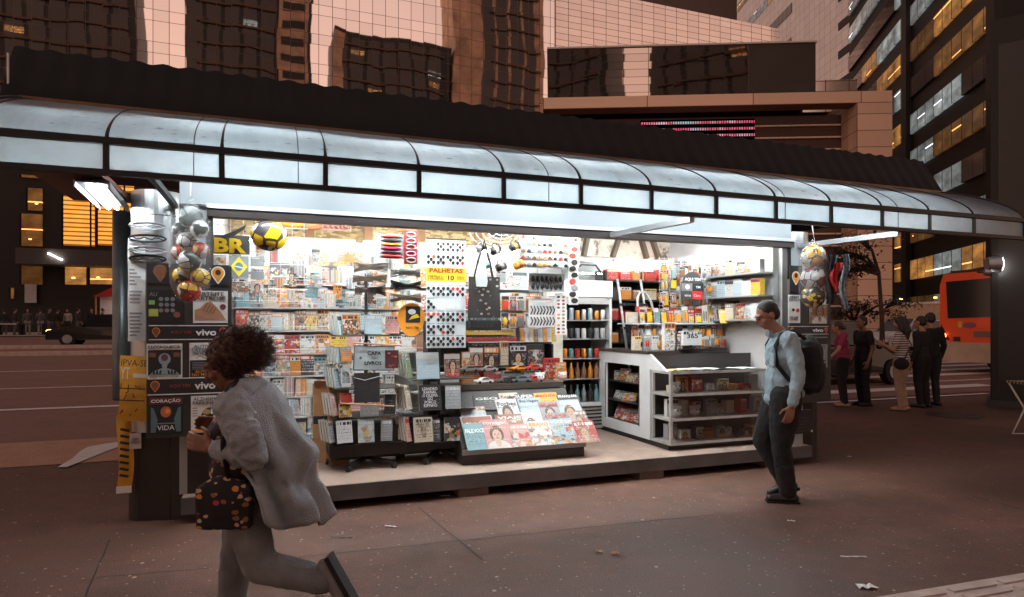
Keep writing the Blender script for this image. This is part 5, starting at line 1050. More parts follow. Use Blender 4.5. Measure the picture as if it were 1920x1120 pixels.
DM = [ # u0,v0,u1,v1, hue, kind, title, ink, y of title, label
 (893, 740, 942, 770, 'black', 'text', 'GEO', white_p, .7, 'dark magazine with a wide white title at the back left of the sloped display'), (944, 738, 980, 772, 'cream', 'portrait', 'Forbes', black_p, .78, 'cream magazine half hidden behind another with the same black title'), (972, 740, 1012, 776, 'black', 'portrait', 'SUPER', white_p, .86, 'dark magazine with a small white title in the middle of the back row'), (1012, 738, 1056, 776, 'yellow', 'text', 'saúde', red_p, .86, 'yellow magazine with a red title in the back row'), (1055, 742, 1096, 776, 'black', 'text', 'FRANQUIAS', white_p, .9, 'dark magazine with a long white title at the right of the back row'),
 (868, 764, 915, 792, 'pale blue', 'text', None, None, 0, 'pale lettered magazine at the left edge above the brown cover'), (941, 750, 982, 800, 'white', 'portrait', 'Forbes', black_p, .82, 'white magazine with a serif title in front of a cream one with that title'), (982, 748, 1024, 790, 'pale blue', 'text', 'Boa Viagem', black_p, .85, 'pale blue magazine with script title in the second row'), (1020, 755, 1058, 795, 'grey', 'portrait', 'GLAM', red_p, .84, 'dark magazine with a woman in white in the second row'), (1058, 752, 1100, 794, 'pale blue', 'portrait', None, None, 0, 'pale magazine with a large dark-haired face in the second row'),
 (872, 781, 932, 822, 'white', 'collage', 'CLASSIC', white_p, .55, 'magazine with a brown title plate and cream capitals at the left of the display'), (938, 778, 990, 820, 'brown', 'collage', 'VIAJE', white_p, .82, 'brown picture magazine with a white title beside the brown title plate'), (988, 774, 1028, 822, 'white', 'portrait', None, None, 0, 'white magazine with a red-haired face in the third row'), (1028, 776, 1076, 812, 'grey', 'portrait', 'DUAS', red_p, .85, 'grey magazine with a red title and two figures in the third row'), (1078, 772, 1110, 806, 'brown', 'portrait', None, None, 0, 'small brown magazine at the right of the third row'),
 (877, 806, 918, 856, 'teal', 'text', 'FALE.VOCE', white_p, .7, 'teal lettered magazine at the left end of the front row'), (912, 800, 963, 854, 'pink', 'portrait', 'contigo!', white_p, .86, 'pink magazine with a face and white title in the front row'), (962, 808, 1000, 850, 'pink', 'collage', None, None, 0, 'pink and green recipe magazine in the front row'), (1000, 804, 1042, 849, 'white', 'collage', 'BRAVO', orange_p, .85, 'white magazine with an orange disc in the front row'), (1041, 799, 1088, 845, 'pale blue', 'collage', 'VOCÊ S/A', white_p, .88, 'pale blue picture magazine with a white title in the front row'), (1086, 806, 1126, 845, 'red', 'portrait', None, None, 0, 'red magazine with a lying face at the right front corner'), (1078, 794, 1118, 824, 'pink', 'text', None, None, 0, 'spotted pink magazine behind the red one')]
for i, (u0, v0, u1, v1, hue, kd, ti, ink, tz, lb) in enumerate(DM):
    row = 0 if v1 > 838 else 1 if v1 > 806 else 2 if v1 > 788 else 3; off = .03+.007*(3-row)
    def on_slope(v):
        y = 6.1
        for _ in range(8): z = atY((u0+u1)/2, v, y).z; y = my0+.03+(z-.33)*.925-off
        return V3(atY((u0+u1)/2, v, y))
    pb, pt = on_slope(min(v1, 858)), on_slope(v0); hh = (pt-pb).length; x0 = atY(u0, v1, pb.y).x; x1 = atY(u1, v1, pb.y).x
    o = mag('magazine', lb, 'magazine', ((x0+x1)/2, pb.y, max(pb.z, .354)), x1-x0, hh, RAD(42.8), rng.uniform(-.03, .03), hue, kd+('_titled' if ti else ''), .006, 'magazines on the sloped display')
    if ti: tx = text(ti, (x1-x0)*.86, hh*(.15 if ti != 'CLASSIC' else .3), ink, o, (0, -.0085, tz), bold=.02); tx.scale = (1/o.scale.x, 1/o.scale.z, 1)
    if ti == 'CLASSIC': MB().box(-.46, -.0078, .1, .46, -.0045, .95).build('printed_panel', mat('classic_brown', (.25, .08, .04), .4), o); tx.location.y = -.0095
# toys and boxes crowding the shelf over the display
GT = 'toys on the shelf above the magazine display'
def toycar(p, L, m_, label, yaw):
    t = thing('toy_car', label, 'toy car', p, yaw, GT); H = L*.3; Wd = L*.42
    MB().prism([(-L/2, H*.25), (-L/2, H*.6), (-L*.22, H*.66), (-L*.1, H), (L*.2, H), (L*.34, H*.66), (L/2, H*.58), (L/2, H*.25)], -Wd/2, Wd/2, 'xz').build('body', m_, t, bevel=.006)
    MB().prism([(-L*.19, H*.68), (-L*.09, H*.94), (L*.18, H*.94), (L*.3, H*.68)], -Wd/2-.001, Wd/2+.001, 'xz').build('window', black_p, t)
    for x in (-L*.3, L*.3):
        for s in (-1, 1): MB().cyl((x, s*Wd/2-.005*s, H*.22), (x, s*Wd/2+.006*s, H*.22), H*.24, n=12).build('wheel', blackrub, t)
for i, (u, v, L, m_, c, yaw) in enumerate(((905, 727, .2, white_p, 'white', .1), (945, 722, .2, steel, 'silver', 0), (975, 718, .22, mat('toy_teal', (.2, .3, .33), .3, .3), 'blue grey', -.1), (955, 732, .2, black_p, 'black', .2), (1000, 726, .21, mat('toy_red', (.5, .04, .05), .3), 'dark red', 0), (925, 700, .2, mat('toy_silver', (.6, .62, .62), .3, .5), 'pale silver', 0), (888, 706, .22, grey_p, 'grey', 0), (1010, 706, .2, red_p, 'bright red', .1), (985, 698, .2, orange_p, 'orange', 0))):
    p = atY(u, v, 6.55); p.z = max(.932, p.z-.02) if v < 715 else .932; p.y = 6.52 if v > 715 else 6.72
    if p.z > .94: p.z = .932+.11
    toycar(p, L, m_, f'{c} toy car on the shelf above the magazine display', yaw)
for i in range(5): carton((1.8+i*.24, 6.78, .932), .2, .12, .105, 0, ['white', 'orange', 'red', 'grey', 'white'][i], f'{["white","orange","red","grey","plain white"][i]} toy box under the cars, {ORD[i]} from the left', group=GT)
for i, (u, v, m_, nm) in enumerate(((1012, 729, white_p, 'white'), (1054, 728, mat('shell_pink', (.8, .55, .52), .4), 'pink and white'))):
    p = atY(u, v, 6.5); t = thing('plush_toy', f'small {nm} round plush at the right end of the toy shelf', 'plush', (p.x, 6.5, .932), 0, GT); MB().sph((0, 0, .05), (.055, .04, .05), 14, 10).build('body', m_, t)
    for s in (-1, 1): MB().sph((s*.04, -.005, .085), .018, 10, 8).build('ear', m_, t); MB().sph((s*.018, -.036, .06), .006, 8, 6).build('eye', black_p, t)
for i, (u0, v0, u1, v1, hue, kd) in enumerate(((880, 652, 904, 690, 'brown', 'portrait'), (906, 650, 934, 700, 'black', 'portrait'), (938, 640, 952, 690, 'cream', 'text'), (955, 648, 985, 690, 'black', 'portrait'), (988, 646, 1018, 688, 'black', 'collage'), (866, 660, 880, 705, 'orange', 'collage'), (950, 690, 975, 706, 'orange', 'text'), (1018, 684, 1048, 722, 'red', 'collage'), (1040, 690, 1060, 720, 'orange', 'collage'), (985, 690, 1015, 706, 'red', 'text'))):
    x0, z0, x1, z1 = vrect(u0, v0, u1, v1, 6.86-.01*i); carton(((x0+x1)/2, 6.86-.01*i, .932 if i > 6 else max(.94, z0)), x1-x0, .05, max(.1, z1-z0), 0, hue, f'{hue} {MOTIF[kd]} toy pack on the upper toy shelf, {ORD[i]} of the row', 'toy pack', 'toy_pack', GT, kd)
t = thing('toy_shelf', 'stepped dark shelf unit for toys behind the magazine display', 'shelf', (2.3, 6.95, FL)); part(MB().box(1.6, 6.8, 1.08, 3.1, 7.1, 1.1), 'shelf_board', black, t); part(MB().box(1.6, 6.95, 1.33, 3.1, 7.15, 1.35), 'shelf_board', black, t); part(MB().box(1.6, 7.12, FL, 3.1, 7.15, 1.6), 'back_board', darkgrey, t)
for x in (1.6, 3.08): part(MB().box(x, 6.9, FL, x+.02, 7.11, 1.329), 'upright', black, t)
for i, (u0, v0, u1, v1, hue) in enumerate(((876, 620, 960, 628, 'yellow'), (876, 632, 966, 640, 'red'), (880, 596, 935, 614, 'black'), (876, 641, 980, 648, 'black'))):
    x0, z0, x1, z1 = vrect(u0, v0, u1, v1, 7.0); carton(((x0+x1)/2, 7.0, z0), x1-x0, .1, z1-z0, 0, hue, f'long flat {hue} box below the tote bag, {ORD[i]} of four', 'box', 'flat_box', GT)
for i in range(12):
    u = 940+i*8.4; hue = rng.choice(HW); x0, z0, x1, z1 = vrect(u, 618, u+8, 644, 7.05); mag('pocket_book', f'{hue} slim booklet, {ORD[i]} from the left, right of the tote bag', 'book', ((x0+x1)/2, 7.02, 1.352), x1-x0, .2, RAD(8), 0, hue, 'text', .022, GT)
for i in range(14):
    u = 940+(i % 7)*15; v = 555+(i//7)*32; hue = rng.choice(HW+['orange', 'black']); x0, z0, x1, z1 = vrect(u, v, u+14, v+28, 6.9); pack(((x0+x1)/2, 6.9, z0), x1-x0-.004, z1-z0, 0, f'{ORD[i % 7]} {["upper","lower"][i//7]} hooks right of tote bag', 'cards right of the tote bag')
# ------------------------------------------------------------------ white partition and refrigerator
t = thing('partition', 'white upright partition between toy shelves and the drinks fridge', 'partition', (3.3, 7.2, FL)); part(MB().box(3.12, 7.16, FL, 3.34, 7.26, 1.95), 'panel', mat('cream_white', (.72, .69, .6), .45), t)
t = thing('drinks_fridge', 'white drinks fridge with a domed clear top and lit header', 'fridge', (3.75, 7.5, FL)); fx0, fx1 = 3.4, 4.13
part(MB().box(fx0, 7.35, FL+.03, fx0+.03, 7.9, 1.9), 'side', white, t); part(MB().box(fx1-.03, 7.35, FL+.03, fx1, 7.9, 1.9), 'side', white, t); part(MB().box(fx0+.031, 7.87, FL+.03, fx1-.031, 7.9, 1.9), 'back', black, t)
part(MB().box(fx0, 7.33, 1.91, fx1, 7.9, 2.12), 'header_panel', mat('fridge_header', (.8, .82, .82), .3, 0, .02), t); part(MB().box(fx0+.03, 7.36, FL+.03, fx1-.03, 7.86, .56), 'plinth', white, t)
for k in range(6): part(MB().box(fx0+.06, 7.345, .27+k*.045, fx1-.06, 7.358, .29+k*.045), 'grille_slat', black, t)
part(MB().loft([[(x, 7.4, 2.125), (x, 7.42, 2.25), (x, 7.5, 2.36), (x, 7.7, 2.4), (x, 7.88, 2.4)] for x in (fx0+.04, fx1-.1)]), 'clear_top', glassmat('dome_plastic', (.8, .86, .88), .9), t); part(MB().tube([(fx0+.2, 7.38, 2.25), (fx0+.3, 7.36, 2.32), (fx0+.5, 7.36, 2.32), (fx0+.58, 7.38, 2.24)], .012), 'handle', darkgrey, t)
FZ = (.57, .87, 1.13, 1.38, 1.62)
for z in FZ: part(MB().box(fx0+.032, 7.38, z-.015, fx1-.032, 7.86, z-.002), 'shelf', alu, t)
part(MB().box(fx0+.03, 7.352, 1.82, fx1-.03, 7.37, 1.908), 'door_rail', alu, t)
for i, z in enumerate(FZ):
    for k in range(7):
        hue = [('grey', 'black', 'teal'), ('brown', 'orange', 'brown'), ('orange', 'teal', 'red'), ('white', 'black', 'grey'), ('white', 'pale blue', 'orange')][i][k % 3]
        can((fx0+.09+k*.09, 7.42, z), hue, f'{hue} {"bottle" if i in (0,1) else "can"}, {ORD[k]} from the left on the {["lowest","second","third","fourth","top"][i]} fridge shelf', 'drinks in the fridge', .032, (.22, .2, .12, .13, .15)[i], i in (0, 1))
# step ladder beside the fridge
t = thing('step_ladder', 'folded aluminium step ladder leaning beside the fridge', 'ladder', (4.35, 7.3, FL))
for x in (4.2, 4.55): part(MB().tube([(x, 7.0, FL+.7), (x+.02, 7.3, 1.9), (x+.04, 7.4, 2.15)], .016), 'rail', alu, t)
part(MB().tube([(4.3, 6.98, 1.3), (4.36, 7.1, 1.9), (4.42, 7.14, 1.97), (4.5, 7.14, 1.97), (4.56, 7.1, 1.85), (4.62, 6.98, 1.3)], .016), 'hoop', alu, t)
for z in (1.2, 1.5, 1.8): part(MB().box(4.2, 7.1+.12*(z-1.2), z, 4.57, 7.22+.12*(z-1.2), z+.03), 'step', black, t)
t = thing('stock_shelf', 'dark stock shelves with orange boxes behind the ladder', 'shelf', (4.7, 7.8, FL)); part(MB().box(4.2, 7.92, FL, 5.3, 7.94, 2.3), 'back_board', black, t)
for z in (1.3, 1.6, 1.88, 2.14): part(MB().box(4.2, 7.6, z, 5.3, 7.919, z+.02), 'shelf_board', black, t)
for x in (4.2, 4.75, 5.28): part(MB().box(x, 7.64, FL, x+.02, 7.918, 2.28), 'upright', black, t)
for i in range(20):
    z = (1.9, 1.62, 1.32, 2.16)[i//5]; hue = rng.choice(['orange', 'cream', 'orange', 'brown', 'red', 'black']); carton((4.32+(i % 5)*.2, 7.72, z), .17, .12, rng.uniform(.1, .17), 0, hue, f'{hue} box, {ORD[i % 5]} from left, {["third","second","lowest","top"][i//5]} stock shelf behind the ladder', group='boxes on the stock shelves')
# ------------------------------------------------------------------ white counter with glazed case
CX0, CY0, CY1, CXR = 3.98, 5.82, 7.42, 5.36; ct = 1.22; cz = 1.05
t = thing('counter', 'white sales counter with open side bay and glazed front case', 'counter', (4.6, 6.5, FL)); wl = mat('laminate_white', (.78, .8, .8), .4, 0, .04)
P3 = lambda a: [(y, z) for y, z in a]
yb0, yb1, zb0, zb1 = 6.45, 7.24, .38, 1.08
# side panel with an opening: built from strips that butt end to end
part(MB().box(CX0, yb1+.001, .26, CX0+.03, CY1, ct), 'side_panel', wl, t); part(MB().box(CX0, 6.22, .26, CX0+.03, yb0-.001, zb1+.1), 'side_panel', wl, t); part(MB().box(CX0, yb0, .26, CX0+.03, yb1, zb0), 'side_panel', wl, t); part(MB().box(CX0, yb0, zb1, CX0+.03, yb1, ct), 'side_panel', wl, t)
part(MB().prism([(5.9, cz), (6.22, ct), (yb0-.001, ct), (yb0-.001, zb1+.1), (6.22, zb1+.1), (6.22, cz)], CX0, CX0+.03, 'yz'), 'side_slope', wl, t)
part(MB().box(CX0-.01, 6.24, ct+.001, CX0+.42, CY1+.02, ct+.035), 'worktop', mat('worktop_dark', (.05, .04, .035), .35), t); part(MB().box(CX0+.421, 6.62, ct+.001, CXR, 7.0, ct+.035), 'worktop', mat('worktop_dark', (.05, .04, .035), .35), t)
part(MB().box(CX0+.031, yb0-.02, zb0-.02, CX0+.4, yb1+.02, zb0), 'bay_shelf', black, t)
for z in (.62, .86): part(MB().box(CX0+.031, yb0-.02, z-.012, CX0+.4, yb1+.02, z), 'bay_shelf', black, t)
part(MB().box(CX0+.401, yb0-.02, .3, CX0+.42, yb1+.02, ct), 'bay_back', mat('bay_dark', (.06, .045, .042), .6), t); part(MB().box(CX0+.031, yb0-.04, .3, CX0+.4, yb0-.021, ct), 'bay_side', black, t); part(MB().box(CX0+.031, yb1+.021, .3, CX0+.4, yb1+.04, ct), 'bay_side', black, t)
for q in (yb0-.005, yb1+.005): part(MB().box(CX0-.004, q-.006, zb0, CX0-.001, q+.006, zb1), 'bay_trim', black, t)
part(MB().box(CX0+.03, CY0+.08, FL, CXR, CY1, .258), 'kick_plate', black, t)
frm = mat('case_frame', (.58, .57, .55), .4, .3)
case_z = (.262, .52, .785, 1.025)
for z in case_z[:-1]: part(MB().box(CX0, CY0, z, CXR, 6.19, z+.028), 'case_shelf', frm, t)
part(MB().box(CX0, CY0, 1.025, CXR, CY0+.03, 1.053), 'case_rim', frm, t); part(MB().box(CX0, CY0+.031, 1.025, CX0+.03, 6.19, 1.053), 'case_rim', frm, t); part(MB().box(CX0+.031, CY0+.031, 1.04, CXR, 6.19, 1.05), 'case_top', glass, t)
for z0, z1 in zip(case_z[:-1], case_z[1:]):
    part(MB().box(CX0+.001, CY0+.001, z0+.029, CX0+.03, CY0+.035, z1-.001), 'case_post', frm, t); part(MB().box(CX0+.001, 6.16, z0+.029, CX0+.028, 6.185, z1-.001), 'case_post', frm, t); part(MB().box(CXR-.03, CY0+.001, z0+.029, CXR, CY0+.035, z1-.001), 'case_post', frm, t)
    part(MB().box(CX0+.035, CY0+.01, z0+.03, CXR-.035, CY0+.014, z1-.002), 'case_glass', glass, t)
part(MB().box(CX0+.031, 6.191, .262, CXR, 6.21, ct), 'case_back', mat('case_back_dark', (.035, .03, .03), .5), t); part(MB().box(CX0+.432, 6.215, .262, CXR, 6.6, 1.0), 'case_block', black, t)
part(MB().box(CX0+.43, 6.58, 1.0, CXR, 6.61, ct), 'upstand', darkgrey, t)
# in the case
GC = 'goods in the glazed case'
for k in range(24):
    row = k//8; z = case_z[row]+.03; x = 4.12+(k % 8)*.155+rng.uniform(-.02, .02); hue = [('grey', 'white', 'black', 'orange'), ('white', 'cream', 'red', 'pale blue'), ('cream', 'orange', 'red', 'white')][row][k % 4]
    h = rng.uniform(.07, .17) if row != 1 else rng.uniform(.1, .2); carton((x, 5.98+rng.uniform(-.05, .08), z), rng.uniform(.1, .14), .08, h, rng.uniform(-.2, .2), hue, f'{hue} item, {ORD[k % 8]} from left, {["bottom","middle","top"][row]} shelf of glazed case', 'item', 'case_item', GC, rng.choice(['collage', 'portrait', 'text']))
for i, (x, z, c, m_) in enumerate(((4.12, case_z[1]+.028, 'pale', white_p), (4.36, case_z[1]+.028, 'pinkish', mat('plush_pink', (.6, .42, .45), .8)), (4.1, case_z[2]+.028, 'white lumpy', white_p))):
    q = thing('plush_toy', f'{c} round plush in the glazed case, {["middle shelf corner","middle shelf beside the boxes","top shelf corner"][i]}', 'plush', (x, 5.92, z), .2, GC); MB().sph((0, 0, .06), (.07, .05, .06), 14, 10).build('body', m_, q); MB().sph((0, -.03, .05), (.03, .03, .03), 10, 8).build('muzzle', offwhite, q)
    for s in (-1, 1): MB().sph((s*.055, .0, .1), .025, 10, 8).build('ear', m_, q); MB().sph((s*.025, -.045, .08), .008, 8, 6).build('eye', black_p, q)
# snacks in the side bay
GBY = 'snacks in the open side bay'
for i, (y, z, w, h, hue, lie) in enumerate(((7.1, .862, .13, .12, 'grey', 0), (6.98, .862, .15, .15, 'orange', 0), (6.82, .862, .13, .11, 'yellow', .3), (6.68, .862, .14, .12, 'brown', 0), (6.54, .862, .13, .12, 'red', .3), (7.0, .622, .2, .12, 'pale blue', .5), (6.85, .622, .2, .12, 'orange', .5), (6.56, .382, .2, .4, 'white', 0), (7.05, .382, .2, .2, 'red', .4), (6.9, .382, .22, .18, 'orange', .6), (6.76, .382, .2, .16, 'red', .5), (7.14, .622, .16, .11, 'white', .3))):
    pouch((CX0+.1+.03*(i % 2), y, z), w, h, RAD(-62), hue, f'{hue} snack bag in the side bay, {["top shelf","middle shelf","bottom shelf"][0 if z > .8 else 1 if z > .6 else 2]}, {ORD[i % 5]} from the back', GBY, lie)
# newspapers and bits on top of the case
for i, (x, y, w, d, yaw, m_, lb) in enumerate(((4.15, 5.98, .3, .22, .1, mat('folder_yellow', (.7, .5, .2), .6), 'yellow folder lying on the glazed case at left'), (4.5, 6.02, .5, .26, -.05, paper, 'open white newspaper lying on the glazed case'), (5.05, 5.98, .4, .26, .15, paper, 'folded newspaper at the right end of the glazed case'))):
    mb = MB(); mb.loft([[(a*w/6-w/2, b*d-d/2, .006+.012*math.sin(a*1.3+i)**2*(1-b*.5)) for a in range(7)] for b in (0, 1)]); mb.loft([[(a*w/6-w/2, b*d-d/2, .0+.012*math.sin(a*1.3+i)**2*(1-b*.5)) for a in range(7)] for b in (0, 1)])
    tag(mb.build('newspaper' if i else 'paper_folder', m_, None, (x, y, 1.054), yaw), lb, 'newspaper')
carton((4.72, 6.25, 1.0), .2, .06, .18, 0, 'white', 'white card box with an orange picture standing behind the newspapers', kind='collage')
# two tiers of blister packs behind the counter
t = thing('counter_rack', 'glass and black counter rack holding rows of small carded goods', 'counter rack', (4.7, 6.75, ct+.035)); part(MB().box(4.0, 6.62, 1.56, CXR, 6.98, 1.575), 'glass_shelf', mat('shelf_glass_edge', (.6, .7, .72), .2), t); part(MB().box(4.42, 6.76, ct+.036, CXR, 6.78, 1.559), 'back_board', black, t); part(MB().box(4.0, 6.99, ct+.036, CXR, 7.01, 2.2), 'mesh_back', mat('mesh_dark', (.1, .1, .1), .5), t) if False else None
GP = 'carded goods on the counter rack'
for j in range(2):
    for i in range(15):
        x = 4.08+i*.088; z = 1.4-.145*j; pack((x, 6.7-.02*j-.002*(i % 2), z), .08, .15, rng.uniform(-.08, .08), f'{ORD[i]} from left, {["upper","lower"][j]} counter rack row', GP)
for i in range(4):
    carton((4.05+.12*i, 6.62, ct+.036), .1, .07, rng.uniform(.12, .2), .1, ['cream', 'grey', 'white', 'orange'][i], f'{["cream","grey","white","orange"][i]} carton at the left end of the counter rack', group=GP)
cb = carton((4.72, 6.5, 1.31), .26, .1, .17, 0, 'white', 'white box numbered 365 standing before the counter rack'); tx = text('365', .16, .06, black_p, cb, (0, -.505, .66), bold=.03); tx.scale = (1/.26, 1/.17, 1)
carton((4.45, 6.55, ct+.036), .15, .06, .33, 0, 'white', 'tall white card with dark figures left of the numbered box', kind='collage'); carton((4.58, 6.53, ct+.036), .1, .06, .2, 0, 'black', 'black card with a yellow bulb left of the numbered box', kind='collage')
# upper goods behind the counter: hanging cards in front of the right wall
GU = 'cards hanging over the counter'
t = thing('hook_panel', 'wire hook panel over the counter crowded with phone accessories', 'hook panel', (4.9, 7.0, 1.6)); mb = MB()
for k in range(12): mb.cyl((4.62+.07*k, 7.0, 1.58), (4.62+.07*k, 7.0, 2.42), .003, n=5)
for k in range(9): mb.cyl((4.6, 7.0, 1.6+.1*k), (5.42, 7.0, 1.6+.1*k), .003, n=5)
mb.build('wires', wire, None).parent = t; t.location = (0, 0, 0)
for j in range(5):
    for i in range(8):
        if rng.random() < .08: continue
        pack((4.66+i*.094, 6.96-.03*(i % 2)-.012*j, 2.2-.14*j), .086, rng.uniform(.12, .2), rng.uniform(-.15, .15), f'{ORD[i]} from left, {ORD[j]} row over counter', GU)
# operator sign: AQUI TEM with four fields
p = atY(1298, 562, 6.6); t = thing('operator_sign', 'dark rounded phone operator sign lettered AQUI TEM over the counter', 'sign', p); w, h = .33, .34
MB().prism([(-w/2, 0), (w/2, 0), (w/2, h*.6)]+[(w*.42*math.cos(RAD(a)), h*.6+h*.4*math.sin(RAD(a))) for a in range(10, 171, 16)]+[(-w/2, h*.6)], -.003, .003, 'xz').build('board', mat('sign_dark', (.05, .055, .06), .4), t)
txt(t, 'AQUI TEM', 0, h*.72, w*.7, h*.13, white_p, .03); rect(t, -w*.49, h*.31, -w*.01, h*.58, grey_p); rect(t, w*.01, h*.31, w*.49, h*.58, dkblue); rect(t, w*.0, h*.01, w*.45, h*.3, mat('operator_red', (.6, .03, .03), .4))
disc(t, -w*.22, h*.45, w*.1, h*.09, white_p); txt(t, 'TIM', w*.24, h*.45, w*.2, h*.08, white_p, .02); txt(t, 'vivo', -w*.22, h*.15, w*.28, h*.1, white_p); txt(t, 'Claro', w*.2, h*.15, w*.3, h*.1, white_p)
# items standing on the glass shelf
GG = 'items on the glass counter shelf'
for i, (x, hue, w, h, kd) in enumerate(((4.05, 'cream', .14, .13, 'collage'), (4.2, 'red', .15, .2, 'collage'), (4.33, 'pink', .12, .15, 'portrait'), (4.62, 'brown', .14, .16, 'collage'), (4.76, 'brown', .12, .14, 'collage'), (4.88, 'red', .11, .17, 'text'), (5.0, 'red', .12, .18, 'text'), (5.12, 'yellow', .1, .12, 'text'), (5.24, 'orange', .13, .09, 'collage'))):
    carton((x, 6.72+.02*(i % 2), 1.577), w, .06, h, rng.uniform(-.2, .2), hue, f'{hue} {MOTIF[kd]} pack, {ORD[i]} from the left on the glass counter shelf', 'pack', 'counter_pack', GG, kd)
for i, (u0, v0, u1, v1, hue) in enumerate(((1368, 560, 1400, 602, 'white'), (1385, 572, 1418, 606, 'cream'), (1352, 580, 1372, 606, 'yellow'))):
    x0, z0, x1, z1 = vrect(u0, v0, u1, v1, 6.4); mag('leaflet', f'{hue} leaflet leaning by the man at the counter, {ORD[i]} of three', 'leaflet', ((x0+x1)/2, 6.4, z0), x1-x0, z1-z0, RAD(20), -.3, hue, 'text')
# right wall shelves
t = thing('wall_shelf', 'steel shelves with bags and tubs along the right inner wall', 'shelf', (X1, 6.6, 1.5))
GW = 'goods on the right wall shelves'
for j, z in enumerate((1.62, 1.9, 2.16)):
    part(MB().box(X1-.26, 5.85, z-.02, X1-.002, 7.6, z), 'shelf_board', alu, t)
    for i in range(11):
        y = 5.95+i*.15; hue = rng.choice(['white', 'grey', 'orange', 'pale blue', 'cream', 'white', 'yellow'])
        if j == 1 or i % 3 == 0: carton((X1-.17, y, z+.001), .12, .1, rng.uniform(.13, .2), RAD(-75), hue, f'{hue} tub, {ORD[i]} from front, {["lower","middle","upper"][j]} right wall shelf', 'tub', 'packed_tub', GW)
        else: pouch((X1-.17, y, z+.001), .14, rng.uniform(.15, .2), RAD(-75), hue, f'{hue} bag, {ORD[i]} from front, {["lower","middle","upper"][j]} right wall shelf', GW)

# second layer of carded goods and loose packs that crowd the counter and the upper wall
GX = 'carded goods crowded over the counter'
for j in range(3):
    for i in range(7):
        pack((4.5+i*.11+rng.uniform(-.02, .02), 6.72-.02*(i % 3), 2.12-.16*j+rng.uniform(-.03, .03)), rng.uniform(.07, .1), rng.uniform(.11, .19), rng.uniform(-.3, .3), f'{ORD[i]} from left, {ORD[j]} front row over counter', GX)
for i in range(16): pack((4.1+i*.078, 6.6-.012*(i % 2), ct+.05+.01*(i % 3)), .07, rng.uniform(.09, .16), rng.uniform(-.25, .25), f'{ORD[i]} from left in the front counter row', GX)
for i in range(12): pack((4.15+i*.1, 6.64, 1.578), .08, rng.uniform(.1, .22), rng.uniform(-.3, .3), f'{ORD[i]} from left along the glass counter shelf', GX, .1)
GH = 'packs hung high on the left'
for k in range(30):
    hue = rng.choice(['white', 'grey', 'pale blue', 'teal', 'orange', 'black', 'cream', 'red']); x = -.34+(k % 10)*.19+rng.uniform(-.05, .05); z = (2.2, 1.98, 1.8)[k//10]+rng.uniform(-.05, .05)
    mag('card_pack', f'{hue} hung pack, {ORD[k % 10]} from left, {["top", "middle", "lower"][k//10]} row before the left rack', 'card pack', (x, 7.2-.05*(k % 4), z), rng.uniform(.07, .13), rng.uniform(.1, .17), 0, rng.uniform(-.3, .3), hue, rng.choice(['collage', 'text', 'stripes', 'collage']), .006, GH)
# ------------------------------------------------------------------ people
def cap(mb, p0, p1, r0, r1=None, n=14):
    r1 = r0 if r1 is None else r1; p0, p1 = Vector(p0), Vector(p1)
    if (p1-p0).length > 1e-5: mb.cyl(p0, p1, r0, r1, n)
    mb.sph(p0, r0*1.0, n, 8); mb.sph(p1, r1*1.0, n, 8)
def chain(mb, pts, rs):
    for i in range(len(pts)-1): cap(mb, pts[i], pts[i+1], rs[i], rs[i+1])
def blob(mb, voxel, name, m, parent, smooth=5, fold=0.0, ffreq=14, fstretch=(1, 1, .4), bulge=None):
    """grow one continuous skin over overlapping forms"""
    o = mb.build(name, m)
    r = o.modifiers.new('r', 'REMESH'); r.mode = 'VOXEL'; r.voxel_size = voxel; r.use_smooth_shade = True
    s = o.modifiers.new('s', 'SMOOTH'); s.iterations = smooth; s.factor = .5
    dg = bpy.context.evaluated_depsgraph_get(); dg.update()
    me = bpy.data.meshes.new_from_object(o.evaluated_get(dg)); old = o.data; bpy.data.objects.remove(o); bpy.data.meshes.remove(old)
    if fold:
        ns = [v.normal.copy() for v in me.vertices]
        for v, nn in zip(me.vertices, ns):
            c = Vector((v.co.x*fstretch[0], v.co.y*fstretch[1], v.co.z*fstretch[2]))*ffreq
            k = 1-abs(mnoise.noise(c))*2; k2 = mnoise.noise(c*2.3+Vector((5, 1, 2)))
            v.co += nn*fold*(k*.8+k2*.4)
    me.polygons.foreach_set('use_smooth', [True]*len(me.polygons)); me.name = name; me.update()
    o = bpy.data.objects.new(name, me); COL.objects.link(o); o.parent = parent; return o
V = Vector
def hand(mb, wr, d, palm_n, s=1.0, side=1, curl=.35):
    """palm and five bent fingers; d = along the hand, palm_n = out of the palm"""
    d = V(d).normalized(); n = V(palm_n); n = (n-d*n.dot(d)).normalized(); a = d.cross(n)*side; wr = V(wr)
    for t in (-.028, -.009, .01, .029): cap(mb, wr+d*.012*s+a*t*.7*s, wr+d*.085*s+a*t*s, .013*s, .0115*s, 10)
    for t, L in ((-.031, .062), (-.0105, .074), (.0105, .079), (.031, .07)):
        p = wr+d*.088*s+a*t*s; q = p+(d*math.cos(curl)+n*math.sin(curl))*L*.55*s; e = q+(d*math.cos(curl*2.2)+n*math.sin(curl*2.2))*L*.5*s
        chain(mb, [p, q, e], [.0095*s, .0088*s, .0075*s])
    p = wr+d*.03*s+a*.03*s; q = p+(d*.55+a*.7+n*.25).normalized()*.04*s; e = q+(d*.85+a*.25+n*.35).normalized()*.035*s; chain(mb, [p, q, e], [.0125*s, .0105*s, .009*s])
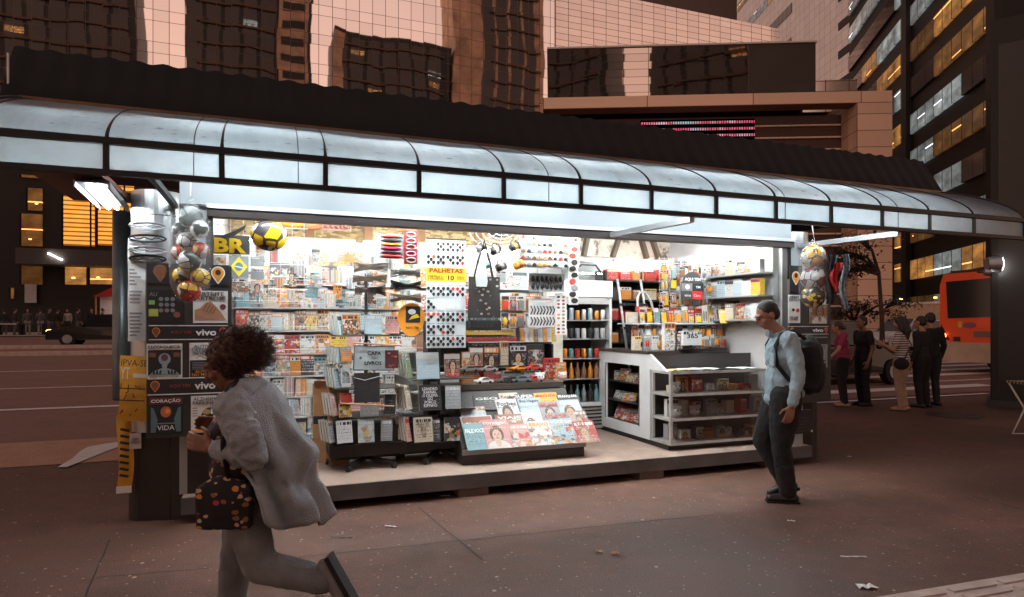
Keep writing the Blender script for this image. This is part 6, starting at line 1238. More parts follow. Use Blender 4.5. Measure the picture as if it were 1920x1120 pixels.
def head(mb, c, f, s=1.0):
    """skull, jaw, nose, lips, brow, ears; f = facing direction"""
    c = V(c); f = V(f).normalized(); x = f.cross(V((0, 0, 1))).normalized(); u = x.cross(f); R = Matrix((x, f, u)).transposed()
    def P(a, b, d): return c+(x*a+f*b+u*d)*s
    def E(a, b, d, r): mb.sph(P(a, b, d), tuple(q*s for q in r), 16, 12, 0, R.to_euler())
    E(0, -.012, .03, (.074, .094, .09)); E(0, .02, -.04, (.06, .07, .078)); E(0, .052, -.085, (.033, .03, .025)); E(0, .082, .03, (.05, .018, .016))
    cap(mb, P(0, .09, .015), P(0, .113, -.018), .009*s, .014*s, 10); E(0, .088, -.053, (.024, .012, .007)); E(0, .086, -.064, (.022, .012, .008))
    for k in (-1, 1): E(k*.075, -.01, -.005, (.009, .02, .032)); E(k*.043, .07, -.025, (.022, .022, .02)); E(k*.032, .083, .006, (.014, .01, .009))
    return P, R, x, f, u
def eyes(P, root, s, R):
    mb = MB()
    for k in (-1, 1): mb.sph(P(k*.032, .0905, .006), (.0085*s, .006*s, .0045*s), 10, 8, 0, R.to_euler())
    mb.build('eyes', mat('eye_dark', (.03, .02, .02), .2), root); mb = MB()
    for k in (-1, 1): mb.bar(P(k*.018, .099, .026), P(k*.046, .09, .027), .006*s, .006*s)
    mb.build('eyebrows', mat('brow', (.02, .014, .01), .8), root)
HAIRM = {'black': mat('hair_black', (.016, .012, .011), .55, 0, .4, 60), 'brown': mat('hair_brown', (.06, .022, .011), .55, 0, .5, 60), 'grey': mat('hair_grey', (.2, .19, .18), .6)}
def person(label, loc, rotz, J, top, pants, shoes, skin, hair='black', hairstyle='short', vox=.009, s=1.0, sleeves='long', topfold=.006, group=None, wide=1.0, skirt=False, topgrow=1.0, curl=.35, pantw=1.0):
    D = dict(hl=(-.09, 0, .9), hr=(.09, 0, .9), kl=(-.1, .02, .48), kr=(.1, .02, .48), al=(-.1, -.03, .085), ar=(.1, -.03, .085), sl=(-.185, 0, 1.39), sr=(.185, 0, 1.39), el=(-.24, -.03, 1.11), er=(.24, -.03, 1.11), wl=(-.25, .06, .87), wr=(.25, .06, .87), nk=(0, -.02, 1.44), hd=(0, .03, 1.6), ff=(0, 1, 0), ch=(0, .0, 1.25), ws=(0, 0, 1.05), pv=(0, -.01, .93), fl=(0, 1, 0), fr=(0, 1, 0), hnl=None, hnr=None)
    D.update(J); D = {k: (V(v) if v is not None else None) for k, v in D.items()}
    for k in D:
        if D[k] is not None and k not in ('ff', 'fl', 'fr', 'hnl', 'hnr'): D[k] = D[k]*s
    root = thing('person', label, 'person', loc, rotz, group); mb = MB(); sc = s
    P, R, hx, hf, hu = head(mb, D['hd'], D['ff'], s)
    chain(mb, [D['ch'], D['nk'], D['hd']+V((0, -.005, -.06))*s], [.1*s, .056*s, .05*s])
    mb.sph(D['ws'], (.12*s, .085*s, .14*s)); mb.sph(D['pv'], (.14*s, .1*s, .11*s)); mb.sph(D['ch'], (.14*s, .09*s, .16*s)); cap(mb, D['pv'], D['ch'], .09*s, .09*s)
    for q, sd in (('l', -1), ('r', 1)):
        chain(mb, [D['ch']+V((sd*.1, 0, .1))*s, D['s'+q], D['e'+q], D['w'+q]], [.06*s, .05*s, .038*s, .026*s]); chain(mb, [D['h'+q], D['k'+q], D['a'+q]], [.075*s, .052*s, .036*s])
        mb.sph(D['e'+q]*.55+D['w'+q]*.45, .036*s)
        dd = (D['w'+q]-D['e'+q]).normalized(); hn = D['hn'+q] if D['hn'+q] is not None else V((-sd, .1, 0)); hand(mb, D['w'+q], D.get('hd'+q) or dd, hn, s*(1.0 if vox < .012 else 1.15), sd if True else 1, curl)
    blob(mb, vox*.72, 'body', skin, root, 3)
    eyes(P, root, s, R)
    # hair
    mb = MB()
    if hairstyle == 'short':
        mb.sph(P(0, -.022, .045), (.079*s, .092*s, .085*s), 16, 12, 0, R.to_euler()); mb.sph(P(0, -.05, .0), (.074*s, .062*s, .07*s), 16, 12, 0, R.to_euler())
        blob(mb, vox*.8, 'hair', HAIRM[hair], root, 2, .002, 80, (1, 1, 1))
    elif hairstyle == 'long':
        mb.sph(P(0, -.022, .045), (.085*s, .1*s, .088*s), 16, 12, 0, R.to_euler()); chain(mb, [P(0, -.07, .0), P(0, -.1, -.14), P(0, -.1, -.27)], [.085*s, .085*s, .06*s]); 
        for k in (-1, 1): chain(mb, [P(k*.06, -.03, .0), P(k*.075, -.04, -.14)], [.045*s, .035*s])
        blob(mb, vox, 'hair', HAIRM[hair], root, 3, .006, 22, (1, 1, .2))
    elif hairstyle == 'tied':
        mb.sph(P(0, -.022, .042), (.08*s, .094*s, .087*s), 16, 12, 0, R.to_euler()); mb.sph(P(0, -.115, .0), .045*s); blob(mb, vox, 'hair', HAIRM[hair], root, 2, .003, 40)
    elif hairstyle == 'curly':
        rg = random.Random(3)
        for k in range(520):
            a = rg.uniform(0, 6.28); e = rg.uniform(-.75, 1.0); b = math.sqrt(max(0, 1-e*e)); q = P(b*math.cos(a)*.112, -.065+b*math.sin(a)*.125, .03+e*.105)
            if (q-P(0, .11, -.03)).length < .112*s: continue
            mb.sph(q, rg.uniform(.012, .024)*s, 7, 5)
        mb.sph(P(0, -.065, .03), (.104*s, .11*s, .1*s)); blob(mb, .007, 'hair', HAIRM[hair], root, 1, .006, 60, (1, 1, 1)); mb = MB()
        for k in range(3800):
            a = rg.uniform(0, 6.28); e = rg.uniform(-.85, 1.0); b = math.sqrt(max(0, 1-e*e)); dv = V((b*math.cos(a), b*math.sin(a), e)); p0 = P(dv.x*.108, -.065+dv.y*.12, .03+dv.z*.102)
            if (p0-P(0, .11, -.03)).length < .108*s: continue
            dw = (p0-P(0, -.065, .03)).normalized(); dw = (dw*rg.uniform(.35, .9)+V((rg.gauss(0, .55), rg.gauss(0, .55)-.25, rg.gauss(0, .5)-.2))).normalized(); c1_ = dw.cross(V((.3, .5, .8))).normalized(); c2_ = dw.cross(c1_); L = rg.uniform(.02, .05)*(1.6 if rg.random() < .1 else 1); ph = rg.uniform(0, 6.28); cr = rg.uniform(.005, .014); bk = V((0, -.02, .004))*rg.random()
            mb.tube([p0+dw*L*h_/5+(c1_*math.cos(ph+h_*1.3)+c2_*math.sin(ph+h_*1.3))*cr*(h_/5)**.5+bk*(h_/5)**2*2 for h_ in range(6)], [.0022, .0022, .002, .0017, .0013, .0008], 3)
        mb.build('curls', HAIRM[hair], root)
    # top
    g = topgrow; mb = MB(); mb.sph(D['ch'], (.17*s*wide, .115*s*g, .185*s)); mb.sph(D['ws'], (.155*s*wide, .115*s*g, .19*s)); mb.sph(D['pv']+V((0, 0, .02)), (.172*s*wide, .128*s*g, .12*s)); cap(mb, D['ch']+V((0, -.01, .1))*s, D['nk']+V((0, 0, -.03))*s, .095*s, .06*s)
    for q, sd in (('l', -1), ('r', 1)):
        up = D['s'+q]+(D['e'+q]-D['s'+q])*.62
        chain(mb, [D['ch']+V((sd*.09, 0, .1))*s, D['s'+q], up], [.075*s, .066*s, .056*s])
        if sleeves == 'long': chain(mb, [up, D['e'+q], D['e'+q]*.12+D['w'+q]*.88], [.056*s, .05*s, .038*s])
    blob(mb, vox, 'top', top, root, 4, topfold, 16, (1, 1, .6))
    # trousers
    mb = MB(); mb.sph(D['pv'], (.165*s*wide, .122*s, .12*s))
    for q in 'lr':
        k = D['k'+q]; a_ = D['a'+q]; chain(mb, [D['h'+q], D['h'+q]*.45+k*.55, k, k*.5+a_*.5, a_+(k-a_).normalized()*.01], [.1*s*wide*pantw, .083*s*wide*pantw, .066*s*pantw, .062*s*pantw, .056*s*pantw])
        cap(mb, D['h'+q], D['pv'], .1*s*wide, .1*s*wide)
    blob(mb, vox, 'trousers', pants, root, 4, min(topfold*1.0, .008), 12, (1, 1, .8))
    for q in 'lr':
        a_ = D['a'+q]; f_ = D['f'+q].normalized(); u_ = V((0, 0, 1)) if abs(f_.z) < .9 else V((0, 1, 0)); w_ = (D['k'+q]-a_).normalized(); dn = -(w_-f_*w_.dot(f_)).normalized(); mb = MB()
        h_ = a_+dn*.045*s
        chain(mb, [h_-f_*.05*s, h_+f_*.06*s, h_+f_*.15*s+dn*.008*s], [.044*s, .044*s, .034*s]); chain(mb, [h_-f_*.05*s+f_.cross(dn)*.012, h_+f_*.15*s+f_.cross(dn)*.014], [.034*s, .032*s]); cap(mb, a_, h_, .042*s, .045*s)
        sh = blob(mb, vox, 'shoe', shoes, root, 3)
        MB().bar(h_-f_*.09*s+dn*.036*s, h_+f_*.18*s+dn*.036*s, .085*s, .022*s).build('sole', blackrub, sh)
    return root, D, P
def cloth(name, col, var=.12, scale=18, rough=.85): return mat(name, col, rough, 0, var, scale, .5, 150)
shirt = cloth('shirt_pale_blue', (.36, .5, .57)); blackcloth = cloth('cloth_black', (.0085, .008, .0085)); shoeblk = mat('shoe_black', (.01, .009, .009), .4)
def put(u, v, D=None): p = atZ(u, v, 0); return (p.x, p.y, 0)
# man with the backpack, walking left past the counter
root, D, P = person('man in a pale blue shirt with a black backpack walking past the counter', put(1468, 938), RAD(62), dict(hd=(0, .13, 1.605), ff=(-.2, 1, -.5), nk=(0, .03, 1.46), ch=(0, 0, 1.26), hl=(-.09, 0, .9), kl=(-.09, .04, .48), al=(-.08, -.02, .085), kr=(.09, .15, .5), ar=(.08, -.04, .14), fr=(0, 1, -.35), sl=(-.2, 0, 1.4), el=(-.25, -.06, 1.11), wl=(-.255, -.0, .85), er=(.24, -.02, 1.12), wr=(.23, .03, .86)), shirt, blackcloth, shoeblk, mat('skin_man', (.3, .15, .095), .5, 0, .1, 15), 'black', 'short', .009, 1.02, 'long', .015, None, 1.1, topgrow=1.22, pantw=1.22)
mb = MB(); mb.sph((0, .02, .0), (.19, .14, .09)); mb.v = [(x, y, z+.9) for x, y, z in mb.v]; blob(mb, .01, 'shirt_hem', shirt, root, 4, .006, 16)
for k in (-1, 1): MB().prism([(0, 0), (.055, .012), (.06, -.03), (.02, -.055)], -.004, .004, 'xz').build('collar', shirt, root, (k*.02, .085, 1.49), RAD(62 if k > 0 else 118))
MB().box(-.2, .118, 1.2, -.06, .132, 1.31).build('chest_pocket', shirt, root)
bp = thing('backpack', 'bulky black backpack on the back of the man in pale blue', 'backpack', root.location, RAD(62)); mb = MB(); mb.sph((0, -.22, 1.2), (.17, .11, .27)); mb.sph((0, -.2, 1.3), (.16, .1, .15)); mb.sph((0, -.28, 1.1), (.12, .07, .15)); mb.box(-.14, -.24, .99, .14, -.13, 1.36); blob(mb, .012, 'pack', cloth('pack_black', (.01, .01, .011)), bp, 5, .004, 12)
for k in (-1, 1): MB().tube([(k*.13, -.15, 1.43), (k*.135, -.05, 1.5), (k*.14, .05, 1.47), (k*.145, .1, 1.37), (k*.165, .09, 1.2), (k*.185, .0, 1.08), (k*.15, -.13, 1.02)], .019, 8).build('strap', cloth('pack_black', (.01, .01, .011)), bp)
MB().tube([(-.165, -.25, 1.22), (-.09, -.325, 1.24), (.09, -.325, 1.24), (.165, -.25, 1.22)], .006, 6).build('zip', darkgrey, bp)
# woman running left in the foreground
floral = None
def floralm():
    m, n, b = newmat('floral_cloth'); co = n.n('TexCoord').outputs['Object']; x, y, z = n.sep(co)
    vo = n.n('TexVoronoi', {'Vector': n.n('Mapping', {0: co, 3: (1, 1, 1.3)}).outputs[0], 'Scale': 24.0}); r, g, bb = n.sep(vo.outputs['Color'])
    k = n.m('MULTIPLY', n.m('LESS_THAN', n.m('ADD', vo.outputs['Distance'], n.m('MULTIPLY', n.noise(co, 40, 2), .35)), .55), n.m('GREATER_THAN', g, .36))
    n.t.links.new(n.mix(k, (.012, .01, .011), n.ramp(r, [(0, (.5, .32, .18)), (.35, (.42, .05, .12)), (.5, (.55, .42, .3)), (.7, (.25, .12, .05)), (.9, (.6, .25, .06))], 'CONSTANT')), b.inputs['Base Color']); b.inputs['Roughness'].default_value = .8; return m
floral = floralm(); jeans = cloth('jeans_grey', (.21, .225, .235), .35, 5); greyknit = cloth('knit_grey', (.33, .37, .40), .2, 5)
pr_ = atD(462, 610, 3.1)
root, D, P = person('curly-haired woman running left in front of the poster pillar', (pr_.x, pr_.y, 0), RAD(69), dict(hd=(0, .09, 1.36), ff=(-.1, 1, -.45), nk=(0, .015, 1.24), ch=(0, -.01, 1.06), ws=(0, -.02, .92), pv=(0, 0, .82), sl=(-.18, -.02, 1.19), sr=(.18, .0, 1.19), el=(-.23, -.13, .96), wl=(-.2, .07, 1.0), er=(.22, .0, .95), wr=(.16, .16, 1.02), hr=(.085, 0, .8), hl=(-.085, 0, .8), kr=(.1, .09, .43), ar=(.1, .12, .085), kl=(-.1, -.1, .43), al=(-.1, -.4, .36), fl=(0, -.45, -.8)), cloth('top_black', (.022, .02, .02)), jeans, mat('sneaker_grey', (.2, .2, .2), .6), mat('skin_run', (.22, .1, .06), .5, 0, .1, 15), 'brown', 'curly', .009, 1.0, 'short', .01, pantw=1.12)
mb = MB(); mb.sph((0, -.0, .86), (.19, .15, .17)); mb.sph((0, .02, .74), (.2, .165, .12)); mb.sph((0, .05, 1.0), (.15, .13, .14)); blob(mb, .011, 'floral_tunic', floral, root, 4, .012, 12)
# long grey cardigan: an open sheet over the back and near arm, its hem flying behind
rows = []; NA = 64; NZ = 44
for i in range(NZ+1):
    q = i/NZ; z = 1.275-.66*q**1.05; row = []
    for j in range(NA+1):
        w = j/NA; th = RAD(-160+285*w)                    # sweeps from the far front, round the back, to the near front
        back = max(0, math.cos(th)); near = max(0, math.sin(th)); cut = max(0, -math.cos(th))
        rx = .09+.115*min(1, q*6)**.5+.01*q; ry = .07+.045*min(1, q*6)**.5+.03*q
        f1 = math.sin(th*7+q*3.1)*.5+math.sin(th*11.3-q*5+1)*.32+mnoise.noise(V((th*2.2, q*5, 3)))*.9
        k = 1+.3*q*f1*min(1, q*3)+.09*min(1, q*4)*((1-abs(math.sin(th*5.5+q*2.2+1.1*mnoise.noise(V((th, q*3, 0))))))**2-.35)+.05*mnoise.noise(V((th*6, q*14, 1)))
        cy = -.02-.12*q-.06*q*q; fl = .07*back**2*math.exp(-((q-.52)/.13)**2)+.06*back*q
        zz = z+.16*cut*q*1.6+.05*near*q*math.sin(q*9)+.03*f1*q
        row.append((-rx*k*math.sin(th), cy-(ry*k+fl)*math.cos(th), zz))
    rows.append(row)
cg = MB().loft(rows).build('cardigan', greyknit, root); sm_ = cg.modifiers.new('thick', 'SOLIDIFY'); sm_.thickness = .009; sm_.offset = 0
mb = MB(); chain(mb, [(-.03, -.06, 1.25), (-.12, -.03, 1.235), (-.19, -.02, 1.19)], [.05, .06, .064]); chain(mb, [(-.2, -.02, 1.18), (-.235, -.09, 1.06), (-.23, -.13, .96), (-.215, -.04, .975), (-.205, .03, .99)], [.074, .07, .056, .047, .042]); blob(mb, .009, 'cardigan_sleeve', greyknit, root, 3, .014, 20, (1, 1, 1))
mb = MB(); chain(mb, [(.19, -.0, 1.18), (.22, .02, 1.02), (.215, .01, .95), (.18, .1, .995)], [.058, .056, .05, .042]); blob(mb, .009, 'floral_sleeve', floral, root, 3, .012, 20, (1, 1, 1))
hb = thing('shoulder_bag', 'black floral bag carried at the hip by the running woman', 'bag', root.location, RAD(69)); mb = MB(); mb.sph((-.225, .0, .76), (.045, .135, .12)); mb.box(-.255, -.12, .645, -.2, .12, .83); blob(mb, .011, 'bag_body', floral, hb, 4, .006, 12); MB().tube([(-.23, -.02, .86), (-.25, -.0, 1.0), (-.21, .0, 1.27), (-.1, -.02, 1.3)], .012, 6).build('strap', black, hb)
# waiting group by the crossing
def striped():
    m, n, b = newmat('striped_knit'); x, y, z = n.sep(n.n('TexCoord').outputs['Object']); k = n.m('GREATER_THAN', n.m('FRACT', n.m('MULTIPLY', z, 24)), .45)
    n.t.links.new(n.mix(k, (.04, .035, .035), (.6, .52, .48)), b.inputs['Base Color']); b.inputs['Roughness'].default_value = .85; return m
GW_ = 'people waiting by the crossing'; sk2 = mat('skin_warm', (.38, .19, .11), .5)
person('woman in a pink top leaning with a bent arm by the crossing', put(1580, 762), RAD(50), dict(hd=(0, .1, 1.53), ff=(.2, 1, 0), nk=(0, .05, 1.4), ch=(0, .03, 1.22), el=(-.32, .12, 1.1), wl=(-.34, .3, .92), er=(.34, -.14, 1.12), wr=(.16, -.05, .98)), cloth('top_pink', (.3, .03, .1)), blackcloth, mat('sandal', (.35, .22, .16), .6), sk2, 'brown', 'tied', .012, .98, 'short', .006, GW_, 1.05)
person('man in dark clothes facing left beside the woman in pink', put(1618, 761), RAD(75), {}, blackcloth, blackcloth, shoeblk, mat('skin_dim', (.22, .1, .06), .5), 'black', 'short', .012, 1.0, 'short', .006, GW_, 1.05)
root, D, P = person('woman in a striped top and beige trousers seen from behind', put(1690, 770), RAD(25), dict(el=(-.3, .05, 1.12), wl=(-.22, .22, 1.2), hl=(-.1, 0, .88), hr=(.1, 0, .88)), striped(), cloth('trousers_beige', (.42, .28, .19)), mat('shoe_tan', (.36, .2, .1), .6), sk2, 'black', 'long', .012, .99, 'short', .006, GW_, 1.18)
b2 = thing('shoulder_bag', 'small dark bag on a strap behind the woman in stripes', 'bag', root.location, RAD(25)); MB().tube([(.17, .02, 1.44), (0, -.16, 1.2), (-.2, -.1, .95)], .01, 6).build('strap', black, b2); mb = MB(); mb.sph((-.25, -.06, .86), (.06, .13, .11)); blob(mb, .012, 'bag_body', blackcloth, b2, 3)
person('person in dark clothes standing just right of the striped woman', put(1728, 764), RAD(10), {}, cloth('jacket_dark', (.014, .012, .013)), blackcloth, shoeblk, sk2, 'black', 'short', .013, 1.0, 'long', .006, GW_, 1.08)
person('tall person in black with a rucksack at the right of the waiting group', put(1745, 760), RAD(-15), {}, blackcloth, cloth('jeans_dark', (.016, .017, .022)), shoeblk, sk2, 'black', 'short', .013, 1.04, 'long', .006, GW_, 1.12)
# pedestrians far across the avenue
GF = 'pedestrians far across the avenue'; fc = [cloth('far_black', (.03, .03, .03)), cloth('far_white', (.4, .36, .33)), cloth('far_brown', (.15, .07, .04)), cloth('far_grey', (.1, .1, .11)), blackcloth]
FARL = ['at the far left edge', 'left of the notice panel', 'under the notice panel', 'right of the notice panel', 'in black between the notice panel and the pale shirt', 'just left of the pale shirt', 'in a pale shirt', 'right of the pale shirt', 'near the red booth', 'in front of the red booth']
src = {}
for i, u in enumerate((8, 28, 52, 76, 92, 108, 127, 146, 172, 192)):
    D_ = rng.uniform(40.5, 43); p = atD(u, 610, D_); k = 1 if i in (6,) else rng.choice([0, 2, 3, 4])
    if k not in src: src[k], _, _ = person('pedestrian '+FARL[i]+' across the avenue', (p.x, p.y, gz(0, p.y)), rng.uniform(0, 6.28), dict(kl=(-.1, .15, .48), al=(-.1, .1, .085), ar=(.1, -.2, .1)) if i % 2 else {}, fc[k], fc[(k+3) % 5] if k != 1 else fc[0], shoeblk, sk2, 'black', 'short', .03, 1.0, 'long', 0, GF)
    else: dup(src[k], (p.x, p.y, gz(0, p.y)), rng.uniform(0, 6.28), 'pedestrian '+FARL[i]+' across the avenue', GF)
# ------------------------------------------------------------------ vehicles
def car(label, loc, rotz, paint, L=4.4, Hc=1.45, Wd=1.75, suv=False, lights=False):
    t = thing('car', label, 'car', loc, rotz); h = Hc
    prof = [(-L/2, .3), (-L/2, .62), (-L/2+.08, .72), (-L*.22, .9*h/1.45), (-L*.08, h*.985), (L*.12, h), (L*.26, h*.97), (L*.42, .98*h/1.45 if not suv else h*.9), (L/2-.03, .88), (L/2, .6), (L/2, .3)]
    secs = []
    for s, in_ in ((-1, .08), (-.97, .0), (-.5, -.0), (.5, -.0), (.97, 0), (1, .08)):
        row = []
        for x, z in prof:
            tum = .16*max(0, (z-.85))/.6
            row.append((x*(1-.5*in_*0), s*(Wd/2-tum-in_*.4), z-(.03 if abs(s) == 1 else 0)))
        secs.append(row)
    mb = MB(); mb.loft(secs, closed=True); mb.add(secs[0], [tuple(range(len(prof)))]); mb.add(secs[-1], [tuple(range(len(prof)-1, -1, -1))]); mb.build('body', paint, t)
    gl = mat('car_glass', (.02, .022, .025), .06, 0, 0)
    gp = [(-L*.2, .93*h/1.45), (-L*.085, h*.95), (L*.12, h*.965), (L*.25, h*.935), (L*.36, .98*h/1.45)]
    for s in (-1, 1): MB().loft([[(x, s*(Wd/2-.16*max(0, z-.85)/.6+.006), z-.02) for x, z in gp], [(x, s*(Wd/2+.006), .9*h/1.45) for x, z in gp]], smooth=False).build('side_window', gl, t)
    MB().add([(-L*.225, -Wd*.42, .92*h/1.45), (-L*.225, Wd*.42, .92*h/1.45), (-L*.085, Wd*.36, h*.99), (-L*.085, -Wd*.36, h*.99)], [(0, 1, 2, 3)]).build('windscreen', gl, t)
    MB().add([(L*.42, -Wd*.42, .99*h/1.45), (L*.42, Wd*.42, .99*h/1.45), (L*.27, Wd*.36, h*.985), (L*.27, -Wd*.36, h*.985)], [(0, 1, 2, 3)]).build('rear_window', gl, t)
    for x in (-L*.31, L*.3):
        for s in (-1, 1):
            w = MB().cyl((x, s*(Wd/2-.2), .32), (x, s*(Wd/2+.01), .32), .32, n=20).build('wheel', blackrub, t); MB().cyl((x, s*(Wd/2+.011), .32), (x, s*(Wd/2+.02), .32), .2, n=10).build('rim', steel, w)
    for s in (-1, 1):
        MB().sph((-L/2+.12, s*Wd*.36, .68), (.16, .16, .07), 12, 8).build('headlight', lamp_o if lights else glass, t); MB().box(L/2-.05, s*Wd*.36-.14, .72, L/2+.012, s*Wd*.36+.14, .86).build('tail_light', mat('tail_plastic', (.3, .02, .02), .3), t)
        MB().sph((-L*.17, s*(Wd/2+.08), .95), (.06, .09, .06), 10, 8).build('mirror', paint, t)
    return t
dkpaint = mat('car_paint_dark', (.008, .008, .009), .22, 0, .05, 2, 0, 40, .3); whpaint = mat('car_paint_white', (.6, .6, .58), .3, 0, .04, 2, 0, 40, .4)
p = atD(86, 640, 29); car('dark sedan driving left across the avenue with a lit headlamp', (p.x+2.3, p.y+.4, .61), 0, dkpaint, lights=True)
p = atD(1545, 640, 16.6); car('dark car passing behind the waiting people', (p.x, p.y, gz(p.x, p.y)), RAD(180), dkpaint, 4.5, 1.62, 1.8, True)
p = atD(1700, 600, 29); car('white car far behind the striped woman', (p.x, p.y, .35), RAD(0), whpaint, 4.3, 1.5, 1.75)
# orange bus, rear towards us
bx, by0, by1 = 20.0, 11.9, 14.45; bz = gz(bx, 13); org = mat('bus_orange', (.88, .1, .016), .4, 0, .06, 1.2, 0, 40, .3)
t = thing('bus', 'orange city bus seen from behind, half hidden by the dark pylon', 'bus', (bx, (by0+by1)/2, bz)); w2 = (by1-by0)/2
MB().prism([(-w2, .95), (w2, .95), (w2, 2.75), (w2-.12, 3.1), (-w2+.12, 3.1), (-w2, 2.75)], 0, 11.5, 'yz').build('body', org, t, bevel=.06)
MB().prism([(-w2+.02, .35), (w2-.02, .35), (w2-.02, .948), (-w2+.02, .948)], -.06, 11.4, 'yz').build('bumper', mat('bus_skirt', (.5, .37, .28), .55, 0, .15, 2), t, bevel=.05)
MB().prism([(-w2+.14, 1.75), (w2-.28, 1.7), (w2-.22, 2.85), (-w2+.14, 2.9)], -.03, .04, 'yz').build('rear_window', mat('bus_glass', (.02, .02, .022), .08, 0, 0), t)
for k in range(3): MB().box(-.035, -.5+.2*k, 2.7-.2*k, -.031, .3, 2.73-.2*k).build('window_reflection_bar', steel, t) if False else None
for s in (-1, 1):
    q = MB().prism([(s*(w2-.05), 1.02), (s*(w2-.32), 1.02), (s*(w2-.05), 1.5)], -.02, .03, 'yz').build('lamp_panel', black, t); MB().cyl((-.05, s*(w2-.16), 1.16), (-.02, s*(w2-.16), 1.16), .07, n=14).build('tail_light', tail_r, q)
    MB().box(-.03, s*(w2-.55)-.1, .98, -.005, s*(w2-.55)+.1, 1.12).build('plate_lamp', darkgrey, t)
MB().box(-.03, -.5, 1.12, -.005, .2, 1.3).build('number_plate', mat('plate_dark', (.2, .12, .1), .5), t); MB().prism([(.35+.2*math.cos(a*.35), 1.48+.09*math.sin(a*.35)) for a in range(18)], -.018, .01, 'yz').build('emblem', mat('emblem_purple', (.25, .08, .16), .5), t); MB().prism([(.62+.07*math.cos(a*.35), 1.5+.1*math.sin(a*.35)) for a in range(18)], -.02, .01, 'yz').build('emblem', mat('emblem_gold', (.7, .4, .1), .5), t); MB().cyl((-.02, -.45, 1.45), (.0, -.45, 1.45), .1, n=16).build('round_badge', offwhite, t)
for s in (-1, 1):
    for k in range(7): MB().box(.4+k*1.5, s*(w2+.004)-.004, 1.75, 1.75+k*1.5, s*(w2+.004)+.004, 2.75).build('side_window', mat('bus_glass', (.02, .02, .022), .08, 0, 0), t)
    for x in (2.6, 8.6): MB().cyl((x, s*(w2-.3), .48), (x, s*(w2+.0), .48), .48, n=22).build('wheel', blackrub, t)
MB().box(.2, -w2+.2, 3.1, .5, w2-.2, 3.2).build('roof_rail', darkgrey, t)
# dark pylon at the right with a spot lamp
p = atD(1857, 760, 12.35); t = thing('information_pylon', 'very tall dark pylon at the right edge of the pavement', 'pylon', (p.x, p.y, 0), -YAW-RAD(36.7)); dkpy = mat('pylon_dark', (.011, .0105, .0105), .6)
MB().box(0, 0, 0, 1.6, .7, 7.4).build('shaft', dkpy, t, bevel=.02); MB().box(-.06, -.06, -.01, 1.66, .76, .12).build('base', darkgrey, t); MB().box(.12, -.012, .5, 1.5, -.001, 6.9).build('panel', mat('pylon_panel', (.012, .0115, .012), .35), t)
p = atD(1862, 496, 12.0); t = thing('spot_lamp', 'lit white spot lamp mounted on the dark pylon', 'lamp', p, -YAW); MB().cyl((-.12, -.0, 0), (.08, -.06, .0), .13, .16, 18).build('housing', steel, t); MB().cyl((.081, -.061, 0), (.092, -.064, .0), .14, n=18).build('lens', lamp_w, t); MB().bar((0, 0, 0), (.1, .36, -.05), .04, .04).build('bracket', black, t)
p = atD(1850, 511, 12.0); t = thing('spot_lamp', 'small second lamp lower left of the big spot lamp', 'lamp', p, -YAW); MB().cyl((-.05, 0, 0), (.04, -.03, 0), .06, .075, 14).build('housing', steel, t); MB().cyl((.041, -.031, 0), (.046, -.033, 0), .06, n=14).build('lens', lamp_w, t); MB().bar((0, 0, 0), (.1, .36, .03), .03, .03).build('bracket', black, t)
# folding chair at the right edge
p = atD(1958, 826, 8.65); t = thing('folding_chair', 'white folding chair with a striped seat at the right edge', 'chair', (p.x, p.y, 0), -YAW)
for y in (0, .42): MB().tube([(-.16, y, .75), (.1, y, .32), (.0, y, .3)][:2]+[(.16, y, .03)], .013).build('leg', white, t); MB().tube([(.2, y, .72), (.06, y, .35), (-.1, y, .02), (.3, y, .02)], .013).build('leg', white, t)
def seatm():
    m, n, b = newmat('seat_stripes'); x, y, z = n.sep(n.n('TexCoord').outputs['Object']); k = n.m('GREATER_THAN', n.m('FRACT', n.m('MULTIPLY', n.m('ADD', x, y), 16)), .5); n.t.links.new(n.mix(k, (.03, .025, .02), (.6, .35, .15)), b.inputs['Base Color']); return m
MB().box(-.18, -.02, .74, .5, .44, .77).build('seat', seatm(), t); MB().tube([(.02, 0, .5), (.3, 0, .48)], .012).build('brace', white, t)
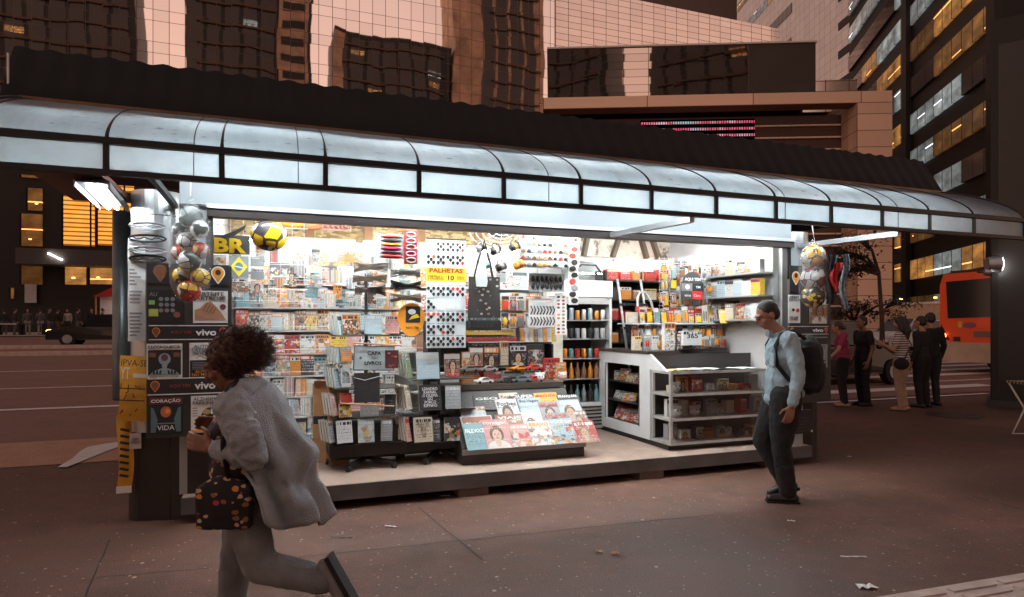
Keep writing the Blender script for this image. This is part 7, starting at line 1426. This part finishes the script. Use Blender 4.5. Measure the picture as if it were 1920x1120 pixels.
# street trees at the right
def leafcol(name, c): return mat(name, c, .6, 0, .4, 3)
lf = leafcol('leaf_dark', (.022, .026, .014)); lf2 = leafcol('leaf_mid', (.05, .05, .022)); bark = mat('bark', (.05, .032, .025), .9, 0, .3, 9)
def tree(label, base, crowns, n, leafL, trunk_h, lean=0):
    t = thing('street_tree', label, 'tree', base); b = V((0, 0, 0)); mb = MB(); top = V((lean*.3, 0, trunk_h)); mb.tube([b, b*.5+top*.5+V((.05, 0, 0)), top], [.11, .08, .06], 8); fm = [MB(), MB()]
    for c, r in crowns:
        c = V(c); mb.tube([top, (top+c)/2+V((0, 0, .25)), c], [.07, .045, .015], 6)
        for k in range(9):
            e = c+V((rng.gauss(0, 1)*r[0]*.8, rng.gauss(0, 1)*r[1]*.8, rng.gauss(0, 1)*r[2]*.6)); mb.tube([(top*.3+c*.7), (c+e)/2+V((0, 0, .1)), e], [.02, .013, .005], 5)
            for q in range(n//9):
                w = rng.random(); o_ = c*(1-w)+e*w if rng.random() < .5 else e; p_ = o_+V((rng.gauss(0, .16), rng.gauss(0, .16), rng.gauss(0, .1)))
                d = V((rng.uniform(-1, 1), rng.uniform(-1, 1), rng.uniform(-.6, .25))).normalized(); s_ = d.cross(V((0, 0, 1))).normalized()*leafL*.22; L = leafL*rng.uniform(.6, 1.1)
                fm[rng.random() < .4].add([p_, p_+d*L*.5+s_, p_+d*L, p_+d*L*.5-s_], [(0, 1, 2, 3)])
    mb.build('trunk', bark, t); fm[0].build('foliage', lf, t); fm[1].build('foliage', lf2, t); return t
p = atD(1655, 640, 23); R3 = lambda u, v: atD(u, v, 23)-V((p.x, p.y, gz(p.x, p.y)))
tree('street tree with sparse drooping leafy branches right of the kiosk', (p.x, p.y, gz(p.x, p.y)), [(R3(1622, 450), (.5, .5, .2)), (R3(1605, 478), (.4, .5, .2)), (R3(1592, 508), (.35, .5, .2)), (R3(1575, 470), (.4, .5, .3)), (R3(1612, 500), (.3, .4, .15)), (R3(1570, 520), (.4, .4, .3))], 200, .2, 3.2, -.6)
p = atD(1600, 640, 26); R3 = lambda u, v: atD(u, v, 26)-V((p.x, p.y, gz(p.x, p.y)))
tree('low bushy tree under the stone pier behind the waiting people', (p.x, p.y, gz(p.x, p.y)), [(R3(1590, 578), (.5, .5, .3)), (R3(1625, 572), (.6, .5, .25)), (R3(1650, 585), (.5, .5, .25)), (R3(1685, 566), (.6, .5, .15)), (R3(1570, 592), (.5, .5, .3))], 300, .17, 1.4)
# boundary wall far right, red booth far left
a = atD(1662, 560, 44); b = atD(1775, 560, 40); ang = math.atan2(b.y-a.y, b.x-a.x); t = thing('boundary_wall', 'long pale wall lit by lamps behind the bus', 'wall', (a.x, a.y, 0), ang); MB().box(0, 0, 0, 12, .3, 2.9).build('wall', mat('wall_beige', (.55, .4, .28), .7), t); MB().box(-.02, -.05, 2.902, 12, .36, 3.05).build('coping', offwhite, t)
for k in range(4): q = MB().cyl((1.2+k*2.4, -.12, 3.25), (1.2+k*2.4, -.12, 3.33), .09, n=12).build('wall_lamp', lamp_o, t); MB().bar((1.2+k*2.4, -.11, 3.24), (1.2+k*2.4, .1, 3.05), .03, .03).build('bracket', black, q)
p = atD(178, 640, 41); t = thing('market_booth', 'small booth with a red roof across the avenue behind the sedan', 'booth', (p.x, p.y, gz(0, p.y))); MB().prism([(-.1, 2.5), (2.6, 2.5), (1.6, 3.05), (.9, 3.05)], -.1, 1.6, 'xz').build('roof', mat('booth_red', (.5, .03, .02), .6), t); MB().box(0, 1.3, 0, 2.5, 1.35, 2.498).build('back', mat('booth_white', (.6, .58, .55), .5, 0, .05), t)
for x in (0, 2.42): MB().box(x, 0, 0, x+.08, .08, 2.498).build('post', mat('booth_post', (.5, .25, .1), .5), t)
MB().box(.1, .1, 0, 2.4, .7, .95).build('counter', darkgrey, t); MB().cyl((1.25, .5, 2.38), (1.25, .5, 2.42), .2, n=14).build('lamp', lamp_w, t)
for i, (u, c) in enumerate(((22, offwhite), (60, darkgrey))):
    p = atD(u, 628, 40); t = thing('street_table', ['low white table on the far pavement at left', 'dark bench on the far pavement'][i], 'table', (p.x, p.y, gz(0, p.y))); MB().box(-.7, -.3, .7, .7, .3, .76).build('top', c, t)
    for x in (-.6, .6): MB().box(x-.03, -.25, 0, x+.03, .25, .7).build('leg', black, t)
